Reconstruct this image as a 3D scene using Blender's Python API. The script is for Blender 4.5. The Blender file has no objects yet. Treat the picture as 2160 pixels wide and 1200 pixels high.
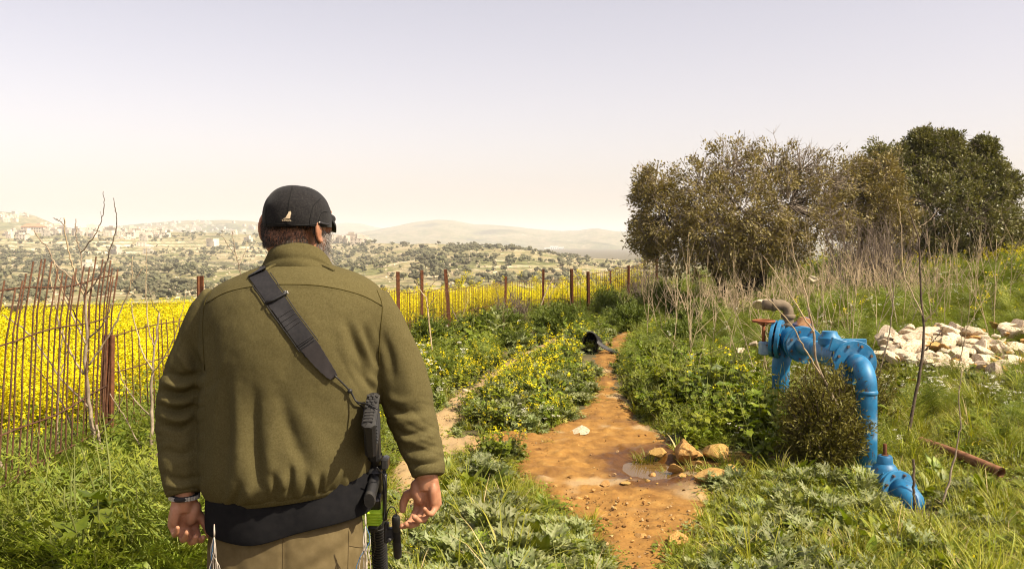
import bpy, bmesh, math, random
import numpy as np
from mathutils import Vector, Matrix, Euler
from mathutils.bvhtree import BVHTree

scene = bpy.context.scene
COL = scene.collection
R = math.radians

# ---------------------------------------------------------------- camera
CAMZ = 1.62
FPX = 1900.0      # focal length in pixels of the 2160-wide photograph
HORIZ = 505.0     # row of the eye-level line
cam_data = bpy.data.cameras.new("camera")
cam_data.sensor_width = 36.0
cam_data.lens = FPX / 2160.0 * 36.0
cam_data.shift_y = -(600.0 - HORIZ) / 2160.0
cam_data.clip_start = 0.05
cam_data.clip_end = 40000.0
cam_data.dof.use_dof = True
cam_data.dof.focus_distance = 2.6
cam_data.dof.aperture_fstop = 22.0
cam = bpy.data.objects.new("camera", cam_data)
cam.location = (0, 0, CAMZ)
cam.rotation_euler = (R(90), 0, 0)
COL.objects.link(cam)
scene.camera = cam

# ---------------------------------------------------------------- sky, sun, exposure
SUN_EL, SUN_AZ = 50.0, 117.0          # azimuth clockwise from +Y (the view direction)
sdir = Vector((math.sin(R(SUN_AZ)) * math.cos(R(SUN_EL)), math.cos(R(SUN_AZ)) * math.cos(R(SUN_EL)), math.sin(R(SUN_EL))))
world = bpy.data.worlds.new("World")
scene.world = world
world.use_nodes = True
wn, wl = world.node_tree.nodes, world.node_tree.links
for n in list(wn): wn.remove(n)
w_out = wn.new("ShaderNodeOutputWorld"); w_bg = wn.new("ShaderNodeBackground")
sky = wn.new("ShaderNodeTexSky"); sky.sky_type = 'NISHITA'; sky.sun_disc = False
sky.sun_elevation = R(SUN_EL); sky.sun_rotation = R(SUN_AZ)
sky.altitude = 400; sky.air_density = 1.0; sky.dust_density = 2.7; sky.ozone_density = 1.0
w_tint = wn.new("ShaderNodeMix"); w_tint.data_type = 'RGBA'; w_tint.blend_type = 'MULTIPLY'
w_tint.inputs[0].default_value = 1.0
w_tint.inputs[7].default_value = (1.31, 1.11, 1.06, 1)
w_sat = wn.new("ShaderNodeHueSaturation"); w_sat.inputs["Saturation"].default_value = 0.58      # dusty air: little blue left
wl.new(sky.outputs[0], w_sat.inputs["Color"]); wl.new(w_sat.outputs[0], w_tint.inputs[6])
wl.new(w_tint.outputs[2], w_bg.inputs[0])
w_bg.inputs[1].default_value = 0.088
wl.new(w_bg.outputs[0], w_out.inputs[0])

sun_d = bpy.data.lights.new("sun", 'SUN')
sun_d.energy = 5.0; sun_d.angle = R(0.53); sun_d.color = (1.0, 0.885, 0.69)
sun = bpy.data.objects.new("sun", sun_d)
sun.rotation_euler = (-sdir).to_track_quat('-Z', 'Y').to_euler()
sun.location = (20, -12, 30)
COL.objects.link(sun)

vs = scene.view_settings
vs.view_transform = 'Standard'; vs.look = 'None'; vs.exposure = 0.94; vs.gamma = 1.0
vs.use_curve_mapping = False
cy = scene.cycles
cy.max_bounces = 5; cy.diffuse_bounces = 3; cy.glossy_bounces = 2; cy.transmission_bounces = 3
cy.volume_bounces = 1; cy.transparent_max_bounces = 6
cy.filter_width = 1.1
cy.caustics_reflective = False; cy.caustics_refractive = False

# ---------------------------------------------------------------- helpers
rng = np.random.default_rng(7)
random.seed(7)

def PX(px, py, Y):
    """world point that stands at depth Y on the sight line through a pixel of the photograph (for measuring)"""
    return Vector(((px - 1080.0) / FPX * Y, Y, CAMZ - (py - HORIZ) / FPX * Y))

def hash2(ix, iy, s=0):
    h = (ix.astype(np.int64) * 374761393 + iy.astype(np.int64) * 668265263 + s * 974634777) & 0xFFFFFFFF
    h = ((h ^ (h >> 13)) * 1274126177) & 0xFFFFFFFF
    h = ((h ^ (h >> 16)) * 2246822519) & 0xFFFFFFFF
    return ((h ^ (h >> 15)) & 0xFFFFFF) / float(0xFFFFFF)

def vnoise(x, y, s=0):
    x = np.asarray(x, float); y = np.asarray(y, float)
    ix = np.floor(x); iy = np.floor(y); fx = x - ix; fy = y - iy
    fx = fx * fx * (3 - 2 * fx); fy = fy * fy * (3 - 2 * fy)
    a = hash2(ix, iy, s); b = hash2(ix + 1, iy, s); c = hash2(ix, iy + 1, s); d = hash2(ix + 1, iy + 1, s)
    return (a * (1 - fx) + b * fx) * (1 - fy) + (c * (1 - fx) + d * fx) * fy - 0.5

def fbm(x, y, s=0, oct=4):
    v = 0; a = 1.0
    for o in range(oct):
        v = v + a * vnoise(np.asarray(x) * 2 ** o, np.asarray(y) * 2 ** o, s + o * 17); a *= 0.5
    return v

def sstep(a, b, x):
    t = np.clip((np.asarray(x, float) - a) / (b - a), 0, 1)
    return t * t * (3 - 2 * t)

def mesh_np(name, V, F, mats=(), smooth=True, matidx=None):
    """mesh from arrays; F is (n,3) / (n,4) or a list of both"""
    me = bpy.data.meshes.new(name)
    V = np.asarray(V, np.float32)
    Fs = F if isinstance(F, list) else [F]
    Fs = [np.asarray(f, np.int32) for f in Fs if len(f)]
    me.vertices.add(len(V)); me.vertices.foreach_set("co", V.ravel())
    nl = sum(f.size for f in Fs); nf = sum(len(f) for f in Fs)
    me.loops.add(nl); me.polygons.add(nf)
    me.loops.foreach_set("vertex_index", np.concatenate([f.ravel() for f in Fs]))
    tot = np.concatenate([np.full(len(f), f.shape[1], np.int32) for f in Fs])
    st = np.concatenate([[0], np.cumsum(tot)[:-1]]).astype(np.int32)
    me.polygons.foreach_set("loop_start", st); me.polygons.foreach_set("loop_total", tot)
    for m in mats: me.materials.append(m)
    if matidx is not None: me.polygons.foreach_set("material_index", np.asarray(matidx, np.int32))
    me.polygons.foreach_set("use_smooth", np.full(nf, smooth, bool))
    me.update(calc_edges=True); me.validate()
    return me

def link(name, me, parent=None, loc=None, rot=None, scale=None):
    o = bpy.data.objects.new(name, me); COL.objects.link(o)
    if parent is not None: o.parent = parent
    if loc is not None: o.location = loc
    if rot is not None: o.rotation_euler = rot
    if scale is not None: o.scale = scale if hasattr(scale, '__len__') else (scale,) * 3
    return o

def tag(o, label=None, cat=None, group=None, kind=None):
    if label: o["label"] = label
    if cat: o["category"] = cat
    if group: o["group"] = group
    if kind: o["kind"] = kind
    return o

class MB:
    """collects tubes, boxes, lathes ... and links them as ONE mesh"""
    def __init__(s): s.V = []; s.Q = []; s.T = []; s.n = 0
    def add(s, V, Q=(), T=()):
        V = np.asarray(V, float).reshape(-1, 3)
        if len(Q): s.Q.append(np.asarray(Q, int).reshape(-1, 4) + s.n)
        if len(T): s.T.append(np.asarray(T, int).reshape(-1, 3) + s.n)
        s.V.append(V); s.n += len(V); return s
    def tube(s, pts, rad, seg=8, caps=True, ell=None):
        pts = np.asarray(pts, float); k = len(pts)
        rad = np.full(k, rad, float) if np.isscalar(rad) else np.asarray(rad, float)
        tan = np.gradient(pts, axis=0); tan /= np.linalg.norm(tan, axis=1)[:, None] + 1e-12
        up = np.array([0.0, 0, 1]) if abs(tan[0][2]) < 0.9 else np.array([1.0, 0, 0])
        a = np.cross(tan[0], up); a /= np.linalg.norm(a)
        V = []; th = np.arange(seg) / seg * 2 * np.pi
        for i in range(k):
            a = a - tan[i] * np.dot(a, tan[i]); a /= np.linalg.norm(a) + 1e-12
            b = np.cross(tan[i], a)
            ra, rb = (rad[i], rad[i]) if ell is None else (rad[i] * ell[0], rad[i] * ell[1])
            V.append(pts[i] + np.outer(np.cos(th) * ra, a) + np.outer(np.sin(th) * rb, b))
        V = np.concatenate(V)
        i = np.arange(k - 1)[:, None] * seg; j = np.arange(seg)[None]; j2 = (j + 1) % seg
        Q = np.stack([i + j, i + j2, i + seg + j2, i + seg + j], -1).reshape(-1, 4)
        T = []
        if caps:
            V = np.concatenate([V, [pts[0], pts[-1]]]); c0, c1 = k * seg, k * seg + 1
            for j in range(seg):
                T.append((c0, (j + 1) % seg, j)); T.append((c1, (k - 1) * seg + j, (k - 1) * seg + (j + 1) % seg))
        return s.add(V, Q, T)
    def box(s, c, size, M=None, bev=0.0):
        hx, hy, hz = [v / 2 for v in size]
        if bev > 0:
            b = min(bev, hx * .9, hy * .9, hz * .9); V = []
            for sz in (-1, 1):
                for ins, zz in (((b, hz), (0, hz - b)) if sz > 0 else ((0, hz - b), (b, hz))):
                    pass
            rings = [(-hz, b), (-hz + b, 0), (hz - b, 0), (hz, b)]
            for z, i in rings:
                x, y = hx - i, hy - i
                V += [(-x + b, -y, z), (x - b, -y, z), (x, -y + b, z), (x, y - b, z), (x - b, y, z), (-x + b, y, z), (-x, y - b, z), (-x, -y + b, z)]
            V = np.array(V); Q = []
            for k in range(3):
                for j in range(8): Q.append((k * 8 + j, k * 8 + (j + 1) % 8, k * 8 + 8 + (j + 1) % 8, k * 8 + 8 + j))
            T = []
            for j in range(1, 7): T.append((0, j + 1, j)); T.append((24, 24 + j, 24 + j + 1))
        else:
            V = np.array([(-hx, -hy, -hz), (hx, -hy, -hz), (hx, hy, -hz), (-hx, hy, -hz), (-hx, -hy, hz), (hx, -hy, hz), (hx, hy, hz), (-hx, hy, hz)])
            Q = [(0, 3, 2, 1), (4, 5, 6, 7), (0, 1, 5, 4), (1, 2, 6, 5), (2, 3, 7, 6), (3, 0, 4, 7)]; T = []
        if M is not None: V = V @ np.array(M)[:3, :3].T
        return s.add(V + np.array(c), Q, T)
    def lathe(s, prof, c=(0, 0, 0), M=None, seg=20):
        """prof: (radius, height) pairs about local Z"""
        k = len(prof); th = np.arange(seg) / seg * 2 * np.pi
        V = np.concatenate([np.stack([np.cos(th) * r, np.sin(th) * r, np.full(seg, h)], -1) for r, h in prof])
        i = np.arange(k - 1)[:, None] * seg; j = np.arange(seg)[None]; j2 = (j + 1) % seg
        Q = np.stack([i + j, i + j2, i + seg + j2, i + seg + j], -1).reshape(-1, 4)
        V = np.concatenate([V, [(0, 0, prof[0][1]), (0, 0, prof[-1][1])]]); T = []
        for j in range(seg):
            T.append((k * seg, (j + 1) % seg, j)); T.append((k * seg + 1, (k - 1) * seg + j, (k - 1) * seg + (j + 1) % seg))
        if M is not None: V = V @ np.array(M)[:3, :3].T
        return s.add(V + np.array(c), Q, T)
    def mesh(s, name, mat, smooth=True):
        V = np.concatenate(s.V); F = []
        if s.Q: F.append(np.concatenate(s.Q))
        if s.T: F.append(np.concatenate(s.T))
        return mesh_np(name, V, F, [mat] if mat else [], smooth)
    def build(s, name, mat, parent=None, smooth=True, auto=None):
        me = s.mesh(name, mat, smooth)
        o = link(name, me, parent)
        if auto is not None: sharp_by_angle(me, auto)
        return o

def sharp_by_angle(me, deg):
    bm = bmesh.new(); bm.from_mesh(me)
    for e in bm.edges:
        if len(e.link_faces) == 2 and e.calc_face_angle(0) > R(deg): e.smooth = False
    bm.to_mesh(me); bm.free()

def rotM(axis, to=None):
    """matrix whose local Z points along axis"""
    return Vector(axis).normalized().to_track_quat('Z', 'Y').to_matrix()

# ---------------------------------------------------------------- materials
def _n(nt, t, **kw):
    n = nt.nodes.new(t)
    for k, v in kw.items(): setattr(n, k, v)
    return n

def material(name, cols, scale=5.0, rough=0.8, bump=0.0, bscale=None, detail=5.0, pos=None, spec=0.3, metal=0.0,
             coord='Object', stretch=None, sss=None, transl=None, rnd=0.0, sheen=0.0, nrough=0.6, wave=None):
    """cols: list of colours spread over a noise ramp; rnd: brightness spread between instances; transl: translucent colour"""
    m = bpy.data.materials.new(name); m.use_nodes = True
    nt = m.node_tree; L = nt.links
    for n in list(nt.nodes): nt.nodes.remove(n)
    out = _n(nt, "ShaderNodeOutputMaterial"); bs = _n(nt, "ShaderNodeBsdfPrincipled")
    bs.inputs["Roughness"].default_value = rough; bs.inputs["Metallic"].default_value = metal
    bs.inputs["Specular IOR Level"].default_value = spec
    tc = _n(nt, "ShaderNodeTexCoord"); vec = tc.outputs[coord]
    if stretch:
        mp = _n(nt, "ShaderNodeMapping"); mp.inputs["Scale"].default_value = stretch
        L.new(vec, mp.inputs[0]); vec = mp.outputs[0]
    if len(cols) > 1:
        nz = _n(nt, "ShaderNodeTexNoise"); nz.inputs["Scale"].default_value = scale; nz.inputs["Detail"].default_value = detail
        nz.inputs["Roughness"].default_value = nrough
        L.new(vec, nz.inputs["Vector"])
        rp = _n(nt, "ShaderNodeValToRGB"); el = rp.color_ramp.elements
        k = len(cols); ps = pos or [0.3 + 0.4 * i / (k - 1) for i in range(k)]
        while len(el) < k: el.new(0.5)
        for i in range(k): el[i].position = ps[i]; el[i].color = (*cols[i], 1)
        L.new(nz.outputs["Fac"], rp.inputs[0]); c_out = rp.outputs[0]
    else:
        rgb = _n(nt, "ShaderNodeRGB"); rgb.outputs[0].default_value = (*cols[0], 1); c_out = rgb.outputs[0]
    if rnd > 0:
        oi = _n(nt, "ShaderNodeObjectInfo"); hs = _n(nt, "ShaderNodeHueSaturation")
        mr = _n(nt, "ShaderNodeMapRange"); mr.inputs[3].default_value = 1 - rnd; mr.inputs[4].default_value = 1 + rnd
        L.new(oi.outputs["Random"], mr.inputs[0]); L.new(mr.outputs[0], hs.inputs["Value"])
        mh = _n(nt, "ShaderNodeMath", operation='MULTIPLY'); mh.inputs[1].default_value = 7.31
        fr = _n(nt, "ShaderNodeMath", operation='FRACT'); mr2 = _n(nt, "ShaderNodeMapRange")
        mr2.inputs[3].default_value = 0.5 - 0.05 * rnd; mr2.inputs[4].default_value = 0.5 + 0.05 * rnd
        L.new(oi.outputs["Random"], mh.inputs[0]); L.new(mh.outputs[0], fr.inputs[0]); L.new(fr.outputs[0], mr2.inputs[0])
        L.new(mr2.outputs[0], hs.inputs["Hue"]); L.new(c_out, hs.inputs["Color"]); c_out = hs.outputs[0]
    L.new(c_out, bs.inputs["Base Color"])
    if bump > 0:
        nb = _n(nt, "ShaderNodeTexNoise"); nb.inputs["Scale"].default_value = bscale or scale * 4; nb.inputs["Detail"].default_value = 4
        L.new(vec, nb.inputs["Vector"])
        bp = _n(nt, "ShaderNodeBump"); bp.inputs["Strength"].default_value = min(1.0, bump * 20); bp.inputs["Distance"].default_value = bump
        L.new(nb.outputs["Fac"], bp.inputs["Height"]); L.new(bp.outputs[0], bs.inputs["Normal"])
    if sheen:
        bs.inputs["Sheen Weight"].default_value = sheen; bs.inputs["Sheen Roughness"].default_value = 0.5
    if sss:
        bs.inputs["Subsurface Weight"].default_value = sss[0]; bs.inputs["Subsurface Radius"].default_value = sss[1]
        bs.inputs["Subsurface Scale"].default_value = 0.01
    if transl:
        tr = _n(nt, "ShaderNodeBsdfTranslucent"); mx = _n(nt, "ShaderNodeMixShader"); mx.inputs[0].default_value = transl[0]
        hm = _n(nt, "ShaderNodeMix", data_type='RGBA', blend_type='MULTIPLY'); hm.inputs[0].default_value = 1.0
        hm.inputs[7].default_value = (*transl[1], 1); L.new(c_out, hm.inputs[6]); L.new(hm.outputs[2], tr.inputs[0])
        L.new(bs.outputs[0], mx.inputs[1]); L.new(tr.outputs[0], mx.inputs[2]); L.new(mx.outputs[0], out.inputs[0])
    else:
        L.new(bs.outputs[0], out.inputs[0])
    return m
# ================================================================ terrain
PD = np.array([2.0, 4.43, 4.77, 5.17, 5.65, 6.22, 6.92, 7.79, 8.92, 12.1, 15.4, 17.2])
PL = np.array([.52, .48, .40, .32, .20, .10, -.04, .44, .86, 1.12, 1.66, 2.1])
PR = np.array([.72, .78, .94, 1.12, 1.27, 1.36, 1.36, 1.18, 1.08, 1.30, 2.05, 2.4])
QD = np.array([2.0, 4.5, 5.2, 6.2, 7.3, 8.9, 10.4, 12.6, 15.8, 17.0])
QL = np.array([-.82, -.76, -.74, -.80, -.76, -.64, -.40, .02, .62, .85])
QR = np.array([-.52, -.56, -.58, -.58, -.52, -.44, -.16, .28, .94, 1.0])

def path_mask(x, y):
    """metres inside (+) or outside (-) the bare track"""
    x = np.asarray(x, float); y = np.asarray(y, float)
    a = np.minimum(x - np.interp(y, PD, PL), np.interp(y, PD, PR) - x)
    b = np.minimum(x - np.interp(y, QD, QL), np.interp(y, QD, QR) - x)
    a = np.where(y > 17.2, -(y - 17.2) * .3 - .05, a); b = np.where(y > 16.6, -(y - 16.6) * .3 - .05, b)
    c = .22 - np.hypot((x - .10) / .80, (y - 7.15) / .30) * .22          # bare gravel between the two ruts
    return np.maximum(np.maximum(a, b), c) + 0.16 * fbm(x * 2.2, y * 1.6, 3, 3)

def pool(x, y):
    return np.maximum.reduce([1 - np.hypot((x - .99) / .26, (y - 6.42) / .40),
                              1 - np.hypot((x - 1.25) / .25, (y - 6.55) / .16),
                              1 - np.hypot((x - 1.68) / .50, (y - 6.72) / .26)])

FENCE = [(-2.30, 3.2), (-2.33, 4.1), (-2.46, 5.5), (-2.28, 6.6), (-1.57, 12.4), (-1.39, 13.9), (-1.1, 16.2), (-.16, 20.6), (.75, 22.0), (1.5, 22.8), (1.9, 23.2), (3.3, 25.5), (4.6, 28.0), (7.5, 31)]
_fy = np.array([p[1] for p in FENCE]); _fx = np.array([p[0] for p in FENCE])
def fence_x(y): return np.interp(y, _fy, _fx)

def H(x, y):
    x = np.asarray(x, float); y = np.asarray(y, float)
    s = sstep(7, 28, y)
    far = sstep(-1, -18, x)
    z = -s * (.42 + .85 * far) * sstep(5, 1, x)
    bank = np.maximum(0, x - np.interp(y, [0, 6, 9, 16, 30], [2.2, 2.3, 1.9, 2.5, 4.0]))
    z = z + .075 * bank * sstep(4.5, 9, y) * np.where(bank > 10, 10 / np.maximum(bank, 1e-6), 1) + .012 * np.clip(y - 8, 0, 22) * sstep(0, 2.5, bank)
    r = np.hypot(x, y)
    edge = 28.0 + 3.0 * sstep(2, 9, x) + 4 * sstep(8, 16, x)
    z = z - .10 * np.maximum(0, r - edge) * (1 - .0) * (r < 1e9)
    z = np.maximum(z, -26 - .004 * np.maximum(0, r - 250))
    z = z + .06 * fbm(x * .5, y * .5, 11, 3) * sstep(3, 8, y) * np.where(path_mask_fast(x, y), .35, 1)
    return z - .085 * np.clip(pool(x, y) + .12 * fbm(x * 6, y * 6, 5, 2) * (pool(x, y) > -.3), 0, 1) ** .7

def path_mask_fast(x, y):
    return (x > np.interp(y, QD, QL) - .2) & (x < np.interp(y, PD, PR) + .2) & (y < 17.5)

# ---- the ground sheet, polar so that it is fine near the camera and reaches the horizon
az = np.concatenate([np.linspace(-180, -50, 27)[:-1], np.linspace(-50, 50, 301), np.linspace(50, 180, 27)[1:]])
rr = np.concatenate([[0.0004], np.geomspace(.6, 60, 170), np.geomspace(66, 16000, 40)])
A, RR = np.meshgrid(np.radians(az), rr)
gx = np.sin(A) * RR; gy = np.cos(A) * RR; gz = H(gx, gy)
na = len(az)
gi = (np.arange(len(rr) - 1)[:, None] * na + np.arange(na - 1)[None])
GF = np.stack([gi, gi + 1, gi + na + 1, gi + na], -1).reshape(-1, 4)[:, ::-1]
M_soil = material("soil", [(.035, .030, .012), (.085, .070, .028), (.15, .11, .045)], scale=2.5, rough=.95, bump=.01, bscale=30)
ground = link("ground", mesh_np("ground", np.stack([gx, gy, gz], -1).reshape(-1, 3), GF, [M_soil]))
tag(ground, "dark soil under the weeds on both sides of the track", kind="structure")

# ---- the dirt track, a finer sheet with clods and ruts
def dirt_material():
    m = material("dirt", [(.105, .047, .010), (.20, .096, .019), (.275, .142, .031), (.36, .22, .066)], scale=7, rough=.95, bump=.016, bscale=60, pos=[.28, .42, .58, .74], detail=8, nrough=.7)
    nt = m.node_tree; L = nt.links; bs = nt.nodes["Principled BSDF"]
    src = bs.inputs["Base Color"].links[0].from_socket
    at = _n(nt, "ShaderNodeAttribute", attribute_name="wet")
    mx = _n(nt, "ShaderNodeMix", data_type='RGBA', blend_type='MULTIPLY')
    mx.inputs[7].default_value = (.38, .31, .24, 1)
    L.new(at.outputs["Fac"], mx.inputs[0]); L.new(src, mx.inputs[6])
    at2 = _n(nt, "ShaderNodeAttribute", attribute_name="pale")
    m2 = _n(nt, "ShaderNodeMix", data_type='RGBA'); m2.inputs[7].default_value = (.36, .26, .135, 1)
    L.new(at2.outputs["Fac"], m2.inputs[0]); L.new(mx.outputs[2], m2.inputs[6])
    L.new(m2.outputs[2], bs.inputs["Base Color"])
    mr = _n(nt, "ShaderNodeMapRange"); mr.inputs[3].default_value = .95; mr.inputs[4].default_value = .38
    L.new(at.outputs["Fac"], mr.inputs[0]); L.new(mr.outputs[0], bs.inputs["Roughness"])
    return m
px_ = np.arange(-1.4, 2.9, .026); py_ = np.concatenate([np.arange(3.2, 9.5, .026), np.arange(9.5, 17.6, .05)])
X, Y = np.meshgrid(px_, py_)
pm = path_mask(X, Y); pl = pool(X, Y)
Z = H(X, Y) + np.clip(pm * .25, -.04, .022)
clod = np.clip(fbm(X * 14, Y * 14, 21, 3), 0, 1) * .040 + np.clip(fbm(X * 40, Y * 40, 25, 2) - .12, 0, 1) * .024
Z += clod * sstep(.15, -.15, pl) - .02 * sstep(.05, .3, pm) * (.5 + fbm(X * 1.2, Y * .5, 31, 2))
nx = len(px_); ii = (np.arange(len(py_) - 1)[:, None] * nx + np.arange(nx - 1)[None])
F = np.stack([ii, ii + 1, ii + nx + 1, ii + nx], -1)
keep = (np.maximum.reduce([pm[:-1, :-1], pm[1:, :-1], pm[:-1, 1:], pm[1:, 1:]]) > -.22)
F = F[keep]
used = np.unique(F); remap = np.zeros(nx * len(py_), int); remap[used] = np.arange(len(used))
V = np.stack([X, Y, Z], -1).reshape(-1, 3)[used]
pme = mesh_np("dirt_path", V, remap[F], [dirt_material()])
wet = np.clip(sstep(-.95, -.15, pl + .5 * fbm(X * 3, Y * 3, 41, 3)), 0, 1)
wet = np.maximum(wet, .5 * sstep(.1, .4, fbm(X * 1.6, Y * 1.6, 47, 3) + .35 * np.exp(-((X - .9) / .5) ** 2 - ((Y - 7.0) / .7) ** 2)))
pale = np.clip(sstep(-.05, -.45, X - .45 * np.maximum(0, Y - 9) / 3), 0, 1) * .75
pale = np.maximum(pale, .7 * sstep(.22, .42, fbm(X * 2.5, Y * 3, 49, 3)))
for nm, arr in (("wet", wet), ("pale", pale)):
    a_ = pme.attributes.new(nm, 'FLOAT', 'POINT'); a_.data.foreach_set("value", arr.reshape(-1)[used].astype(np.float32))
dirt = link("dirt_path", pme); tag(dirt, "orange brown dirt track with damp dark patches", kind="structure")

# ---- the puddle
def water_mat():
    m = bpy.data.materials.new("muddy_water"); m.use_nodes = True
    nt = m.node_tree; bs = nt.nodes["Principled BSDF"]
    bs.inputs["Base Color"].default_value = (.12, .070, .022, 1); bs.inputs["Roughness"].default_value = .02
    bs.inputs["IOR"].default_value = 1.33; bs.inputs["Specular IOR Level"].default_value = .28
    nz = _n(nt, "ShaderNodeTexNoise"); nz.inputs["Scale"].default_value = 9
    bp = _n(nt, "ShaderNodeBump"); bp.inputs["Strength"].default_value = .08; bp.inputs["Distance"].default_value = .004
    nt.links.new(nz.outputs[0], bp.inputs["Height"]); nt.links.new(bp.outputs[0], bs.inputs["Normal"])
    return m
M_water = water_mat()
for nm, lab, c, rx, ry in (("puddle", "shallow puddle lying on the track beside the grass tuft", (.98, 6.40), .32, .46),
                           ("puddle", "muddy trickle of water behind the orange stones under the bank", (1.72, 6.74), .50, .30)):
    t = np.linspace(0, 2 * np.pi, 40, endpoint=False); k = 1 + .16 * vnoise(np.cos(t) * 2 + 5, np.sin(t) * 2, 3)
    Vp = np.stack([c[0] + np.cos(t) * rx * k, c[1] + np.sin(t) * ry * k, np.full(40, -.026 - .003 * (c[0] > 1.4))], -1)
    Vp = np.concatenate([[(c[0], c[1], Vp[0][2])], Vp])
    Tp = [(0, 1 + i, 1 + (i + 1) % 40) for i in range(40)]
    o = link(nm, mesh_np(nm, Vp, np.array(Tp), [M_water])); tag(o, lab, kind="structure")

# ---- the hillside across the valley
HP = np.array([-1500, -400, 0, 250, 480, 600, 700, 800, 900, 1000, 1090, 1170, 1250, 1330, 1450, 1700, 2600, 3600.])
HR_ = np.array([1500, 1500, 1550, 1600, 1500, 1450, 1250, 1020, 860, 820, 800, 780, 740, 720, 700, 650, 620, 620.])
HY = np.array([486, 488, 488, 487, 491, 500, 507, 511, 513, 515, 524, 535, 547, 552, 558, 575, 590, 600.])
def hillside_z(x, y, detail=True):
    r = np.hypot(x, y); p = 1080 + FPX * np.tan(np.clip(np.arctan2(x, y), -1.4, 1.3))
    Rg = np.interp(p, HP, HR_); Yg = np.interp(p, HP, HY)
    t = np.clip((r - 300) / (Rg - 300), 0, 1)
    rowy = 628 + (Yg - 628) * t ** .62
    z = CAMZ - (rowy - HORIZ) / FPX * r
    if detail:
        n = fbm(x * .006, y * .006, 61, 4)
        z = z + n * 9 * np.clip(t * 4, 0, 1) * (1 - .55 * sstep(.7, 1, t))
        st = 3.4; q = (z + 2.2 * fbm(x * .004, y * .004, 71, 2)) / st; fr = q - np.floor(q)
        z = z + .75 * (sstep(.55, .8, fr) - fr) * st * sstep(-.25, .1, fbm(x * .003, y * .003, 77, 2))
    z = np.where(r > Rg, z - (r - Rg) * .075, z)
    return z
azh = np.concatenate([np.linspace(-78, -36, 90)[:-1], np.linspace(-36, 36, 520), np.linspace(36, 66, 50)[1:]]); rh = np.concatenate([np.geomspace(250, 1700, 380), np.geomspace(1720, 2100, 12)])
A, RR = np.meshgrid(np.radians(azh), rh)
gx = np.sin(A) * RR; gy = np.cos(A) * RR; gz = hillside_z(gx, gy)
na = len(azh); gi = (np.arange(len(rh) - 1)[:, None] * na + np.arange(na - 1)[None])
GF = np.stack([gi, gi + 1, gi + na + 1, gi + na], -1).reshape(-1, 4)[:, ::-1]

def hill_material(name, s1, s2, green, dry, dark, stone, stonepos=(.56, .68), slope=True):
    m = bpy.data.materials.new(name); m.use_nodes = True
    nt = m.node_tree; L = nt.links; bs = nt.nodes["Principled BSDF"]
    bs.inputs["Roughness"].default_value = .95; bs.inputs["Specular IOR Level"].default_value = .1
    tc = _n(nt, "ShaderNodeTexCoord")
    def noise(sc, det, ro=.6):
        n = _n(nt, "ShaderNodeTexNoise"); n.inputs["Scale"].default_value = sc; n.inputs["Detail"].default_value = det
        n.inputs["Roughness"].default_value = ro; L.new(tc.outputs["Object"], n.inputs["Vector"]); return n.outputs["Fac"]
    def ramp(f, cs, ps):
        r = _n(nt, "ShaderNodeValToRGB"); e = r.color_ramp.elements
        while len(e) < len(cs): e.new(.5)
        for i, (c, p) in enumerate(zip(cs, ps)): e[i].position = p; e[i].color = (*c, 1)
        L.new(f, r.inputs[0]); return r.outputs[0]
    base = ramp(noise(s1, 6, .65), [dark, green, dry, green, dry], [.34, .43, .50, .57, .66])
    fine = ramp(noise(s2, 5, .7), [(0, 0, 0), (1, 1, 1)], stonepos)
    mx = _n(nt, "ShaderNodeMix", data_type='RGBA'); mx.inputs[7].default_value = (*stone, 1)
    L.new(fine, mx.inputs[0]); L.new(base, mx.inputs[6])
    c = mx.outputs[2]
    if slope:   # the steep risers of the terraces are bare limestone walls
        ge = _n(nt, "ShaderNodeNewGeometry"); sx = _n(nt, "ShaderNodeSeparateXYZ"); L.new(ge.outputs["Normal"], sx.inputs[0])
        mr = _n(nt, "ShaderNodeMapRange"); mr.inputs[1].default_value = .988; mr.inputs[2].default_value = .93
        L.new(sx.outputs[2], mr.inputs[0])
        m2 = _n(nt, "ShaderNodeMix", data_type='RGBA'); m2.inputs[7].default_value = (*[v * 1.12 for v in stone], 1)
        L.new(mr.outputs[0], m2.inputs[0]); L.new(c, m2.inputs[6]); c = m2.outputs[2]
    sp = ramp(noise(s2 * 3.1, 3, .7), [(.45, .45, .45), (1, 1, 1)], [.40, .52])
    m3 = _n(nt, "ShaderNodeMix", data_type='RGBA', blend_type='MULTIPLY'); m3.inputs[0].default_value = .75
    L.new(c, m3.inputs[6]); L.new(sp, m3.inputs[7])
    L.new(m3.outputs[2], bs.inputs["Base Color"])
    return m
M_hill = hill_material("hillside_land", .011, .07, (.150, .155, .055), (.32, .26, .14), (.105, .095, .05), (.56, .46, .31), (.54, .66))
hs = link("hillside", mesh_np("hillside", np.stack([gx, gy, gz], -1).reshape(-1, 3), GF, [M_hill], smooth=False))
tag(hs, "terraced hillside of limestone and scrub across the valley", kind="structure")

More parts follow.
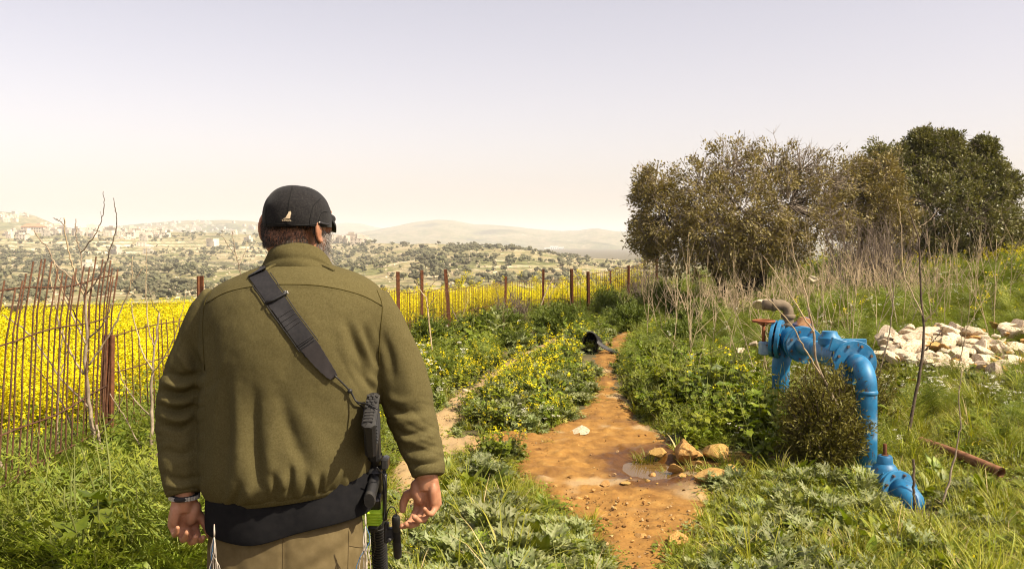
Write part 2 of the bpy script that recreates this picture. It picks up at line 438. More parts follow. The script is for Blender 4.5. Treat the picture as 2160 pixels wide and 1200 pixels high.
# ---- far ridges fading in the haze
M_far = hill_material("far_land", .004, .02, (.14, .15, .06), (.26, .22, .13), (.07, .075, .045), (.46, .40, .30), (.58, .74), slope=False)
def ridge(name, label, P, Yp, Rg, depth, base, seed, amp):
    P = np.array(P, float); Yp = np.array(Yp, float)
    p = np.linspace(P[0], P[-1], 420); a = np.arctan((p - 1080) / FPX)
    t = np.linspace(0, 1.35, 90)
    A, T = np.meshgrid(a, t)
    Rr = Rg - depth + depth * T; x = np.sin(A) * Rr; y = np.cos(A) * Rr
    yr = np.interp(p, P, Yp)[None]; zr = CAMZ - (yr - HORIZ) / FPX * Rg
    prof = np.where(T <= 1, np.sin(np.clip(T, 0, 1) * np.pi / 2) ** 1.4, 1 - (T - 1) * 1.2)
    z = base + (zr - base) * prof + amp * fbm(x / (Rg * .05), y / (Rg * .05), seed, 5) * np.clip(T * 2, 0, 1) * (.25 + .75 * (1 - np.clip(T, 0, 1)))
    n = len(p); gi = (np.arange(len(t) - 1)[:, None] * n + np.arange(n - 1)[None])
    Fq = np.stack([gi, gi + 1, gi + n + 1, gi + n], -1).reshape(-1, 4)[:, ::-1]
    o = link(name, mesh_np(name, np.stack([x, y, z], -1).reshape(-1, 3), Fq, [M_far])); tag(o, label, kind="structure")
    return o
ridge("hill", "dark hill with white houses along its crest behind the red roofed building", [-2600, -300, -60, 0, 40, 75, 105, 130, 165, 220], [470, 462, 456, 455, 456, 461, 472, 482, 492, 506], 2700, 900, -60, 81, 16)
ridge("hill", "pale ridge with a hazy village above the near houses", [-300, 60, 150, 230, 300, 400, 470, 530, 580, 650, 760], [495, 497, 492, 482, 474, 468, 467, 470, 477, 488, 506], 4300, 1500, -90, 83, 30)
ridge("hill", "smooth blue grey mountain just to the right of the cap", [480, 600, 680, 730, 760, 790, 840, 930, 1000], [500, 486, 476, 471, 473, 480, 488, 498, 512], 8200, 2500, -120, 85, 30)
ridge("mountain", "broad hazy mountain with a rounded summit in the centre", [640, 760, 820, 880, 920, 955, 1000, 1060, 1110, 1170, 1220, 1255, 1300, 1350, 1450, 1700, 2300, 3200], [505, 488, 481, 471, 465, 466, 476, 480, 484, 487, 487, 483, 489, 493, 497, 501, 498, 495], 6200, 3300, -95, 87, 60)
# ================================================================ the man
def remesh(V, F, voxel, smooth_it=3, name="tmp"):
    me = mesh_np(name, V, F); o = bpy.data.objects.new(name, me); COL.objects.link(o)
    md = o.modifiers.new("r", 'REMESH'); md.mode = 'VOXEL'; md.voxel_size = voxel; md.adaptivity = 0
    dg = bpy.context.evaluated_depsgraph_get(); dg.update()
    ev = o.evaluated_get(dg); m2 = bpy.data.meshes.new_from_object(ev)
    n = len(m2.vertices); co = np.empty(n * 3, np.float32); m2.vertices.foreach_get("co", co); co = co.reshape(-1, 3).astype(float)
    ne = len(m2.edges); ed = np.empty(ne * 2, np.int32); m2.edges.foreach_get("vertices", ed); ed = ed.reshape(-1, 2)
    lt = np.empty(len(m2.polygons), np.int32); m2.polygons.foreach_get("loop_total", lt)
    lv = np.empty(len(m2.loops), np.int32); m2.loops.foreach_get("vertex_index", lv)
    bpy.data.objects.remove(o); bpy.data.meshes.remove(me); bpy.data.meshes.remove(m2)
    assert (lt == 4).all()
    F2 = lv.reshape(-1, 4)
    co = laplace(co, ed, smooth_it)
    return co, F2, ed

def laplace(co, ed, it):
    n = len(co); deg = np.bincount(ed.ravel(), minlength=n)[:, None].astype(float) + 1e-9
    for k in range(it):
        s = np.zeros_like(co)
        for c in range(3):
            s[:, c] = np.bincount(ed[:, 0], co[ed[:, 1], c], n) + np.bincount(ed[:, 1], co[ed[:, 0], c], n)
        co = co * .4 + .6 * s / deg
    return co

def vnormals(co, F):
    a = co[F[:, 2]] - co[F[:, 0]]; b = co[F[:, 3]] - co[F[:, 1]]; fn = np.cross(a, b)
    n = np.zeros_like(co)
    for j in range(4):
        for c in range(3): n[:, c] += np.bincount(F[:, j], fn[:, c], len(co))
    return n / (np.linalg.norm(n, axis=1)[:, None] + 1e-12)

def loft(rings, seg=64, exp=2.3, cap=True):
    """rings: (cx, cy, cz, ax, back, front[, zl, zr]) closed horizontal rings; returns V, [Q, T]"""
    th = np.arange(seg) / seg * 2 * np.pi; c, s = np.cos(th), np.sin(th)
    e = 2.0 / exp; sx = np.sign(c) * np.abs(c) ** e; sy = np.sign(s) * np.abs(s) ** e
    V = []
    for cx, cy_, cz, ax, bk, fr in rings:
        V.append(np.stack([cx + sx * ax, cy_ + np.where(sy < 0, sy * bk, sy * fr), np.full(seg, cz)], -1))
    k = len(rings); V = np.concatenate(V)
    i = np.arange(k - 1)[:, None] * seg; j = np.arange(seg)[None]; j2 = (j + 1) % seg
    Q = np.stack([i + j, i + seg + j, i + seg + j2, i + j2], -1).reshape(-1, 4)
    if rings[0][2] < rings[-1][2]: Q = Q[:, ::-1]
    T = []
    if cap:
        n = len(V); V = np.concatenate([V, [rings[0][:3], rings[-1][:3]]])
        flip = rings[0][2] < rings[-1][2]
        for j in range(seg):
            a, b = (j, (j + 1) % seg); t1 = (n, a, b); t2 = (n + 1, (k - 1) * seg + b, (k - 1) * seg + a)
            T += [t1[::-1], t2[::-1]] if flip else [t1, t2]
    return V, Q, np.array(T)

MY = 2.42                      # depth of the man's spine
def mx(px, Y=MY): return (px - 1080) / FPX * Y
def mz(py, Y=MY): return CAMZ - (py - HORIZ) / FPX * Y

def join(parts):
    V, Q, T, n = [], [], [], 0
    for v, q, t in parts:
        V.append(v); n0 = n; n += len(v)
        if len(q): Q.append(np.asarray(q) + n0)
        if len(t): T.append(np.asarray(t) + n0)
    return np.concatenate(V), [np.concatenate(Q), np.concatenate(T)]

def tube3(pts, rad, seg=20, ell=None):
    b = MB(); b.tube(pts, rad, seg, True, ell)
    return b.V[0], b.Q[0], b.T[0]

def smooth_path(P, n):
    P = np.asarray(P, float); t = np.arange(len(P)); u = np.linspace(0, len(P) - 1, n); out = []
    for c in range(P.shape[1]):
        y = P[:, c]; m = np.gradient(y); i = np.clip(np.floor(u).astype(int), 0, len(P) - 2); f = u - i
        out.append(y[i] * (2 * f**3 - 3 * f**2 + 1) + m[i] * (f**3 - 2 * f**2 + f) + y[i + 1] * (-2 * f**3 + 3 * f**2) + m[i + 1] * (f**3 - f**2))
    return np.stack(out, -1)

def stroke_disp(co, nrm, strokes, side=-1):
    """soft folds along polylines measured on the photograph, pushed along the cloth normal"""
    px = 1080 + FPX * co[:, 0] / co[:, 1]; py = HORIZ - FPX * (co[:, 2] - CAMZ) / co[:, 1]
    fac = np.clip((-nrm[:, 1] + .25) / .6, 0, 1) if side < 0 else np.ones(len(co))
    d = np.zeros(len(co))
    for pts, w, amp in strokes:
        P = smooth_path(pts, 24); best = np.full(len(co), 1e9); tt = np.zeros(len(co))
        for k in range(len(P) - 1):
            a, b = P[k], P[k + 1]; ab = b - a
            t = np.clip(((px - a[0]) * ab[0] + (py - a[1]) * ab[1]) / (ab @ ab + 1e-9), 0, 1)
            q = np.hypot(px - a[0] - t * ab[0], py - a[1] - t * ab[1])
            up = q < best; best = np.where(up, q, best); tt = np.where(up, (k + t) / (len(P) - 1), tt)
        d += amp * np.exp(-(best / w) ** 2) * (.25 + .75 * np.sin(np.pi * np.clip(tt, 0, 1)) ** .7)
    return d * fac

# ---------------- fabrics and skin
M_fleece = material("olive_fleece", [(.070, .0575, .0225), (.086, .0715, .0290), (.104, .088, .038)], scale=230, rough=.95, bump=.0030, bscale=300, spec=.08, detail=3, nrough=.8, pos=[.34, .5, .66])
M_cap = material("black_wool", [(.007, .007, .008), (.014, .013, .013), (.026, .024, .022)], scale=220, rough=.9, bump=.0008, bscale=500, spec=.12, sheen=.06)
M_shirt = material("black_cotton", [(.005, .005, .006), (.010, .0095, .010)], scale=50, rough=.9, bump=.0008, bscale=300, spec=.15)
M_trouser = material("khaki_ripstop", [(.100, .074, .033), (.132, .099, .047)], scale=40, rough=.9, bump=.0006, bscale=380, spec=.12)
M_skin = material("skin", [(.27, .115, .058), (.37, .175, .095), (.44, .225, .135)], scale=28, rough=.55, bump=.0007, bscale=190, spec=.35, sss=(.18, (1.0, .35, .2)))
M_hair = material("brown_hair", [(.022, .015, .010), (.050, .036, .026), (.13, .105, .085)], scale=120, rough=.6, spec=.3)
M_white_hair = material("grey_hair", [(.16, .14, .12), (.34, .31, .28)], scale=80, rough=.6)
M_strap = material("black_webbing", [(.012, .0115, .013), (.022, .020, .021)], scale=120, rough=.7, bump=.0008, bscale=500, spec=.3)
M_seam = material("fleece_seam", [(.052, .041, .010)], rough=.95, spec=.1)
M_logo = material("cream_thread", [(.62, .50, .34)], rough=.8)

# ---------------- the body: one skin from head to foot
HX, HY_, HZ = mx(621, 2.43), 2.445, mz(468, 2.43)       # centre of the skull
HROT = R(-24)                                            # the head is turned to his right
def head_pt(lx, ly, lz):
    """head space: x to his right, y forward, z up"""
    c, s = math.cos(HROT), math.sin(HROT)
    return (HX + lx * c - ly * s, HY_ + lx * s + ly * c, HZ + lz)
def ellipsoid(c, r, rot=None, seg=28):
    th = np.linspace(0, np.pi, 18); prof = [(math.sin(t) + 1e-5, -math.cos(t)) for t in th]
    b = MB(); b.lathe(prof, (0, 0, 0), None, seg); V = b.V[0] * np.array(r)
    if rot is not None: V = V @ np.array(rot)[:3, :3].T
    return V + np.array(c), b.Q[0], b.T[0]
HM = Matrix.Rotation(HROT, 3, 'Z')
P_ = []
P_.append(ellipsoid(head_pt(0, .002, .005), (.076, .094, .080), HM))          # skull
P_.append(ellipsoid(head_pt(0, .038, -.055), (.062, .060, .070), HM))         # face and jaw
P_.append(ellipsoid(head_pt(0, .078, -.098), (.030, .026, .022), HM))         # chin
P_.append(ellipsoid(head_pt(0, -.035, -.045), (.066, .058, .060), HM))        # nape
P_.append(tube3([head_pt(0, -.008, -.02), head_pt(0, -.02, -.11), (mx(622), MY + .015, mz(585)), (mx(618), MY + .02, mz(640))], [.060, .060, .066, .085]))
P_.append(tube3([head_pt(0, .090, .018), head_pt(0, .112, -.022), head_pt(0, .100, -.034)], [.010, .017, .012], 14))    # nose
for s in (-1, 1):
    P_.append(ellipsoid(head_pt(s * .033, .086, .028), (.024, .014, .010), HM))    # brow
    P_.append(ellipsoid(head_pt(s * .040, .078, -.018), (.020, .018, .018), HM))   # cheek
    P_.append(ellipsoid(head_pt(s * .018, .098, -.034), (.009, .010, .008), HM))   # nostril
    P_.append(ellipsoid(head_pt(s * .031, .083, .012), (.0125, .010, .0085), HM))  # eyelid over the eye
P_.append(ellipsoid(head_pt(0, .093, -.060), (.026, .012, .006), HM)); P_.append(ellipsoid(head_pt(0, .092, -.071), (.022, .012, .007), HM))   # lips
for s in (-1, 1):       # ears: curled rim, bowl and lobe
    er = []
    for t in np.linspace(-2.0, 2.35, 14):
        er.append((s * (.077 + .017 * (.5 + .5 * math.cos(t * .6))), -.014 - .021 * math.cos(t) * 1.0, -.016 + .037 * math.sin(t)))
    P_.append(tube3([head_pt(*p) for p in er], [.0052] * 10 + [.006, .007, .0085, .007], 10))
    RE = HM @ Matrix.Rotation(s * R(28), 3, 'Z')
    P_.append(ellipsoid(head_pt(s * .086, -.014, -.017), (.0075, .022, .036), RE))
    P_.append(ellipsoid(head_pt(s * .080, -.002, -.048), (.008, .012, .013), RE))
shL, shR = (mx(455), MY, mz(655)), (mx(788), MY, mz(655))
P_.append(tube3([shL, (mx(540), MY, mz(645)), (mx(618), MY + .01, mz(640)), (mx(700), MY, mz(645)), shR], [.045, .06, .075, .06, .045]))
P_.append(tube3([(mx(618), MY + .01, mz(620)), (mx(612), MY, mz(800)), (mx(608), MY + .01, mz(1000)), (mx(606), MY + .01, mz(1130))], [.10, .12, .12, .11], 24))
LA = [(454, 655, 2.42), (420, 745, 2.43), (388, 845, 2.43), (384, 930, 2.41), (387, 1000, 2.39), (389, 1046, 2.38)]
RA = [(790, 655, 2.42), (826, 745, 2.44), (862, 850, 2.45), (878, 905, 2.43), (896, 970, 2.40), (901, 1006, 2.39)]
for arm in (LA, RA):
    P_.append(tube3([PX(*p) for p in arm], [.045, .042, .038, .036, .030, .0275], 20))
FT = []
for s, hx0 in ((-1, 530), (1, 690)):
    hip = np.array([mx(hx0), MY + .01, mz(1120)]); knee = np.array([mx(hx0) + s * .02, MY + (.05 if s > 0 else -.02), .50]); ank = np.array([mx(hx0) + s * .04, MY + (-.03 if s > 0 else .10), .10])
    P_.append(tube3([hip, (hip + knee) / 2, knee, (knee + ank) / 2, ank], [.08, .075, .055, .05, .038], 20))
    P_.append(tube3([ank + (0, -.03, -.04), ank + (0, .06, -.055), ank + (0, .15, -.065)], [.036, .036, .028], 14))
    FT.append((hip, knee, ank))

def hand(wrist, side, yaw, roll, curl, thumb, spread=1.0, size=1.0):
    """side +1: thumb towards +x. Hanging hand, palm to the rear; fingers curl round the palm"""
    Mh = Euler((R(roll), 0, R(yaw))).to_matrix(); out = []
    def W(p): q = Mh @ Vector((p[0] * side * size, p[1] * size, p[2] * size)); return (wrist[0] + q.x, wrist[1] + q.y, wrist[2] + q.z)
    xs = (.031, .0105, -.0105, -.030); zt = (-.084, -.087, -.082, -.074)
    segs = ((.044, .027, .022), (.049, .031, .024), (.045, .029, .023), (.035, .022, .020)); rad = (.0098, .0102, .0096, .0084)
    for f in range(4):
        out.append(tube3([W((xs[f] * .55, 0, .004)), W((xs[f] * .8, .002, -.045)), W((xs[f], .003, zt[f]))], np.array([.0155, .0165, .0125]) * size, 14, (1.0, 1.0)))
        p = np.array([xs[f], .003, zt[f]]); a = 0; pts = [p.copy()]; rs = [rad[f] * 1.12]
        for k in range(3):
            a += R(curl[f][k]); dx = xs[f] * .35 * spread if k == 0 else -xs[f] * .15
            d = np.array([dx, -math.sin(a), -math.cos(a)]); d /= np.linalg.norm(d)
            for u in (.5, 1.0): pts.append(p + d * segs[f][k] * u); rs.append(rad[f] * (1.0 - .07 * (k + u)) * (1.06 if u == 1.0 and k < 2 else 1.0))
            p = p + d * segs[f][k]
        pts.append(p + d * .004); rs.append(rad[f] * .5)
        out.append(tube3([W(q) for q in pts], np.array(rs) * size, 12))
    out.append(ellipsoid(W((.022, -.012, -.040)), np.array((.018, .016, .034)) * size, Mh @ Matrix.Rotation(R(20) * side, 3, 'Y')))     # ball of the thumb
    out.append(ellipsoid(W((-.026, -.010, -.045)), np.array((.013, .014, .036)) * size, Mh))                                            # heel of the hand
    p = np.array([.030, -.008, -.040]); pts = [p.copy()]; rs = [.0150]
    for k, (d, l, r_) in enumerate(zip(thumb, (.030, .026, .022), (.0128, .0118, .0092))):
        d = np.array(d, float); d /= np.linalg.norm(d)
        for u in (.5, 1.0): pts.append(p + d * l * u); rs.append(r_ if u == 1 else r_ * 1.03)
        p = p + d * l
    pts.append(p + d * .004); rs.append(.0045)
    out.append(tube3([W(q) for q in pts], np.array(rs) * size, 12))
    out.append(tube3([W((0, 0, .035)), W((0, 0, 0)), W((0, .001, -.03))], np.array([.024, .0255, .026]) * size, 18))
    return out
P_ += hand(PX(389, 1052, 2.375), 1, 34, 6, ((62, 46, 24), (68, 48, 26), (72, 50, 28), (76, 50, 30)), ((.62, -.25, -.75), (.35, -.4, -.85), (.1, -.45, -.88)), .5, .98)
P_ += hand(PX(900, 1006, 2.395), -1, -26, 2, ((50, 34, 16), (58, 40, 18), (64, 44, 22), (70, 46, 24)), ((.95, -.05, -.40), (.40, -.10, -.92), (.05, -.12, -.99)), .15, 1.0)
V_, F_ = join(P_)
bco, bF, bed = remesh(V_, F_, .0031, 3)
# knit the skin: creases of the eye sockets and the stubble ridge are left to the bump
person = link("person", mesh_np("person", bco, bF, [M_skin]))
tag(person, "person in olive fleece jacket and black cap walking away, rifle slung behind", "person")

# ---------------- jacket
JR = [(550, 580, 682, .070, .060), (560, 562, 704, .092, .07), (573, 522, 742, .118, .09), (588, 487, 775, .135, .10), (605, 458, 797, .148, .12),
      (627, 438, 811, .160, .135), (655, 430, 815, .170, .14), (700, 427, 811, .182, .145), (760, 425, 806, .188, .15), (820, 424, 802, .187, .16),
      (880, 423, 797, .184, .175), (940, 422, 793, .184, .185), (990, 423, 789, .188, .19), (1022, 426, 786, .186, .188), (1043, 432, 782, .172, .18), (1056, 440, 777, .155, .17)]
rings = []
for py, xl, xr, bk, fr in JR:
    rings.append(((mx(xl) + mx(xr)) / 2, MY, mz(py, MY - .88 * bk * float(sstep(600, 700, py))), (mx(xr) - mx(xl)) / 2, bk, fr))
rp = np.array(rings); u = np.linspace(0, len(rp) - 1, 80); rp = smooth_path(rp, 80)
JV, JQ, JT = loft([tuple(r) for r in rp], 96, 2.05)
def hem_tilt(V):
    px = 1080 + FPX * V[:, 0] / MY; py = HORIZ - FPX * (V[:, 2] - CAMZ) / (MY - .15)
    w = sstep(830, 1056, py); V = V.copy(); V[:, 2] += (px - 612) * .125 * w / FPX * MY; return V
JV = hem_tilt(JV)
LS = [(470, 632, 2.42, 40), (447, 672, 2.425, 47), (426, 725, 2.43, 48), (400, 790, 2.43, 49), (385, 850, 2.43, 48), (381, 900, 2.42, 46), (383, 960, 2.40, 44), (386, 1000, 2.39, 40), (388, 1028, 2.385, 36), (389, 1040, 2.38, 33)]
RS = [(775, 632, 2.42, 40), (795, 672, 2.425, 46), (815, 715, 2.43, 47), (842, 780, 2.44, 48), (858, 838, 2.445, 49), (869, 882, 2.44, 47), (886, 930, 2.42, 43), (898, 968, 2.405, 38), (902, 990, 2.395, 34), (903, 1001, 2.39, 31)]
parts = [(JV, JQ, JT)]
for S_ in (LS, RS):
    q = smooth_path([(*PX(a, b, c), r / FPX * c) for a, b, c, r in S_], 60)
    parts.append(tube3(q[:, :3], q[:, 3], 40, (1.0, 1.12)))
V_, F_ = join(parts)
jco, jF, jed = remesh(V_, F_, .0043, 4)
jn = vnormals(jco, jF)
strokes = [  # polyline, width, push (+ out, - in)
    ([(472, 800), (478, 900), (470, 990), (452, 1045)], 13, -.011), ([(500, 830), (503, 930), (500, 1010)], 16, .008),
    ([(538, 830), (534, 900), (538, 975), (545, 1040)], 13, -.013), ([(570, 900), (568, 960), (575, 1000)], 15, .006),
    ([(586, 820), (604, 890), (624, 940), (648, 985)], 16, -.010), ([(640, 860), (668, 930), (690, 980)], 22, .006),
    ([(577, 1002), (580, 1030), (574, 1060)], 6, -.010), ([(613, 985), (614, 1015), (612, 1050)], 6, -.012), ([(596, 1000), (597, 1040)], 8, .006),
    ([(646, 1000), (650, 1030), (648, 1052)], 6, -.008), ([(679, 1003), (676, 1030), (672, 1050)], 6, -.010), ([(663, 1005), (662, 1040)], 9, .006),
    ([(731, 995), (722, 1020), (712, 1040)], 6, -.008), ([(505, 1020), (498, 1050), (490, 1068)], 7, -.009), ([(525, 1030), (520, 1062)], 8, .006), ([(470, 1015), (464, 1060)], 7, -.007),
    ([(733, 680), (748, 720), (765, 765), (775, 800)], 9, -.011), ([(752, 690), (768, 735), (782, 775)], 9, .009), ([(770, 690), (783, 725), (795, 770)], 8, -.012),
    ([(745, 770), (772, 800), (796, 830)], 9, -.010), ([(720, 690), (728, 740), (750, 790)], 13, .006), ([(775, 790), (795, 815)], 8, .007),
    ([(430, 640), (480, 616), (545, 604), (620, 601), (690, 606), (760, 622), (810, 646)], 5, .0022),
    ([(600, 660), (540, 720), (500, 800)], 40, .005), ([(640, 700), (720, 800), (760, 900)], 40, .005), ([(615, 620), (615, 760), (612, 900)], 24, -.004),
    ([(440, 690), (448, 760), (445, 830)], 12, -.009),
    # left sleeve: bunched cloth
    ([(352, 786), (385, 796), (420, 786)], 8, -0.0188), ([(347, 806), (380, 814), (412, 806)], 7, 0.0130), ([(342, 824), (380, 834), (415, 822)], 7, -0.0188),
    ([(340, 842), (372, 850), (408, 846)], 7, 0.0145), ([(340, 860), (375, 868), (410, 856)], 6, -0.0174), ([(342, 878), (380, 886), (408, 876)], 7, 0.0130),
    ([(345, 897), (380, 902), (404, 890)], 6, -0.0145), ([(392, 720), (408, 755), (425, 790)], 9, -0.0145), ([(378, 745), (395, 772), (412, 786)], 8, 0.0116), ([(345, 950), (385, 958), (415, 940)], 9, -0.0087),
    ([(350, 1005), (385, 1012), (420, 1005)], 7, -0.0101), ([(350, 1022), (386, 1026), (420, 1020)], 6, 0.0058),
    # right sleeve
    ([(822, 860), (850, 872), (890, 866)], 8, -.010), ([(830, 884), (860, 888), (905, 878)], 9, .007), ([(832, 905), (862, 918), (915, 900)], 7, -.010),
    ([(842, 925), (872, 930), (922, 915)], 8, .006), ([(855, 948), (885, 952), (926, 938)], 7, -.009), ([(866, 968), (890, 968), (928, 955)], 7, .005), ([(868, 982), (892, 984), (930, 972)], 5, -.007),
    ([(806, 700), (822, 750), (830, 800)], 10, -.009), ([(840, 730), (862, 800), (870, 845)], 16, .004), ([(815, 830), (835, 845), (870, 845)], 9, .006),
]
d = stroke_disp(jco, jn, strokes)
d += .0028 * fbm(jco[:, 0] * 16 + 3, jco[:, 2] * 10 + jco[:, 1] * 9, 91, 3) + .0012 * fbm(jco[:, 0] * 45, jco[:, 2] * 40 + jco[:, 1] * 30, 95, 2)
jpx = 1080 + FPX * jco[:, 0] / jco[:, 1]; jpy = HORIZ - FPX * (jco[:, 2] - CAMZ) / jco[:, 1]
rdg = lambda u, v, s: (1 - 2 * np.abs(fbm(u, v, s, 2))) ** 4           # sharp creases between soft pillows
torso = (jpx > 432) & (jpx < 800)
d += torso * sstep(955, 1040, jpy) * -.0045 * rdg(jpx * .040, jpy * .007, 141)                     # gathers above the elastic hem
arm_l, arm_r = jpx < 430, jpx > 802
d += arm_l * sstep(740, 800, jpy) * sstep(1040, 960, jpy) * -.0042 * rdg(jpx * .010 + 3, jpy * .036 + jpx * .008, 143)
d += arm_r * sstep(820, 860, jpy) * sstep(1010, 960, jpy) * -.0042 * rdg(jpx * .010, jpy * .036 - jpx * .010, 145)
d += torso * sstep(660, 720, jpy) * sstep(860, 800, jpy) * sstep(690, 770, jpx) * -.0036 * rdg(jpx * .030 - jpy * .016, jpy * .008, 147)
d += torso * sstep(660, 720, jpy) * sstep(900, 800, jpy) * sstep(510, 440, jpx) * -.0032 * rdg(jpx * .030 + jpy * .012, jpy * .008, 149)
jco = jco + jn * d[:, None]
jco = laplace(jco, jed, 1)
jacket = link("jacket", mesh_np("jacket", jco, jF, [M_fleece]), person)
bvh = BVHTree.FromPolygons([tuple(v) for v in jco], [tuple(f) for f in jF])
def on_back(px, py, off=.0):
    """the point of the jacket behind a pixel (hit from the rear along the sight line)"""
    o = Vector((0, 0, CAMZ)); dv = (PX(px, py, 1.0) - o).normalized()
    loc, nrm, _, _ = bvh.ray_cast(o, dv)
    if loc is None: return None, None
    return loc + nrm * off, nrm
def seam(name, pts, parent, mat, r=.0011, off=.0004, n=40):
    P = []
    for p in smooth_path(pts, n):
        l, nr = on_back(p[0], p[1], off)
        if l is not None and l.y < 2.6: P.append(l)
    if len(P) > 3: return MB().tube(P, r, 6).build(name, mat, parent)
seam("yoke_seam", [(434, 640), (480, 616), (545, 603), (620, 600), (690, 605), (760, 622), (806, 645)], jacket, M_seam, .0013)
seam("sleeve_seam", [(446, 614), (432, 640), (428, 690), (430, 745), (432, 780)], jacket, M_seam, .0013)
seam("sleeve_seam", [(795, 612), (806, 645), (803, 690), (800, 735), (800, 770)], jacket, M_seam, .0013)
# stitched hem and cuffs
def hem_ring(name, px_l, px_r, py, bk, fr, h, mat, parent, tilt=True, thick=.004):
    mz = lambda p: CAMZ - (p - HORIZ) / FPX * (MY - .88 * bk)
    cx, ax = (mx(px_l) + mx(px_r)) / 2, (mx(px_r) - mx(px_l)) / 2; V, Q, T = loft([(cx, MY, mz(py), ax, bk, fr), (cx, MY, mz(py) - h, ax - .002, bk - .002, fr - .002)], 96, 2.05, False)
    V2, Q2, _ = loft([(cx, MY, mz(py), ax - thick, bk - thick, fr - thick), (cx, MY, mz(py) - h, ax - thick - .002, bk - thick - .002, fr - thick - .002)], 96, 2.05, False)
    b = MB(); n = 96
    b.add(np.concatenate([V, V2]), np.concatenate([Q, Q2[:, ::-1] + len(V), [(n + j, len(V) + n + j, len(V) + n + (j + 1) % n, n + (j + 1) % n) for j in range(n)]]))
    if tilt: b.V[0] = hem_tilt(b.V[0])
    return b.build(name, mat, parent)
hem_ring("hem_band", 441, 776, 1050, .155, .170, .016, M_fleece, jacket)
# collar, standing, higher at the nape than at the throat
def collar():
    seg = 72; th = np.arange(seg) / seg * 2 * np.pi; V = []
    prof = [(-.1, 1.16), (.08, 1.155), (.22, 1.10), (.30, 1.065), (.38, 1.075), (.55, 1.06), (.75, 1.0), (.92, .94), (1.0, .895), (.97, .855), (.80, .86), (.4, .92), (0, 1.0)]
    for v, k in prof:
        s = np.sin(th); back = np.clip(-s, 0, 1); low = .5 - .5 * (-s)
        zt = mz(509, 2.33) - .135 * low ** 1.1; zb = mz(556) - .075 * low
        x = (mx(558) + mx(703)) / 2 + .0915 * k * np.cos(th) * (1 + .02 * np.sin(3 * th + 9 * v)); y = MY + .006 - .0 + .083 * k * s * (1 + .02 * np.sin(4 * th + 5 * v))
        z = zb + (zt - zb) * v + .0035 * np.sin(2.3 * th + 7 * v) * v
        V.append(np.stack([x, y, z], -1))
    k = len(prof); i = np.arange(k - 1)[:, None] * seg; j = np.arange(seg)[None]; j2 = (j + 1) % seg
    Q = np.stack([i + j, i + j2, i + seg + j2, i + seg + j], -1).reshape(-1, 4)
    b = MB(); b.add(np.concatenate(V), Q); o = b.build("collar", M_fleece, jacket)
    m = o.modifiers.new("s", 'SUBSURF'); m.levels = 1; m.render_levels = 1
    return o
collar()
def collar_base():
    pts = [(on_back(p[0], p[1], .002)[0]) for p in smooth_path([(556, 574), (580, 561), (620, 552), (660, 554), (704, 572)], 30)]
    pts = [p for p in pts if p is not None and p.y < 2.6]
    if len(pts) > 4: MB().tube(pts, .0045, 8).build("collar_seam", M_fleece, jacket)
collar_base()
for S_ in (LS, RS):     # cuff bands
    a, b_ = S_[-1], S_[-2]
    p1 = PX(*a[:3]); p0 = p1 + (PX(*b_[:3]) - p1).normalized() * .022; r = a[3] / FPX * a[2]
    MB().tube([p0, p0.lerp(p1, .5), p1, p1 - (p0 - p1) * .16], [r * 1.05, r * 1.06, r * 1.02, r * .9], 32, True, (1, 1.1)).build("cuff", M_fleece, jacket)

# ---------------- shirt tail, trousers, shoes
def shirt():
    seg = 96; rg = []
    for py, xl, xr, bk, fr in ((1010, 440, 780, .140, .16), (1050, 440, 782, .146, .16), (1085, 439, 786, .150, .160), (1112, 440, 786, .150, .158), (1113, 443, 783, .145, .153), (1060, 446, 776, .13, .14)):
        rg.append(((mx(xl) + mx(xr)) / 2, MY, mz(py, MY - .13), (mx(xr) - mx(xl)) / 2, bk, fr))
    rp = smooth_path(rg, 44); V, Q, T = loft([tuple(r) for r in rp], seg, 2.3, False)
    px = 1080 + FPX * V[:, 0] / MY; py = HORIZ - FPX * (V[:, 2] - CAMZ) / (MY - .13)
    low = 22 * np.exp(-((px - 560) / 95) ** 2) - .09 * (px - 612)
    V[:, 2] -= low * sstep(1030, 1112, py) / FPX * MY
    V[:, 1] += .003 * np.sin(px * .05 + 1) * sstep(1050, 1112, py) + .004 * np.sin(px * .021)
    b = MB(); b.add(V, Q); return b.build("shirt", M_shirt, person)
shirt()
TP = []
cx = mx(607)
TP.append(loft([(cx, MY, z, ax, bk, fr) for z, ax, bk, fr in ((mz(1080), .196, .132, .14), (mz(1130), .204, .140, .14), (mz(1180), .208, .146, .135), (mz(1225), .205, .135, .125), (mz(1250), .19, .12, .11))], 64, 2.4))
for s, (hip, knee, ank) in zip((-1, 1), FT):
    h2 = hip + np.array([s * .0, 0, -.06])
    TP.append(tube3([h2 + (0, 0, .06), h2 + (0, 0, -.06), (hip + knee) / 2, knee, (knee + ank) / 2, ank + (0, 0, .03), ank + (0, 0, -.03)], [.098, .102, .094, .082, .078, .075, .074], 32))
V_, F_ = join(TP); tco, tF, ted = remesh(V_, F_, .008, 4)
tn = vnormals(tco, tF)
tco += tn * (stroke_disp(tco, tn, [([(600, 1130), (598, 1180), (597, 1260)], 5, -.004), ([(760, 1120), (720, 1160), (650, 1200)], 12, -.006), ([(700, 1130), (640, 1180), (600, 1210)], 14, .005), ([(480, 1140), (500, 1200), (520, 1250)], 14, -.005)])
             + .004 * fbm(tco[:, 0] * 20, tco[:, 2] * 14 + tco[:, 1] * 12, 99, 3))[:, None]
trousers = link("trousers", mesh_np("trousers", tco, tF, [M_trouser]), person)
tb = BVHTree.FromPolygons([tuple(v) for v in tco], [tuple(f) for f in tF])
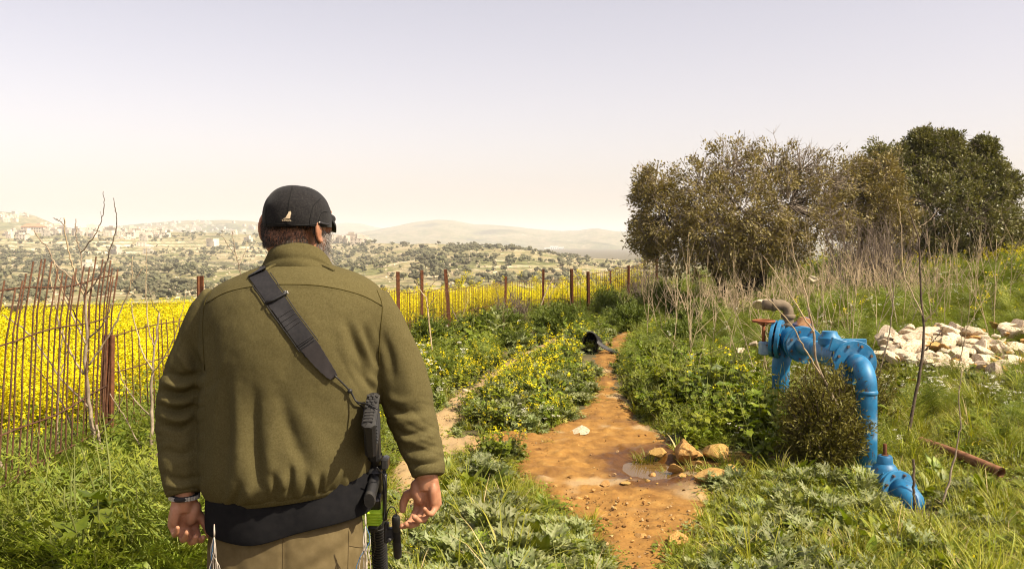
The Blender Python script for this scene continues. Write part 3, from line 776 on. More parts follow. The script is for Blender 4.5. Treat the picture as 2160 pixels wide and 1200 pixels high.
def on_tr(px, py, off):
    o = Vector((0, 0, CAMZ)); l, n, _, _ = tb.ray_cast(o, (PX(px, py, 1.0) - o).normalized()); return None if l is None else l + n * off
M_tseam = material("khaki_seam", [(.085, .06, .024)], rough=.9)
for pts in ([(598, 1120), (597, 1160), (596, 1215)], [(735, 1118), (735, 1150), (733, 1215)], [(735, 1150), (752, 1153), (768, 1154)]):
    P = [on_tr(p[0], p[1], .0006) for p in smooth_path(pts, 16)]; P = [p for p in P if p is not None]
    if len(P) > 3: MB().tube(P, .0011, 6).build("trouser_seam", M_tseam, trousers)
M_shoe = material("brown_boot", [(.03, .02, .012), (.05, .034, .02)], scale=30, rough=.6)
for s, (hip, knee, ank) in zip((-1, 1), FT):
    a = ank; gz0 = float(H(a[0], a[1]))
    V, Q, T = loft([(a[0], a[1] + dy, gz0 + z, ax, bk, fr) for z, dy, ax, bk, fr in ((-.005, .05, .046, .10, .16), (.025, .05, .050, .10, .165), (.030, .05, .046, .095, .155), (.06, .045, .043, .085, .12), (.085, .02, .042, .065, .07), (.14, 0, .045, .05, .05), (.17, 0, .046, .05, .05))], 32, 2.3)
    b = MB(); b.add(V, Q, T); b.build("boot", M_shoe, person)

# ---------------- cap
def cap():
    prof = [(392, 616, 626, .02), (393.5, 604, 640, .05), (397, 590, 653, .075), (405, 577, 668, .097), (418, 566, 681, .112), (433, 559, 689, .122), (449, 555.5, 693.5, .126), (464, 554.5, 695, .125), (474, 556, 694.5, .122), (479, 557.5, 693.5, .120)]
    Yc = 2.435; rg = []
    for py, xl, xr, dp in prof:
        rg.append(((mx(xl, Yc) + mx(xr, Yc)) / 2, Yc + .012, mz(py, Yc), (mx(xr, Yc) - mx(xl, Yc)) / 2, dp * .93, dp * 1.08))
    rp = smooth_path(rg, 40); V, Q, T = loft([tuple(r) for r in rp], 72, 2.12, False)
    n = len(V); V = np.concatenate([V, [(rp[0][0], rp[0][1], rp[0][2] + .0005)]]); T = np.array([(n, j, (j + 1) % 72) for j in range(72)])
    # inner lining: turn the lower edge in
    ring = V[39 * 72:40 * 72]; inn = ring.copy(); c = ring.mean(0); inn = c + (inn - c) * .95; inn2 = inn + (0, 0, .03); k0 = len(V)
    V = np.concatenate([V, inn, inn2]); j = np.arange(72); j2 = (j + 1) % 72
    Q = np.concatenate([Q, np.stack([39 * 72 + j, k0 + j, k0 + j2, 39 * 72 + j2], -1), np.stack([k0 + j, k0 + 72 + j, k0 + 72 + j2, k0 + j2], -1)])
    # cloth panels: slight hollows along the seams, soft dents
    th = np.arctan2(V[:, 1] - Yc, V[:, 0] - rp[20][0]); zz = (V[:, 2] - rp[-1][2])
    dent = -.0022 * (np.exp(-((th + 1.62) / .03) ** 2) + np.exp(-((th + .85) / .04) ** 2) + np.exp(-((th + 2.5) / .04) ** 2)) * np.clip(zz / .02, 0, 1) * (zz < .10)
    dent += .0035 * fbm(V[:, 0] * 22, V[:, 2] * 22 + V[:, 1] * 18, 103, 2)
    rad = V - np.array([rp[20][0], Yc, rp[20][2]]); rad /= np.linalg.norm(rad, axis=1)[:, None]; V = V + rad * dent[:, None]
    b = MB(); b.add(V, Q, T); return b.build("cap", M_cap, person), V, np.concatenate([Q]), T
capo, cV, cQ, cT = cap()
cb = BVHTree.FromPolygons([tuple(v) for v in cV], [tuple(f) for f in cQ] + [tuple(f) for f in cT])
def on_cap(px, py, off):
    o = Vector((0, 0, CAMZ)); l, n, _, _ = cb.ray_cast(o, (PX(px, py, 1.0) - o).normalized())
    return None if l is None else l + n * off
M_capseam = material("cap_seam", [(.005, .005, .005)], rough=.9)
for pts in ([(617, 394), (611, 420), (607, 450), (604, 477)], [(676, 419), (663, 432), (656, 452), (652, 477)], [(562, 430), (561, 455), (562, 477)], [(560, 471), (600, 473), (640, 475), (690, 472)], [(691, 447), (680, 448), (673, 462), (671, 477)]):
    P = [on_cap(p[0], p[1], .0003) for p in smooth_path(pts, 22)]; P = [p for p in P if p is not None]
    if len(P) > 3: MB().tube(P, .0014, 5).build("cap_seam", M_capseam, capo)
# the peak, pointing where he looks
pk = []; sgp = 20
for t in np.linspace(0, 1, 8):
    w = .080 * (1 - .40 * t ** 2); yy = .086 + .042 * t
    for lay in (0, 1):
        for x in np.linspace(-w, w, sgp):
            pk.append(head_pt(x, yy - .045 * (x / .088) ** 2 * (1 - .3 * t), .017 - .030 * t - .020 * (x / .088) ** 2 * (1 - t * .3) - lay * .012 + .014 * (1 - t)))
pk = np.array(pk).reshape(8, 2, sgp, 3); pv = pk.reshape(-1, 3); Q = []
ix = lambda a, l, c: (a * 2 + l) * sgp + c
for a in range(7):
    for c in range(sgp - 1):
        Q += [(ix(a, 0, c), ix(a, 0, c + 1), ix(a + 1, 0, c + 1), ix(a + 1, 0, c)), (ix(a, 1, c), ix(a + 1, 1, c), ix(a + 1, 1, c + 1), ix(a, 1, c + 1))]
    Q += [(ix(a, 0, 0), ix(a + 1, 0, 0), ix(a + 1, 1, 0), ix(a, 1, 0)), (ix(a, 0, sgp - 1), ix(a, 1, sgp - 1), ix(a + 1, 1, sgp - 1), ix(a + 1, 0, sgp - 1))]
for c in range(sgp - 1): Q.append((ix(7, 0, c), ix(7, 0, c + 1), ix(7, 1, c + 1), ix(7, 1, c)))
b = MB(); b.add(pv, Q); b.build("peak", M_cap, capo)
e = ellipsoid(PX(689, 462, 2.47), (.0175, .035, .0155), HM); b = MB(); b.add(*e); b.build("side_fold", M_cap, capo)
b = MB().tube([on_cap(672, 469, .002) or PX(672, 469, 2.36), PX(681, 472, 2.38), PX(692, 474, 2.42)], [.0035, .0035, .003], 6); b.build("strap", M_strap, capo)
b = MB(); b.add(*ellipsoid(on_cap(672, 469, .003) or PX(672, 469, 2.35), (.0028, .0028, .0028))); b.build("strap_button", material("nickel", [(.6, .58, .55)], rough=.3, metal=1.0), capo)
# the stitched emblem: a leaping animal over the maker's name
K = [(-1, .2), (3, .9), (6, 2.4), (8, 5.2), (9.6, 8.6), (12, 11.2), (13.2, 12.6), (12.4, 13.6), (13.6, 14.6), (15.2, 14.4), (16.4, 16.2), (16.6, 14.4), (18.2, 13.6), (18.6, 12.9), (16.2, 12), (16.0, 10.2), (17.4, 9.0), (18.2, 8.2), (17.2, 8.0), (15.6, 8.6), (15.8, 6.2), (15.2, 3.6), (14.0, 1.9), (16.0, 0.9), (15.8, 0.2), (12.2, 0.3), (12.0, 1.8), (10.6, 2.6), (9.2, 2.2), (7.0, .7), (3, -.5)]
Kp = [(x * .9 + 597.5, 461.3 - y * 1.02) for x, y in K]
bm = bmesh.new(); vs_ = []
for p in Kp:
    l = on_cap(p[0], p[1], .0014); vs_.append(bm.verts.new(l))
f = bm.faces.new(vs_); bmesh.ops.triangulate(bm, faces=[f]); me = bpy.data.meshes.new("emblem"); bm.to_mesh(me); bm.free(); me.materials.append(M_logo)
o = link("emblem", me, capo); m = o.modifiers.new("t", 'SOLIDIFY'); m.thickness = .0012; m.offset = 0
fc = bpy.data.curves.new("emblem_lettering", 'FONT'); fc.body = "KANGOL"; fc.size = .0058; fc.align_x = 'CENTER'; fc.extrude = .0004; fc.space_character = 1.02
tmp = bpy.data.objects.new("t", fc); COL.objects.link(tmp); dg = bpy.context.evaluated_depsgraph_get(); dg.update()
me = bpy.data.meshes.new_from_object(tmp.evaluated_get(dg)); bpy.data.objects.remove(tmp); me.name = "emblem_lettering"; me.materials.clear(); me.materials.append(M_logo)
c0 = on_cap(605, 466.5, .0022); nrm = (on_cap(600, 465, 0) - on_cap(610, 465, 0)).cross(on_cap(605, 460, 0) - on_cap(605, 470, 0)).normalized()
if nrm.y > 0: nrm = -nrm
xa = (on_cap(613, 466, 0) - on_cap(597, 466, 0)).normalized(); za = nrm; ya = za.cross(xa).normalized()
o = link("emblem_lettering", me, capo); o.matrix_world = Matrix.Translation(c0) @ Matrix(((xa.x, ya.x, za.x), (xa.y, ya.y, za.y), (xa.z, ya.z, za.z))).to_4x4()

# ---------------- hair and beard: short strands rooted in the skin
bb = BVHTree.FromPolygons([tuple(v) for v in bco], [tuple(f) for f in bF])
def strands(name, mat, samples, length, lay, width=.0007, jit=.5):
    V, T = [], []
    for q in samples:
        l, n, _, _ = bb.find_nearest(Vector(q))
        if l is None or (l - Vector(q)).length > .03: continue
        d = (n * lay[3] + Vector(lay[:3]) + Vector(rng.normal(0, jit, 3))).normalized(); L_ = length * rng.uniform(.5, 1.4)
        s = d.cross(Vector(rng.normal(0, 1, 3))).normalized() * width; k = len(V); mid = l + d * L_ * .55; tip = l + d * L_ + Vector((0, 0, -L_ * .25))
        V += [l - s - n * .001, l + s - n * .001, mid + s * .8, mid - s * .8, tip]; T += [(k, k + 1, k + 2), (k, k + 2, k + 3), (k + 3, k + 2, k + 4)]
    me = mesh_np(name, np.array(V), np.array(T), [mat]); o = link(name, me, person); return o
def head_samples(n, a0, a1, z0, z1, rad=.085):
    out = []
    for k in range(n):
        a = rng.uniform(a0, a1); z = rng.uniform(z0, z1); out.append(head_pt(math.sin(a) * rad, -math.cos(a) * rad * 1.15, z))
    return out
strands("hair", M_hair, head_samples(5200, -1.4, 1.4, -.066, .012), .009, (0, 0, -1.1, .35), .0005, .3)
strands("hair", M_hair, head_samples(900, -1.5, 1.5, -.02, .01), .018, (0, -.1, -.9, .45), .0005, .35)
strands("beard", M_white_hair, [head_pt(s * rng.uniform(.045, .075), rng.uniform(.015, .085), rng.uniform(-.125, -.02)) for s in (1, -1) for k in range(800)], .022, (0, .25, -1, .35), .0006, .35)
strands("beard", M_white_hair, [head_pt(rng.uniform(-.045, .045), rng.uniform(.07, .12), rng.uniform(-.125, -.075)) for k in range(900)], .04, (0, .4, -1, .5), .0009, .3)
M_eye = material("eye", [(.6, .58, .55)], rough=.2)
for s in (-1, 1):
    b = MB(); b.add(*ellipsoid(head_pt(s * .031, .0865, .010), (.0085, .007, .0045), HM, 14)); b.build("eye", M_eye, person)
# fingernails would face away from the lens; wristwatch on the left wrist
M_steel = material("brushed_steel", [(.36, .35, .32), (.48, .46, .42)], scale=60, rough=.45, metal=.3)
wc = PX(389, 1046, 2.38)
wat = MB().tube([wc + Vector((0, 0, .006)), wc, wc + Vector((0, 0, -.006))], [.0345, .0355, .0345], 32, True, (1.08, .92)).build("watch_strap", M_strap, person)
for k in range(26):
    a = k / 26 * 2 * math.pi; c = wc + Vector((.0375 * math.cos(a) * 1.04, .0375 * math.sin(a) * .92, 0))
    MB().box(c, (.0030, .0080, .0105), Matrix.Rotation(a, 3, 'Z'), .0007).build("link", M_steel, wat, smooth=False)
# knotted tassels below the shirt
M_cord = material("white_cord", [(.36, .31, .25), (.52, .46, .38)], scale=90, rough=.9)
M_bcord = material("blue_cord", [(.06, .16, .30)], rough=.9)
def tassel(px, py, n, spread):
    r0 = PX(px, py, 2.27); t = bpy.data.objects.new("tassel", None); COL.objects.link(t); t.parent = person
    b = MB(); b.tube([r0 + Vector((0, .0, .02)), r0, r0 + Vector((0, 0, -.012))], [.0012, .0024, .0022], 8); b.build("knot", M_cord, t)
    for k in range(n):
        a = rng.uniform(-1, 1); bow = rng.normal(0, .006)
        P = smooth_path([r0 + Vector((0, 0, -.008)), r0 + Vector((a * spread * .5 + bow, rng.normal(0, .006), -.05)), r0 + Vector((a * spread - bow, rng.normal(0, .008), -.11)), r0 + Vector((a * spread * 1.2, rng.normal(0, .01), -.20 - rng.uniform(0, .06)))], 10)
        MB().tube(P, .0011, 5).build("strand", M_bcord if k % 5 == 4 else M_cord, t)
tassel(452, 1122, 7, .014); tassel(771, 1100, 8, .012)
# ================================================================ the rifle and its sling
M_gun = material("black_polymer", [(.010, .010, .011), (.020, .019, .019)], scale=60, rough=.55, bump=.0005, bscale=300, spec=.4)
M_pad = material("rubber_pad", [(.016, .0155, .015), (.035, .032, .028)], scale=50, rough=.75)
M_metal = material("black_steel", [(.014, .014, .015), (.035, .034, .033)], scale=40, rough=.35, spec=.5, metal=.3)
M_neon = material("neon_tape", [(.36, .62, .02), (.55, .80, .05)], scale=60, rough=.6)
RO = PX(786, 842, 2.30)                                 # heel of the butt
ra = Vector((-.050, .54, -.84)).normalized(); rx = Vector((1, 0, 0)); rx = (rx - ra * rx.dot(ra)).normalized(); ru = rx.cross(ra).normalized()
if ru.z < 0: ru = -ru
RM = Matrix((rx, ru, ra)).transposed()                  # columns: side, up (sights), along the barrel
def rp3(x, u, s): return RO + rx * x + ru * u + ra * s
rifle = bpy.data.objects.new("rifle", None); COL.objects.link(rifle); rifle.location = RO
tag(rifle, "black carbine slung muzzle down behind the right hip of the person", "rifle")
_children0 = set(COL.objects)
def rbox(b, x, u, s, size, bev=.003): b.box(rp3(x, u, s), size, RM, bev)
def rtube(b, pts, r, seg=16, ell=None): b.tube([rp3(*p) for p in pts], r, seg, True, ell)
b = MB(); rbox(b, 0, -.030, .075, (.030, .095, .12), .008); rbox(b, 0, -.010, .15, (.031, .052, .09), .008); stock = b.build("buttstock", M_gun, None, auto=40)
b = MB(); rbox(b, 0, -.036, .004, (.033, .125, .022), .009); pad = b.build("butt_pad", M_pad, stock, auto=40)
for i in range(5):          # grooves up the pad and its honeycomb
    for k in range(3):
        b = MB(); hx = -.011 + .011 * k + (.0055 if i % 2 else 0)
        if abs(hx) > .015: continue
        b.lathe([(.0048, 0), (.0048, .0016), (.0036, .0026)], rp3(hx, .005 - i * .0098, -.0068), RM @ Matrix.Rotation(math.pi, 3, 'X'), 6); b.build("hex_stud", M_pad, stock, smooth=False)
for i in range(4):
    b = MB(); rbox(b, 0, -.052 - i * .011, -.0075, (.026, .005, .003), .001); b.build("pad_rib", M_pad, stock, smooth=False)
for i in range(6):
    b = MB(); rbox(b, .0160, -.03, .035 + i * .012, (.004, .06, .005), .001); b.build("stock_rib", M_gun, stock, smooth=False)
b = MB(); rtube(b, [(0, 0, .14), (0, 0, .235)], .0155); rtube(b, [(0, 0, .20), (0, 0, .212)], .019); b.build("buffer_tube", M_metal, None, auto=40)
b = MB(); rbox(b, 0, -.004, .305, (.036, .058, .15), .005); rbox(b, 0, -.036, .345, (.034, .045, .07), .004); rtube(b, [(.021, .008, .27), (.021, .008, .30)], .006, 10); rtube(b, [(.020, -.02, .285), (.026, -.02, .285)], .008, 12)
rtube(b, [(.019, -.012, .33), (.024, -.012, .33)], .006, 10); rec = b.build("receiver", M_metal, None, auto=40)
b = MB(); rbox(b, 0, .026, .239, (.058, .012, .016), .003); b.build("charging_handle", M_metal, None, auto=40)
b = MB(); b.tube([rp3(0, -.025, .262), rp3(0, -.055, .254), rp3(0, -.095, .243), rp3(0, -.120, .236)], [.017, .0175, .0165, .017], 20, True, (.86, 1.35)); b.build("pistol_grip", M_gun, None, auto=50)
b = MB(); b.tube([rp3(0, -.118, .2365), rp3(0, -.127, .234)], [.0185, .016], 20, True, (.86, 1.35)); b.build("grip_cap", M_pad, None, auto=50)
b = MB(); rbox(b, 0, .036, .40, (.021, .010, .36), .002); rail = b.build("rail", M_metal, None, auto=40)
for i in range(24):
    b = MB(); rbox(b, 0, .0425, .235 + i * .0145, (.021, .005, .008), .001); b.build("rail_tooth", M_metal, rail, smooth=False)
b = MB(); rtube(b, [(0, .0, .385), (0, 0, .72)], .0205, 14); hg = b.build("handguard", M_gun, None, auto=40)
for i in range(20):
    b = MB(); b.tube([rp3(0, 0, .475 + i * .0115), rp3(0, 0, .4815 + i * .0115)], .0232, 14, True, (1.0, 1.05)); b.build("handguard_rib", M_gun, hg, auto=40)
b = MB(); rtube(b, [(0, 0, .70), (0, 0, .82)], .009, 12); rtube(b, [(0, 0, .80), (0, 0, .855)], .0115, 12); b.build("barrel", M_metal, None, auto=40)
b = MB()
for i in range(5): rbox(b, 0, -.040, .352 + i * .011, (.041 + .002 * (i % 2), .060, .010), .003)
b.build("neon_wrap", M_neon, None, auto=40)
b = MB(); rbox(b, -.004, -.050, .412, (.026, .05, .022), .003); b.build("front_block", M_gun, None, auto=40)
# weapon light on an offset mount at the right
FL0, FL1 = PX(835, 1090, 2.40), PX(839, 1172, 2.47)
fd = (FL1 - FL0).normalized(); FM = rotM(fd); L_ = (FL1 - FL0).length
b = MB(); b.lathe([(.0075, -.004), (.0095, 0), (.0112, .004), (.0112, L_ * .3), (.0100, L_ * .32), (.0100, L_ * .62), (.0106, L_ * .64), (.0116, L_ * .70), (.0116, L_ * .97), (.0106, L_)], FL0, FM, 24); fl = b.build("torch", M_gun, None, auto=30)
for i in range(9):
    b = MB(); c = FL0 + fd * L_ * (.34 + i * .031); b.lathe([(.0109, 0), (.0109, .0022)], c, FM, 24); b.build("torch_ring", M_gun, fl, auto=30)
b = MB(); b.lathe([(.0095, 0), (.0095, .002)], FL1, FM, 20); b.build("lens", material("torch_glass", [(.35, .36, .38)], rough=.08), fl, auto=30)
mm = FL0.lerp(FL1, .42); b = MB(); b.box(mm + Vector((-.017, .004, 0)), (.020, .022, .030), None, .003); b.box(mm + Vector((-.028, .006, .002)), (.012, .026, .055), None, .003); b.lathe([(.006, 0), (.006, .008), (.004, .01)], mm + Vector((-.018, -.01, -.012)), rotM((0, -1, 0)), 12); b.build("torch_mount", M_gun, None, auto=40)
P = smooth_path([PX(817, 1105, 2.39), PX(816, 1085, 2.385), PX(822, 1070, 2.38), PX(831, 1070, 2.385), PX(836, 1082, 2.395), PX(835.5, 1092, 2.40)], 24)
MB().tube(P, .0016, 8).build("torch_cable", M_gun, None)
P = smooth_path([PX(795, 985, 2.33), PX(812, 1010, 2.38), PX(812, 1060, 2.40), PX(808, 1100, 2.40), PX(790, 1120, 2.40), PX(791, 1150, 2.45), PX(787, 1172, 2.48)], 40)
MB().tube(P, .0017, 8).build("switch_cable", M_gun, None)
MB().box(PX(813, 975, 2.39), (.018, .05, .03), None, .004).build("rear_sight", M_metal, None, auto=40)
b = MB(); b.tube([PX(812, 1000, 2.40), PX(811, 1095, 2.45)], .006, 10); b.build("side_rod", M_metal, None)

# sling: broad webbing over the left shoulder and across the back
mid = smooth_path([(543, 577), (553, 591), (575, 622), (602, 662), (632, 703), (660, 741)], 60)
def ribbon(name, cen, half, mat, off, thick, parent=None, n_w=9, half_end=None):
    V = []; k = len(cen); tan = np.gradient(cen, axis=0); tan /= np.linalg.norm(tan, axis=1)[:, None]
    rows = []
    for q_, (c, t) in enumerate(zip(cen, tan)):
        hw = half if half_end is None else half + (half_end - half) * (q_ / (k - 1)) ** 2 + 1.6 * math.sin(q_ * 1.3)
        perp = np.array([-t[1], t[0]]); row = []
        for u in np.linspace(-1, 1, n_w):
            q = c - perp * u * hw; l, n = on_back(q[0], q[1], off)
            row.append((l, n))
        rows.append(row)
    good = [r for r in rows if all(l is not None and l.y < 2.62 for l, n in r)]
    top = np.array([[tuple(l) for l, n in r] for r in good]); 
    for it in range(3):           # webbing is stiff: it bridges the small folds
        top[1:-1] = .5 * top[1:-1] + .25 * (top[:-2] + top[2:])
    ym = top[:, :, 1].min(axis=1, keepdims=True); top[:, :, 1] = .8 * top[:, :, 1] + .2 * np.minimum(top[:, :, 1], top[:, :, 1].mean(axis=1, keepdims=True))
    bot = top + np.array([0, thick, -thick * .3]); m = len(good)
    V = np.concatenate([top.reshape(-1, 3), bot.reshape(-1, 3)]); Q = []; N = m * n_w
    for a in range(m - 1):
        for c in range(n_w - 1):
            i0 = a * n_w + c; Q += [(i0, i0 + 1, i0 + n_w + 1, i0 + n_w), (N + i0, N + i0 + n_w, N + i0 + n_w + 1, N + i0 + 1)]
        i0 = a * n_w; i1 = a * n_w + n_w - 1; Q += [(i0, i0 + n_w, N + i0 + n_w, N + i0), (i1, N + i1, N + i1 + n_w, i1 + n_w)]
    for c in range(n_w - 1):
        i1 = (m - 1) * n_w + c; Q += [(c, N + c, N + c + 1, c + 1), (i1, i1 + 1, N + i1 + 1, N + i1)]
    b = MB(); b.add(V, Q); return b.build(name, mat, parent, auto=50), good
sling, good = ribbon("sling", mid, 19.5, M_strap, .0040, .0030)
ribbon("sling_layer", smooth_path([(590, 644), (618, 684), (646, 722)], 30), 18.5, M_strap, .0065, .002, sling)
ribbon("sling_sleeve", smooth_path([(652, 728), (666, 748), (684, 772), (702, 794)], 30), 18, material("worn_sleeve", [(.016, .0135, .014), (.030, .025, .025)], scale=40, rough=.85, bump=.004, bscale=60), .008, .006, sling, 9, 9)
# over the shoulder and down the chest, out of the lens' sight
front = smooth_path([on_back(545, 580, .006)[0], PX(541, 569, 2.40), PX(541, 571, 2.46), PX(543, 582, 2.52), PX(560, 640, 2.60), PX(610, 760, 2.64), PX(690, 900, 2.64), PX(770, 1000, 2.58), PX(800, 1040, 2.48)], 40)
b = MB(); V = []
for i, p in enumerate(front):
    t = front[min(i + 1, 39)] - front[max(i - 1, 0)]; w = np.cross(t, (0, 1, .2)) if i > 16 else np.array([.024, 0., .012]); w = w / np.linalg.norm(w) * .025
    V += [p - w, p + w, p + w + (0, -.003, .003), p - w + (0, -.003, .003)]
Q = []
for i in range(39):
    for j in range(4): Q.append((i * 4 + j, i * 4 + (j + 1) % 4, i * 4 + 4 + (j + 1) % 4, i * 4 + 4 + j))
b.add(np.array(V), Q); b.build("sling_front", M_strap, sling)
# ladder-lock slider and its bright wire corner
P = [on_back(*p, .008)[0] for p in ((564, 640), (580, 634), (598, 624), (607, 618))]
MB().tube(P, .0045, 8).build("slider", M_gun, sling)
P = [on_back(*p, .010)[0] for p in ((601, 617), (607, 618), (609, 623))]; MB().tube(P, .0016, 8).build("wire_loop", M_steel, sling)
M_thread = material("grey_thread", [(.040, .037, .036)], rough=.9)
for c in ((602, 662), (608, 671), (614, 680), (620, 688), (643, 718), (648, 725)):
    P = [on_back(c[0] + 16.5 * t, c[1] - 11 * t, .0086)[0] for t in np.linspace(-1, 1, 10)]
    MB().tube(P, .0007, 5).build("stitching", M_thread, sling)
for e in (-1, 1):
    P = [on_back(c[0] + 18.5 * e, c[1] - 12.3 * e, .0052)[0] for c in smooth_path([(553, 591), (575, 622), (602, 662), (632, 703), (652, 730)], 30)]
    MB().tube(P, .0013, 5).build("selvedge", M_strap, sling)
# cord from the sling to the stock
l0 = on_back(704, 790, .010)[0]; l1 = on_back(735, 823, .008)[0]
P = smooth_path([l0, l1, (l1 + rp3(-.02, -.01, .03)) / 2 + Vector((0, -.01, 0)), rp3(-.008, -.03, -.012), rp3(.018, -.045, -.01)], 24); MB().tube(P, .0021, 8).build("sling_cord", M_gun, sling)
P = smooth_path([l1, on_back(748, 846, .008)[0] or l1, on_back(762, 862, .008)[0] or l1, rp3(-.017, -.05, .05)], 20); MB().tube(P, .0018, 8).build("sling_cord", M_gun, sling)
b = MB(); b.add(*ellipsoid(l1, (.0062, .0062, .0062))); b.build("cord_knot", M_gun, sling)
for o in set(COL.objects) - _children0:
    if o.parent is None:
        o.parent = rifle; o.matrix_parent_inverse = Matrix.Translation(RO).inverted()
# ================================================================ plants: small models, then spread over the ground
LEAF_T = (.30, (1.1, 1.15, .55))
M_thistle = material("thistle_leaf", [(.135, .170, .045), (.215, .240, .085), (.32, .330, .165)], scale=28, rough=.55, rnd=.30, transl=LEAF_T, spec=.4)
M_leaf = material("weed_leaf", [(.080, .112, .006), (.155, .190, .011), (.250, .258, .025)], scale=14, rough=.5, rnd=.34, transl=LEAF_T, spec=.4)
M_fern = material("feathery_leaf", [(.090, .125, .010), (.160, .195, .018), (.245, .262, .034)], scale=12, rough=.6, rnd=.32, transl=LEAF_T)
M_grass = material("grass_blade", [(.165, .190, .012), (.250, .260, .022), (.34, .315, .050)], scale=10, rough=.5, rnd=.34, transl=(.35, (1.15, 1.15, .5)))
M_dryg = material("straw_blade", [(.30, .235, .095), (.42, .34, .16)], scale=10, rough=.8, rnd=.25)
M_stem = material("green_stem", [(.13, .15, .03), (.19, .20, .05)], scale=10, rough=.7, rnd=.2)
M_yel = material("yellow_petal", [(.60, .50, .0), (.72, .62, .004)], scale=30, rough=.6, rnd=.10, transl=(.3, (1.1, 1.1, .4)))
M_wht = material("white_petal", [(.62, .60, .46), (.78, .76, .64)], scale=30, rough=.6, rnd=.10, transl=(.25, (1, 1, .9)))
M_pale = material("yellowed_leaf", [(.40, .37, .07), (.50, .45, .14)], scale=20, rough=.7, rnd=.2, transl=(.3, (1.1, 1.1, .5)))
PM = [M_thistle, M_leaf, M_fern, M_grass, M_dryg, M_stem, M_yel, M_wht, M_pale]
THI, LEA, FER, GRA, DRY, STE, YEL, WHT, PAL = range(9)

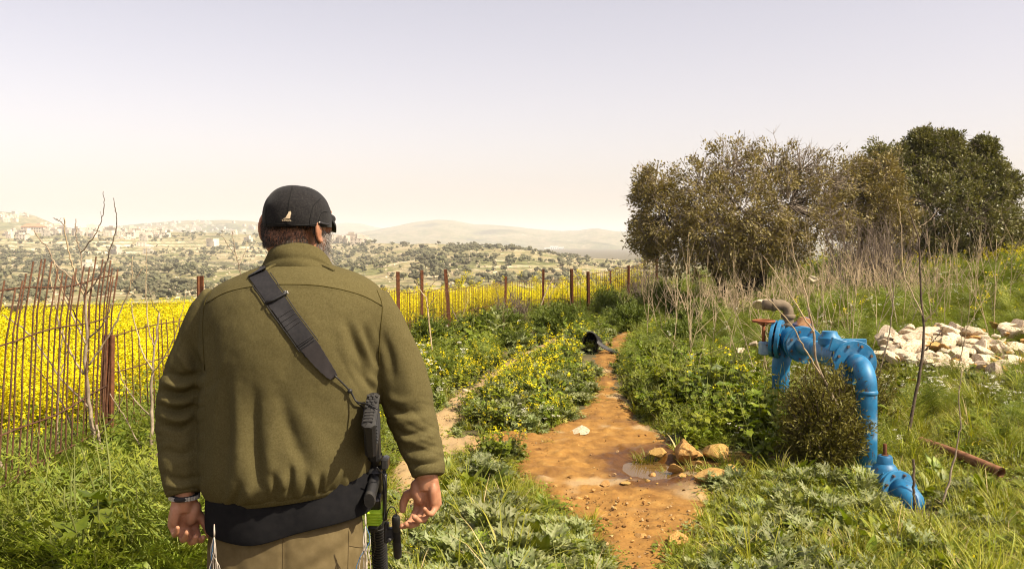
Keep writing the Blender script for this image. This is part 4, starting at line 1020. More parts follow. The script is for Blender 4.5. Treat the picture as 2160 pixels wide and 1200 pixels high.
class PB:
    """plant builder: triangles and quads with a material index"""
    def __init__(s): s.V = []; s.Q = []; s.T = []; s.mq = []; s.mt = []; s.n = 0
    def strip(s, rows, m):
        """rows: list of (left, mid, right) points"""
        A = np.array(rows, float); k = len(A); w = A.shape[1]; base = s.n
        s.V.append(A.reshape(-1, 3)); s.n += k * w
        for i in range(k - 1):
            for j in range(w - 1): s.Q.append((base + i * w + j, base + i * w + j + 1, base + (i + 1) * w + j + 1, base + (i + 1) * w + j)); s.mq.append(m)
    def leaf(s, base, yaw, pitch, length, width, m, n=6, droop=.6, lobes=0.0, crease=.25, wav=.0, r=None):
        r = r or rng; p = np.array(base, float); rows = []; ph = pitch; side = np.array([-math.sin(yaw), math.cos(yaw), 0.0])
        for i in range(n + 1):
            t = i / n; w = width * math.sin(math.pi * min(1, .12 + .88 * t)) ** .7 if i < n else 0.0
            if lobes and 0 < i < n: w *= (1.0 if i % 2 else 1.0 - lobes)
            fwd = np.array([math.cos(yaw) * math.cos(ph), math.sin(yaw) * math.cos(ph), math.sin(ph)])
            up = np.cross(fwd, side); up = up if up[2] > 0 else -up
            j1, j2 = (r.normal(0, wav, 2) if wav else (0, 0))
            rows.append((p - side * w + up * (crease * w + j1), p.copy(), p + side * w + up * (crease * w + j2)))
            if lobes and 0 < i < n and i % 2: rows[-1] = (rows[-1][0] + fwd * length * .05, rows[-1][1], rows[-1][2] + fwd * length * .05)
            p = p + fwd * length / n; ph -= droop / n
        s.strip(rows, m); return p
    def spiny(s, base, yaw, pitch, length, width, m, n=8, droop=.8, r=None):
        """a thistle leaf: narrow wavy blade cut into spreading toothed lobes"""
        p = np.array(base, float); ph = pitch; side = np.array([-math.sin(yaw), math.cos(yaw), 0.0]); rows = []; lob = []
        for i in range(n + 1):
            t = i / n; w = width * (.34 * (1 - t) + .08); fwd = np.array([math.cos(yaw) * math.cos(ph), math.sin(yaw) * math.cos(ph), math.sin(ph)]); up = np.cross(fwd, side); up = up if up[2] > 0 else -up
            rows.append((p - side * w + up * w * .5, p.copy(), p + side * w + up * w * .5)); lob.append((p.copy(), fwd, up, w)); p = p + fwd * length / n; ph -= droop / n
        s.strip(rows, m); g = length / n
        for i in range(1, n):
            c, f, up, w = lob[i]; R_ = width * math.sin(math.pi * (.18 + .75 * i / n)) * r.uniform(.8, 1.2)
            for sg in (-1, 1):
                o = side * sg; z = r.normal(.25, .35); e = c + o * w * .6 + up * w * .3; tip = c + o * R_ + f * g * .9 + up * R_ * z
                s.tri(e - f * g * .55, e + f * g * .55, tip, m)
                for q, fo in ((.55, -.9), (.7, 1.5)):
                    mm = e + (tip - e) * q; s.tri(e + (tip - e) * (q - .35), e + (tip - e) * min(1, q + .2), mm + f * g * fo * .75 + o * R_ * .18 + up * r.normal(0, .25) * R_, m)
    def blade(s, base, yaw, pitch, length, width, m, n=4, droop=1.2):
        p = np.array(base, float); ph = pitch; rows = []; side = np.array([-math.sin(yaw), math.cos(yaw), 0.0]) * 1.0
        for i in range(n + 1):
            w = width * (1 - (i / n) ** 1.5) + .0003; rows.append((p - side * w, p + side * w))
            p = p + np.array([math.cos(yaw) * math.cos(ph), math.sin(yaw) * math.cos(ph), math.sin(ph)]) * length / n; ph -= droop / n
        s.strip(rows, m)
    def stem(s, pts, r0, r1, m):
        pts = [np.array(p, float) for p in pts]; rows = []; k = len(pts)
        for i, p in enumerate(pts):
            r = r0 + (r1 - r0) * i / (k - 1)
            rows.append([p + np.array([math.cos(a), math.sin(a), 0]) * r for a in (0, 2.09, 4.19, 6.283)])
        s.strip(rows, m)
    def petal(s, c, n, r, m):
        n = np.array(n, float); n /= np.linalg.norm(n) + 1e-9; a = np.cross(n, (.3, .5, .8)); a /= np.linalg.norm(a) + 1e-9; b = np.cross(n, a); c = np.array(c)
        base = s.n; s.V.append(np.array([c + a * r, c + b * r, c - a * r, c - b * r])); s.n += 4; s.Q.append((base, base + 1, base + 2, base + 3)); s.mq.append(m)
    def tri(s, a, b, c, m):
        base = s.n; s.V.append(np.array([a, b, c], float)); s.n += 3; s.T.append((base, base + 1, base + 2)); s.mt.append(m)
    def mesh(s, name):
        F = [];  mi = []
        if s.Q: F.append(np.array(s.Q)); mi += s.mq
        if s.T: F.append(np.array(s.T)); mi += s.mt
        return mesh_np(name, np.concatenate(s.V), F, PM, True, mi)

def p_thistle(seed, big=1.0):
    r = np.random.default_rng(seed); b = PB(); n = r.integers(17, 23)
    for k in range(n):
        t = k / n; m = (LEA if seed % 5 in (1, 3) and r.random() < .45 else THI) if r.random() > .10 else (PAL if t < .4 else LEA)
        b.spiny((r.normal(0, .012), r.normal(0, .012), .01 + .08 * t), k * 2.4 + r.normal(0, .3), .20 + 1.05 * t + r.normal(0, .12), big * r.uniform(.15, .25) * (1 - .35 * t), big * r.uniform(.040, .058), m, 8, r.uniform(.5, 1.2), r)
    return b.mesh("thistle_model")
def p_grass(seed, L=(.10, .26), n=34, m=GRA, w=.0042, rad=.05):
    r = np.random.default_rng(seed); b = PB()
    for k in range(n):
        a = r.uniform(0, 6.28); q = rad * math.sqrt(r.random()); mm = DRY if r.random() < .06 else m
        b.blade((q * math.cos(a), q * math.sin(a), -.01), a + r.normal(0, .7), r.uniform(.9, 1.5), r.uniform(*L), w * r.uniform(.6, 1.3), mm, 4, r.uniform(.5, 1.8))
    return b.mesh("grass_model")
def p_fern(seed, h=.32, n=13):
    r = np.random.default_rng(seed); b = PB()
    for k in range(n):
        yaw = k * 2.4 + r.normal(0, .3); ph = r.uniform(.55, 1.4); L = h * r.uniform(.7, 1.25); p = np.array([r.normal(0, .02), r.normal(0, .02), 0.]); N = 9
        for i in range(N):
            f = np.array([math.cos(yaw) * math.cos(ph), math.sin(yaw) * math.cos(ph), math.sin(ph)]); sd = np.array([-math.sin(yaw), math.cos(yaw), 0.]); up = np.cross(f, sd); q = p + f * L / N
            b.tri(p - sd * .0015, p + sd * .0015, q, STE)
            if i > 0:
                ll = L * .34 * math.sin(math.pi * (i + .6) / (N + .9))
                for s in (-1, 1):
                    d = sd * s * .8 + f * .6 + up * r.normal(.1, .25); d /= np.linalg.norm(d)
                    for u, w in ((.25, .55), (.5, .5), (.75, .4), (1.0, .3)):
                        c = p + d * ll * u
                        for s2 in (-1, 1):
                            e = f * s2 * .7 + d * .7 + up * r.normal(0, .3); e /= np.linalg.norm(e); x = np.cross(e, up) * .0026
                            b.tri(c - d * ll * .16 - x, c - d * ll * .16 + x, c + e * ll * .42 * w * 1.3, FER)
            p = q; ph -= r.uniform(.03, .14)
    return b.mesh("feathery_model")
def flower_head(b, r, c, n, rad, size, m, h=.05):
    for k in range(n):
        a = r.uniform(0, 6.28); q = rad * math.sqrt(r.random()); d = np.array([math.cos(a) * q, math.sin(a) * q, r.uniform(0, h)])
        b.petal(np.array(c) + d, d * 4 + np.array([r.normal(0, .4), r.normal(0, .4), .5]), size * r.uniform(.7, 1.2), m)
def p_mustard(seed, h=.45, ns=6, nf=14, leaves=7, lobed=.4, fsize=.0085, m=LEA):
    r = np.random.default_rng(seed); b = PB()
    for k in range(ns):
        a = r.uniform(0, 6.28); tilt = r.uniform(.05, .5); H_ = h * r.uniform(.6, 1.15); pts = []
        for t in np.linspace(0, 1, 5): pts.append(np.array([math.cos(a), math.sin(a), 0]) * (tilt * H_ * t ** 1.3 + .02) + np.array([r.normal(0, .008), r.normal(0, .008), H_ * t]))
        b.stem(pts, .0035, .0015, STE)
        for j in range(leaves):
            t = r.uniform(.05, .85); i = int(t * 4); p = pts[i] + (pts[i + 1] - pts[i]) * (t * 4 - i)
            b.leaf(p, r.uniform(0, 6.28), r.uniform(-.1, .9), r.uniform(.07, .15) * (1.15 - .6 * t) * h / .45, r.uniform(.018, .034) * h / .45, m, 5, r.uniform(.4, 1.4), lobed, .25, .006, r)
        if nf: flower_head(b, r, pts[-1], nf, .022, fsize, YEL, .05)
    return b.mesh("mustard_model")
def p_field(seed):
    r = np.random.default_rng(seed); b = PB()
    for k in range(5):
        a = r.uniform(0, 6.28); H_ = r.uniform(.40, .80); x, y = .10 * math.cos(a), .10 * math.sin(a); c = (x * 1.6, y * 1.6, H_)
        b.stem([(x * .3, y * .3, 0), (x, y, H_ * .5), c], .004, .0015, STE)
        for j in range(4): b.leaf((x, y, H_ * r.uniform(.05, .75)), r.uniform(0, 6.28), r.uniform(-.1, .8), r.uniform(.09, .18), r.uniform(.02, .04), LEA, 4, 1.0, .3, .2, .006, r)
        flower_head(b, r, (c[0], c[1], c[2] - .10), 52, .068, .0100, YEL, .14)
    return b.mesh("mustard_field_model")
def p_white(seed):
    r = np.random.default_rng(seed); b = PB()
    for k in range(7):
        a = r.uniform(0, 6.28); H_ = r.uniform(.12, .30); c = (math.cos(a) * .12 * r.random(), math.sin(a) * .12 * r.random(), H_)
        b.stem([(c[0] * .4, c[1] * .4, 0), c], .0018, .001, STE)
        for j in range(4): b.leaf((c[0] * .7, c[1] * .7, H_ * r.uniform(.1, .7)), r.uniform(0, 6.28), r.uniform(0, .8), r.uniform(.04, .09), .010, LEA, 4, .8, .4, .2, .003, r)
        flower_head(b, r, c, 12, .022, .0058, WHT, .012)
    return b.mesh("white_flower_model")
def p_ground(seed, m=LEA, n=46, rad=.16, size=.020):
    r = np.random.default_rng(seed); b = PB()
    for k in range(n):
        a = r.uniform(0, 6.28); q = rad * math.sqrt(r.random()); z = r.uniform(.005, .07)
        b.leaf((q * math.cos(a), q * math.sin(a), z), r.uniform(0, 6.28), r.uniform(-.2, .7), size * r.uniform(1.0, 2.4), size * r.uniform(.35, .7), m, 3, .8, 0, .25, .002, r)
    return b.mesh("ground_leaf_model")
def p_broad(seed):
    r = np.random.default_rng(seed); b = PB()
    for k in range(8): b.leaf((0, 0, .01), k * 2.4 + r.normal(0, .3), r.uniform(.4, 1.2), r.uniform(.12, .22), r.uniform(.022, .036), LEA, 6, r.uniform(.3, 1.0), 0, .3, .003, r)
    return b.mesh("broad_leaf_model")

MODELS = {
    'thistle': [p_thistle(s, 1.0 + .15 * (s % 3)) for s in range(5)],
    'grass': [p_grass(s + 20) for s in range(4)],
    'tall': [p_grass(s + 30, (.18, .38), 30, GRA, .0046, .08) for s in range(3)],
    'short': [p_grass(s + 40, (.04, .11), 40, GRA, .0036, .10) for s in range(3)],
    'fern': [p_fern(s + 50) for s in range(4)],
    'leafy': [p_mustard(s + 60, .38, 7, 0, 9) for s in range(4)],
    'mustard': [p_mustard(s + 70, .36, 6, 10, 7) for s in range(4)],
    'field': [p_field(s + 80) for s in range(5)],
    'white': [p_white(s + 90) for s in range(3)],
    'mat': [p_ground(s + 100) for s in range(3)],
    'greymat': [p_ground(s + 110, THI, 40, .15, .022) for s in range(2)],
    'broad': [p_broad(s + 120) for s in range(3)],
}
def scatter_group():
    ng = bpy.data.node_groups.new("spread", 'GeometryNodeTree')
    ng.interface.new_socket("Geometry", in_out='INPUT', socket_type='NodeSocketGeometry')
    ng.interface.new_socket("Geometry", in_out='OUTPUT', socket_type='NodeSocketGeometry')
    ng.interface.new_socket("Models", in_out='INPUT', socket_type='NodeSocketCollection')
    N, L = ng.nodes, ng.links
    gi, go = N.new("NodeGroupInput"), N.new("NodeGroupOutput")
    ci = N.new("GeometryNodeCollectionInfo"); ci.inputs["Separate Children"].default_value = True; ci.inputs["Reset Children"].default_value = True
    ip = N.new("GeometryNodeInstanceOnPoints"); ip.inputs["Pick Instance"].default_value = True
    def attr(nm, ty):
        a = N.new("GeometryNodeInputNamedAttribute"); a.data_type = ty; a.inputs[0].default_value = nm; return a.outputs[0]
    L.new(gi.outputs[0], ip.inputs["Points"]); L.new(gi.outputs[1], ci.inputs[0]); L.new(ci.outputs[0], ip.inputs["Instance"])
    L.new(attr("pick", 'INT'), ip.inputs["Instance Index"]); L.new(attr("turn", 'FLOAT_VECTOR'), ip.inputs["Rotation"]); L.new(attr("size", 'FLOAT'), ip.inputs["Scale"])
    L.new(ip.outputs[0], go.inputs[0]); return ng
NG = scatter_group()
_models_n = [0]
def spread(name, label, kinds, P, kind_idx, scl, tilt=.12, structure_kind="stuff"):
    """one uncountable cover: points P, model family per point, size per point"""
    c = bpy.data.collections.new("models_" + name); offs = []; k = 0
    for kd in kinds:
        offs.append((k, len(MODELS[kd])))
        for me in MODELS[kd]:
            o = bpy.data.objects.new("m%02d_%03d" % (_models_n[0], k), me); c.objects.link(o); k += 1
    _models_n[0] += 1
    n = len(P); offs = np.array(offs); kind_idx = np.asarray(kind_idx)
    pick = offs[kind_idx, 0] + rng.integers(0, 1000, n) % offs[kind_idx, 1]
    me = bpy.data.meshes.new(name); me.vertices.add(n); me.vertices.foreach_set("co", np.asarray(P, np.float32).ravel())
    a = me.attributes.new("pick", 'INT', 'POINT'); a.data.foreach_set("value", pick.astype(np.int32))
    t = np.stack([rng.normal(0, tilt, n), rng.normal(0, tilt, n), rng.uniform(0, 6.283, n)], -1).astype(np.float32)
    a = me.attributes.new("turn", 'FLOAT_VECTOR', 'POINT'); a.data.foreach_set("vector", t.ravel())
    a = me.attributes.new("size", 'FLOAT', 'POINT'); a.data.foreach_set("value", np.asarray(scl, np.float32))
    o = link(name, me); md = o.modifiers.new("spread", 'NODES'); md.node_group = NG
    for it in NG.interface.items_tree:
        if it.name == "Models": md[it.identifier] = c
    tag(o, label, kind="stuff"); return o

def candidates(n, y0, y1, span=.68, pw=1.0):
    """points over the ground in view, denser close to the camera"""
    u = rng.random(n); y = (y0 ** -pw + u * (y1 ** -pw - y0 ** -pw)) ** (-1 / pw) if pw else y0 + u * (y1 - y0)
    x = rng.uniform(-span, span, n) * y
    return x, y
def choose(x, y, fam, wts):
    """pick a family per point from weights (len(fam), n); returns kept mask and family"""
    W = np.clip(np.array(wts), 0, None); tot = W.sum(0); keep = rng.random(len(x)) < np.clip(tot, 0, 1)
    C = np.cumsum(W / (tot + 1e-9), 0); f = (rng.random(len(x))[None] > C).sum(0); return keep, np.minimum(f, len(fam) - 1)

# ---- weeds on this side of the fence
fam = ['thistle', 'grass', 'tall', 'short', 'fern', 'leafy', 'mustard', 'white', 'mat', 'greymat', 'broad']
def weeds(x, y):
    pm = path_mask(x, y); fx = fence_x(y); n1 = fbm(x * .9, y * .7, 201, 3); n2 = fbm(x * 1.3 + 9, y * 1.0, 203, 3); n3 = fbm(x * .5, y * .5, 207, 2)
    off = sstep(.02, -.10, pm) * (x > fx - .25)
    mid = (x > np.interp(y, QD, QL) - .3) & (x < np.interp(y, PD, PR)) & (y < 17)     # between the ruts
    left = (x <= np.interp(y, QD, QL) - .3)
    right = ~mid & ~left
    edge = sstep(-.5, -.05, pm)
    nearL = left & (y < 8.5); farL = left & (y >= 8.5)
    W = {k: np.zeros_like(x) for k in fam}
    a = lambda cond: cond.astype(float)
    g = lambda v: sstep(-.1, .2, v)
    # left, by the fence: feathery mat with grass
    W['fern'] += a(nearL) * (.58 + .5 * n1); W['grass'] += a(nearL) * (.14 - .2 * n1); W['leafy'] += a(nearL) * .05; W['thistle'] += a(nearL) * .06; W['mat'] += a(nearL) * .12
    W['leafy'] += a(farL) * .22; W['white'] += a(farL) * .26 * g(n2); W['mat'] += a(farL) * .15; W['mustard'] += a(farL) * .07 * (1 + 3 * g(n1) * edge) * sstep(16, 13, y); W['fern'] += a(farL) * .16; W['grass'] += a(farL) * .12
    # between the ruts
    nm = mid & (y < 6.4); fm = mid & (y >= 6.4)
    W['thistle'] += a(nm) * (.17 + .75 * n1); W['grass'] += a(nm) * (.34 - .4 * n1); W['tall'] += a(nm) * .05; W['short'] += a(nm) * .26; W['mat'] += a(nm) * .12;  W['greymat'] += a(nm) * .10; W['broad'] += a(nm) * .12
    yb = np.exp(-((y - 10.3) / 1.9) ** 2) * sstep(.3, -.3, x - np.interp(y, PD, PL) + .25)
    W['thistle'] += a(fm) * (.40 + .2 * n1) * (1 - .6 * yb); W['mustard'] += a(fm) * (.08 + .55 * yb); W['mat'] += a(fm) * .14; W['greymat'] += a(fm) * .12; W['grass'] += a(fm) * .12; W['leafy'] += a(fm) * .10
    # right bank
    nr = right & (y < 6.3); mr_ = right & (y >= 6.3) & (y < 10); fr = right & (y >= 10)
    inner = sstep(2.6, 1.9, x)
    W['thistle'] += a(nr) * (.24 + .75 * n1) * sstep(3.0, 1.6, x); W['grass'] += a(nr) * (.40 - .3 * n1);  W['tall'] += a(nr) * (.03 + .10 * sstep(1.6, 2.6, x)); W['short'] += a(nr) * .16; W['mat'] += a(nr) * .06; W['greymat'] += a(nr) * .12; W['broad'] += a(nr) * .14
    W['leafy'] += a(mr_) * (.42 * inner + .03); W['mustard'] += a(mr_) * .015 * inner; W['greymat'] += a(mr_) * .10; W['mat'] += a(mr_) * .14; W['tall'] += a(mr_) * .22 * (1 - inner); W['mat'] += a(mr_) * .10 * (1 - inner); W['white'] += a(mr_) * .32 * (1 - inner) * g(n2); W['grass'] += a(mr_) * .14; W['fern'] += a(mr_) * .08
    W['fern'] += a(fr) * (.42 + .2 * n3); W['leafy'] += a(fr) * .22 * sstep(4, 2, x); W['mustard'] += a(fr) * (.006 + .012 * g(n1) + .5 * sstep(21, 25, y) * sstep(6, 9, x)); W['mat'] += a(fr) * .14; W['white'] += a(fr) * .08 * g(n2); W['grass'] += a(fr) * .14
    pl = pool(x, y); off = off * sstep(.05, -.25, pl)
    heap_ = np.maximum(np.abs((x - 5.0) / 1.25), np.abs((y - 9.9 - .1 * (x - 5)) / .95)); off = off * (1 - .80 * sstep(1.15, .85, heap_))       # the stone heap
    off = off * (1 - .9 * sstep(1.2, .8, np.hypot((x - 1.12) / .40, (y - 12.5) / 1.1)))                                                                      # before the drain mouth
    off = off * (1 - .98 * sstep(1.15, .85, np.hypot((x - 2.38) / .22, (y - 5.38) / .34)))                   # round the sunken valve
    off = off * (1 - .96 * sstep(1.1, .85, np.hypot((x - 1.42) / .52, (y - 6.30) / .42)))                    # the ochre stones
    off = off * (1 - .9 * sstep(1.1, .8, np.hypot((x - 2.15) / .40, (y - 6.20) / .42)))                      # the thorny shrub
    off = off * (1 - .9 * sstep(.30, .12, np.abs(x - 3.28 + .1 * (y - 6.5)) + .5 * np.maximum(0, np.abs(y - 6.35) - .7)))   # the iron pipe
    off = off * (1 - .97 * sstep(.30, .16, np.hypot(x - .93, (y - 4.75) / 1.2)))                             # the big stone on the track
    return [W[k] * off for k in fam]
x, y = candidates(24000, 3.4, 33.0, .82, .62)
keep, f = choose(x, y, fam, weeds(x, y))
x, y, f = x[keep], y[keep], f[keep]
base = np.array([1.0, 1.0, .95, 1.0, 1.05, 1.0, 1.0, 1.0, 1.1, 1.0, 1.0])[f]
pmv = path_mask(x, y)
scl = base * rng.uniform(.5, 1.3, len(x)) * (.58 + .42 * sstep(-.0, -.45, pmv)) * np.where((x < -1) & (y < 8), rng.uniform(.9, 1.6, len(x)), 1.0) * np.where((f == 0) & (y < 7), .78, 1.0) * (1 + .25 * sstep(8, 22, y))
# waist-high growth on the bank behind the stones
scl *= np.where((x > 2.3) & (y < 13), .8, 1.0) * np.where((x > .8) & (y < 6.3), .80, 1.0)
scl *= 1 + .45 * np.exp(-((x - 1.95) / .55) ** 2 - ((y - 8.2) / 1.3) ** 2) * np.isin(f, (5, 6))
spread("weeds", "green weeds and grass covering the ground beside the track", fam, np.stack([x, y, H(x, y)], -1), f, scl)
# ---- sparse sprouts on the bare track
x, y = candidates(1500, 3.8, 14, .3, .5); x = x + .3 * y * .3
pm = path_mask(x, y); n_ = fbm(x * 1.1, y * 1.1, 211, 3); k = (pm > .0) & (pm < .30) & (n_ > -.06) & (pool(x, y) < -.2); x, y = x[k], y[k]
spread("sprouts", "small green sprouts scattered along the edges of the bare track", ['short', 'mat'], np.stack([x, y, H(x, y) + .005], -1), rng.integers(0, 2, len(x)), rng.uniform(.25, .55, len(x)))
# ---- the flowering field beyond the fence
def field(n, y0, y1, dens):
    x = rng.uniform(-.90, .34, n) * 1.0; u = rng.random(n); y = (y0 ** -.5 + u * (y1 ** -.5 - y0 ** -.5)) ** -2; x = x * y
    g = fence_x(y) - x
    k = g > .35 + .5 * rng.random(n); return x[k], y[k], g[k]
x, y, g = field(13800, 4.6, 29.5, 1)
xb = rng.uniform(-6, 4.5, 5200); yb_ = rng.uniform(13.5, 28.5, 5200); gb = fence_x(yb_) - xb; kb = (gb > .35) & (gb < 5); x = np.concatenate([x, xb[kb]]); y = np.concatenate([y, yb_[kb]]); g = np.concatenate([g, gb[kb]])
n_ = fbm(x * .35, y * .35, 221, 3); yel = sstep(5.4, 7.2, y + .5 * g + 1.2 * n_) * sstep(.25, 1.0, g + .04 * (y - 6)) * (1 - .75 * sstep(.22, .42, n_)) * (.80 + .2 * sstep(-.3, .2, n_)) * (1 - .93 * sstep(26.4, 27.4, y + .8 * fbm(x * .4, y * .4, 225, 2)))
f = np.where(rng.random(len(x)) < yel * .84, 0, rng.choice([1, 2, 3, 4], len(x), p=[.35, .25, .15, .25]))
scl = np.where(f == 0, rng.uniform(.62, 1.05, len(x)), rng.uniform(.8, 1.4, len(x))) * np.where(y > 26.5, 1.35, 1.0)
spread("mustard_flowers", "dense yellow mustard in flower filling the field behind the fence", ['field', 'leafy', 'thistle', 'fern', 'grass'], np.stack([x, y, H(x, y)], -1), f, scl)
# ---- low fill between the bigger weeds in the foreground, and the blooms seen far right
x, y = candidates(7400, 3.6, 9.5, .76, .8); pm = path_mask(x, y)
n1 = fbm(x * 1.4, y * 1.1, 241, 3); k = (pm < .10 * rng.random(len(x)) - .02) & (pool(x, y) < -.15) & (x > fence_x(y) - .2) & ((x > -.9) | (rng.random(len(x)) < .4)) & (np.hypot((x - 2.38) / .25, (y - 5.35) / .4) > 1); x, y, n1, pm = x[k], y[k], n1[k], pm[k]
f = np.where(n1 > .12, rng.choice([0, 1, 3], len(x)), np.where(n1 < -.15, rng.choice([2, 3, 4], len(x), p=[.45, .45, .10]), rng.choice([0, 1, 2, 3, 4, 5], len(x), p=[.32, .27, .13, .22, .02, .04])))
f = np.where((f == 4) & (y < 6.4), 1, f)
spread("low_weeds", "low clover, short grass and tiny flowers filling gaps between the weeds", ['short', 'mat', 'greymat', 'grass', 'white', 'mustard'], np.stack([x, y, H(x, y)], -1), f, rng.uniform(.35, .85, len(x)) * np.where(f == 5, .45, 1))
x = rng.uniform(6.5, 19, 900); y = rng.uniform(19, 29, 900); k = (rng.random(900) < .25 + 1.3 * fbm(x * .3, y * .3, 243, 2)) & (x / y > .40); x, y = x[k], y[k]
spread("yellow_blooms", "yellow flowers blooming along the skyline under the evergreen", ['field'], np.stack([x, y, H(x, y)], -1), np.zeros(len(x), int), rng.uniform(.5, .85, len(x)))
# ================================================================ fence
M_rust = material("rusted_iron", [(.055, .020, .009), (.115, .042, .017), (.19, .075, .028)], scale=22, rough=.9, bump=.0012, bscale=120)
M_rod = material("rusted_rod", [(.045, .020, .011), (.085, .038, .018), (.14, .068, .034)], scale=30, rough=.9, bump=.0006, bscale=200)
def G(px, py, Y): return np.array(PX(px, py, Y))
fdirs = lambda y: np.array([fence_x(y + .1) - fence_x(y - .1), .2]) / np.hypot(fence_x(y + .1) - fence_x(y - .1), .2)
post_specs = [
    (228, 706, 5.50, .0635, "stout rusty rail post at the end of the tall rod panel"),
    (427, 582, 6.60, .036, "rusty square topped post just behind the left shoulder of the person"),
    (842, 573, 12.4, .050, "rusty fence post nearest the right shoulder of the person"),
    (890, 570, 13.9, .050, "second rusty fence post counted from the person's right shoulder"),
    (951, 568, 16.2, .062, "leaning rusty fence post, third from the person's right shoulder"),
    (1065, 583, 20.6, .060, "short rusty fence post between the leaning post and the path's feathery bushes"),
    (1145, 568, 22.0, .055, "thin rusty fence post left of the dark feathery bush"),
    (1207, 567, 22.8, .075, "rusty fence post straight above the black pipe mouth"),
    (1241, 573, 23.2, .075, "rusty fence post just right of the pipe mouth"),
    (1288, 572, 26.0, .055, "short rusty post standing between two dark upright slabs"),
    (1325, 560, 25.5, .065, "rusty fence post right of the dark upright slabs"),
    (1385, 545, 28.0, .075, "farthest rusty fence post, beside the oak"),
]
for px, tp, d, w, lab in post_specs:
    top = G(px, tp, d); zb = float(H(top[0], top[1])) - .06; h = top[2] - zb; b = MB(); t = w * .28
    lean = .075 if px == 951 else random.uniform(-.02, .02)
    Mz = Matrix.Rotation(random.uniform(-.3, .3), 3, 'Z')
    def piece(cx, cy, sx, sy):
        n = 6; V = []
        for k in range(n + 1):
            f = k / n; z = h * f; ox = -lean * (1 - f) * h * -1.0
            for a, bb_ in ((-1, -1), (1, -1), (1, 1), (-1, 1)):
                v = Mz @ Vector((cx + a * sx / 2, cy + bb_ * sy / 2, 0)); V.append((v.x + ox + random.gauss(0, .0008), v.y, z))
        Q = [(k * 4 + j, k * 4 + (j + 1) % 4, k * 4 + 4 + (j + 1) % 4, k * 4 + 4 + j) for k in range(n) for j in range(4)] + [(3, 2, 1, 0), (n * 4, n * 4 + 1, n * 4 + 2, n * 4 + 3)]
        b.add(np.array(V), Q)
    if w > .063: piece(0, 0, w, t); piece(0, -w * .4, t, w * .7); piece(-w * .42, -w * .25, t * .8, w * .3); piece(w * .42, -w * .25, t * .8, w * .3)
    else: piece(0, 0, w, t); piece(-w * .35, -w * .45, t, w * .7)
    o = b.build("fence_post", M_rust, None, smooth=False); o.location = (top[0] - lean * h, top[1], zb)
    tag(o, lab, "post", "rusty posts of the field fence")

def panel(label, y0, y1, spacing, h, lean, rails, rad, bend=0, jitter=.008, drop=None):
    root = bpy.data.objects.new("mesh_fence", None); COL.objects.link(root); yb = (y0 + y1) / 2
    root.location = (float(fence_x(yb)), yb, float(H(fence_x(yb), yb))); tag(root, label, "fence", "rod mesh panels of the field fence")
    inv = Matrix.Translation(root.location).inverted(); kids = []
    L_ = 0; y = y0
    while y < y1:
        dv = fdirs(y); x = float(fence_x(y)); zb = float(H(x, y)) - .03; hh = h(y) if callable(h) else h; hh += random.gauss(0, .02)
        lx, ly = dv * lean; ex = random.gauss(0, jitter); n = 7; P = []
        for k in range(n):
            t = k / (n - 1); z = hh * t; bx = bend * max(0, t - .86) ** 1 * 4
            P.append((x + lx * z + ex * t + bx * .35 + random.gauss(0, .0015), y + ly * z + bx * .3, zb + z))
        kids.append(MB().tube(P, rad, 6).build("rod", M_rod)); y += spacing * (1 + random.gauss(0, .07)) * dv[1] * (.45 if bend and y > y1 - .22 else 1)
    for rz in rails:
        P = []
        for y in np.arange(y0 - .03, y1 + .05, .14):
            dv = fdirs(y); P.append((float(fence_x(y)) + dv[0] * lean * rz + rad * 1.6, y + dv[1] * lean * rz, float(H(fence_x(y), y)) + rz + .012 * math.sin(y * 5 + rz * 9)))
        kids.append(MB().tube(P, rad * 1.05, 6).build("rail", M_rod))
    for o in kids: o.parent = root; o.matrix_parent_inverse = inv
panel("tall leaning panel of rusty vertical rods left of the stout post", 3.72, 5.42, .072, lambda y: 1.50 + .05 * math.sin(y * 9), .10, (1.38, 1.15, .72, .50), .0042, bend=.10)
panel("lower panel of rusty rods between the stout post and the person", 5.56, 6.62, .075, 1.09, -.05, (1.02, .80, .45, .28), .0038)
panel("rod panel hidden mostly behind the person in olive", 6.70, 12.3, .13, 1.05, .0, (.98, .5), .0038)
panel("fine rod panel between the first two posts right of the person", 12.5, 13.85, .095, .98, .0, (.94, .5), .0042, jitter=.004)
panel("fine rod panel between the second post and the leaning post", 14.0, 16.1, .095, .95, .0, (.92, .47), .0045, jitter=.004)
panel("fine rod panel right of the leaning post against the yellow field", 16.3, 20.5, .10, .95, .0, (.92, .47), .005, jitter=.004)
panel("far rod panel left of the posts above the pipe mouth", 20.7, 23.1, .10, 1.0, .0, (.95, .5), .0055, jitter=.004)
panel("farthest rod panel ending near the dark upright slabs", 23.3, 27.8, .12, 1.05, .0, (1.0, .5), .006, jitter=.004)

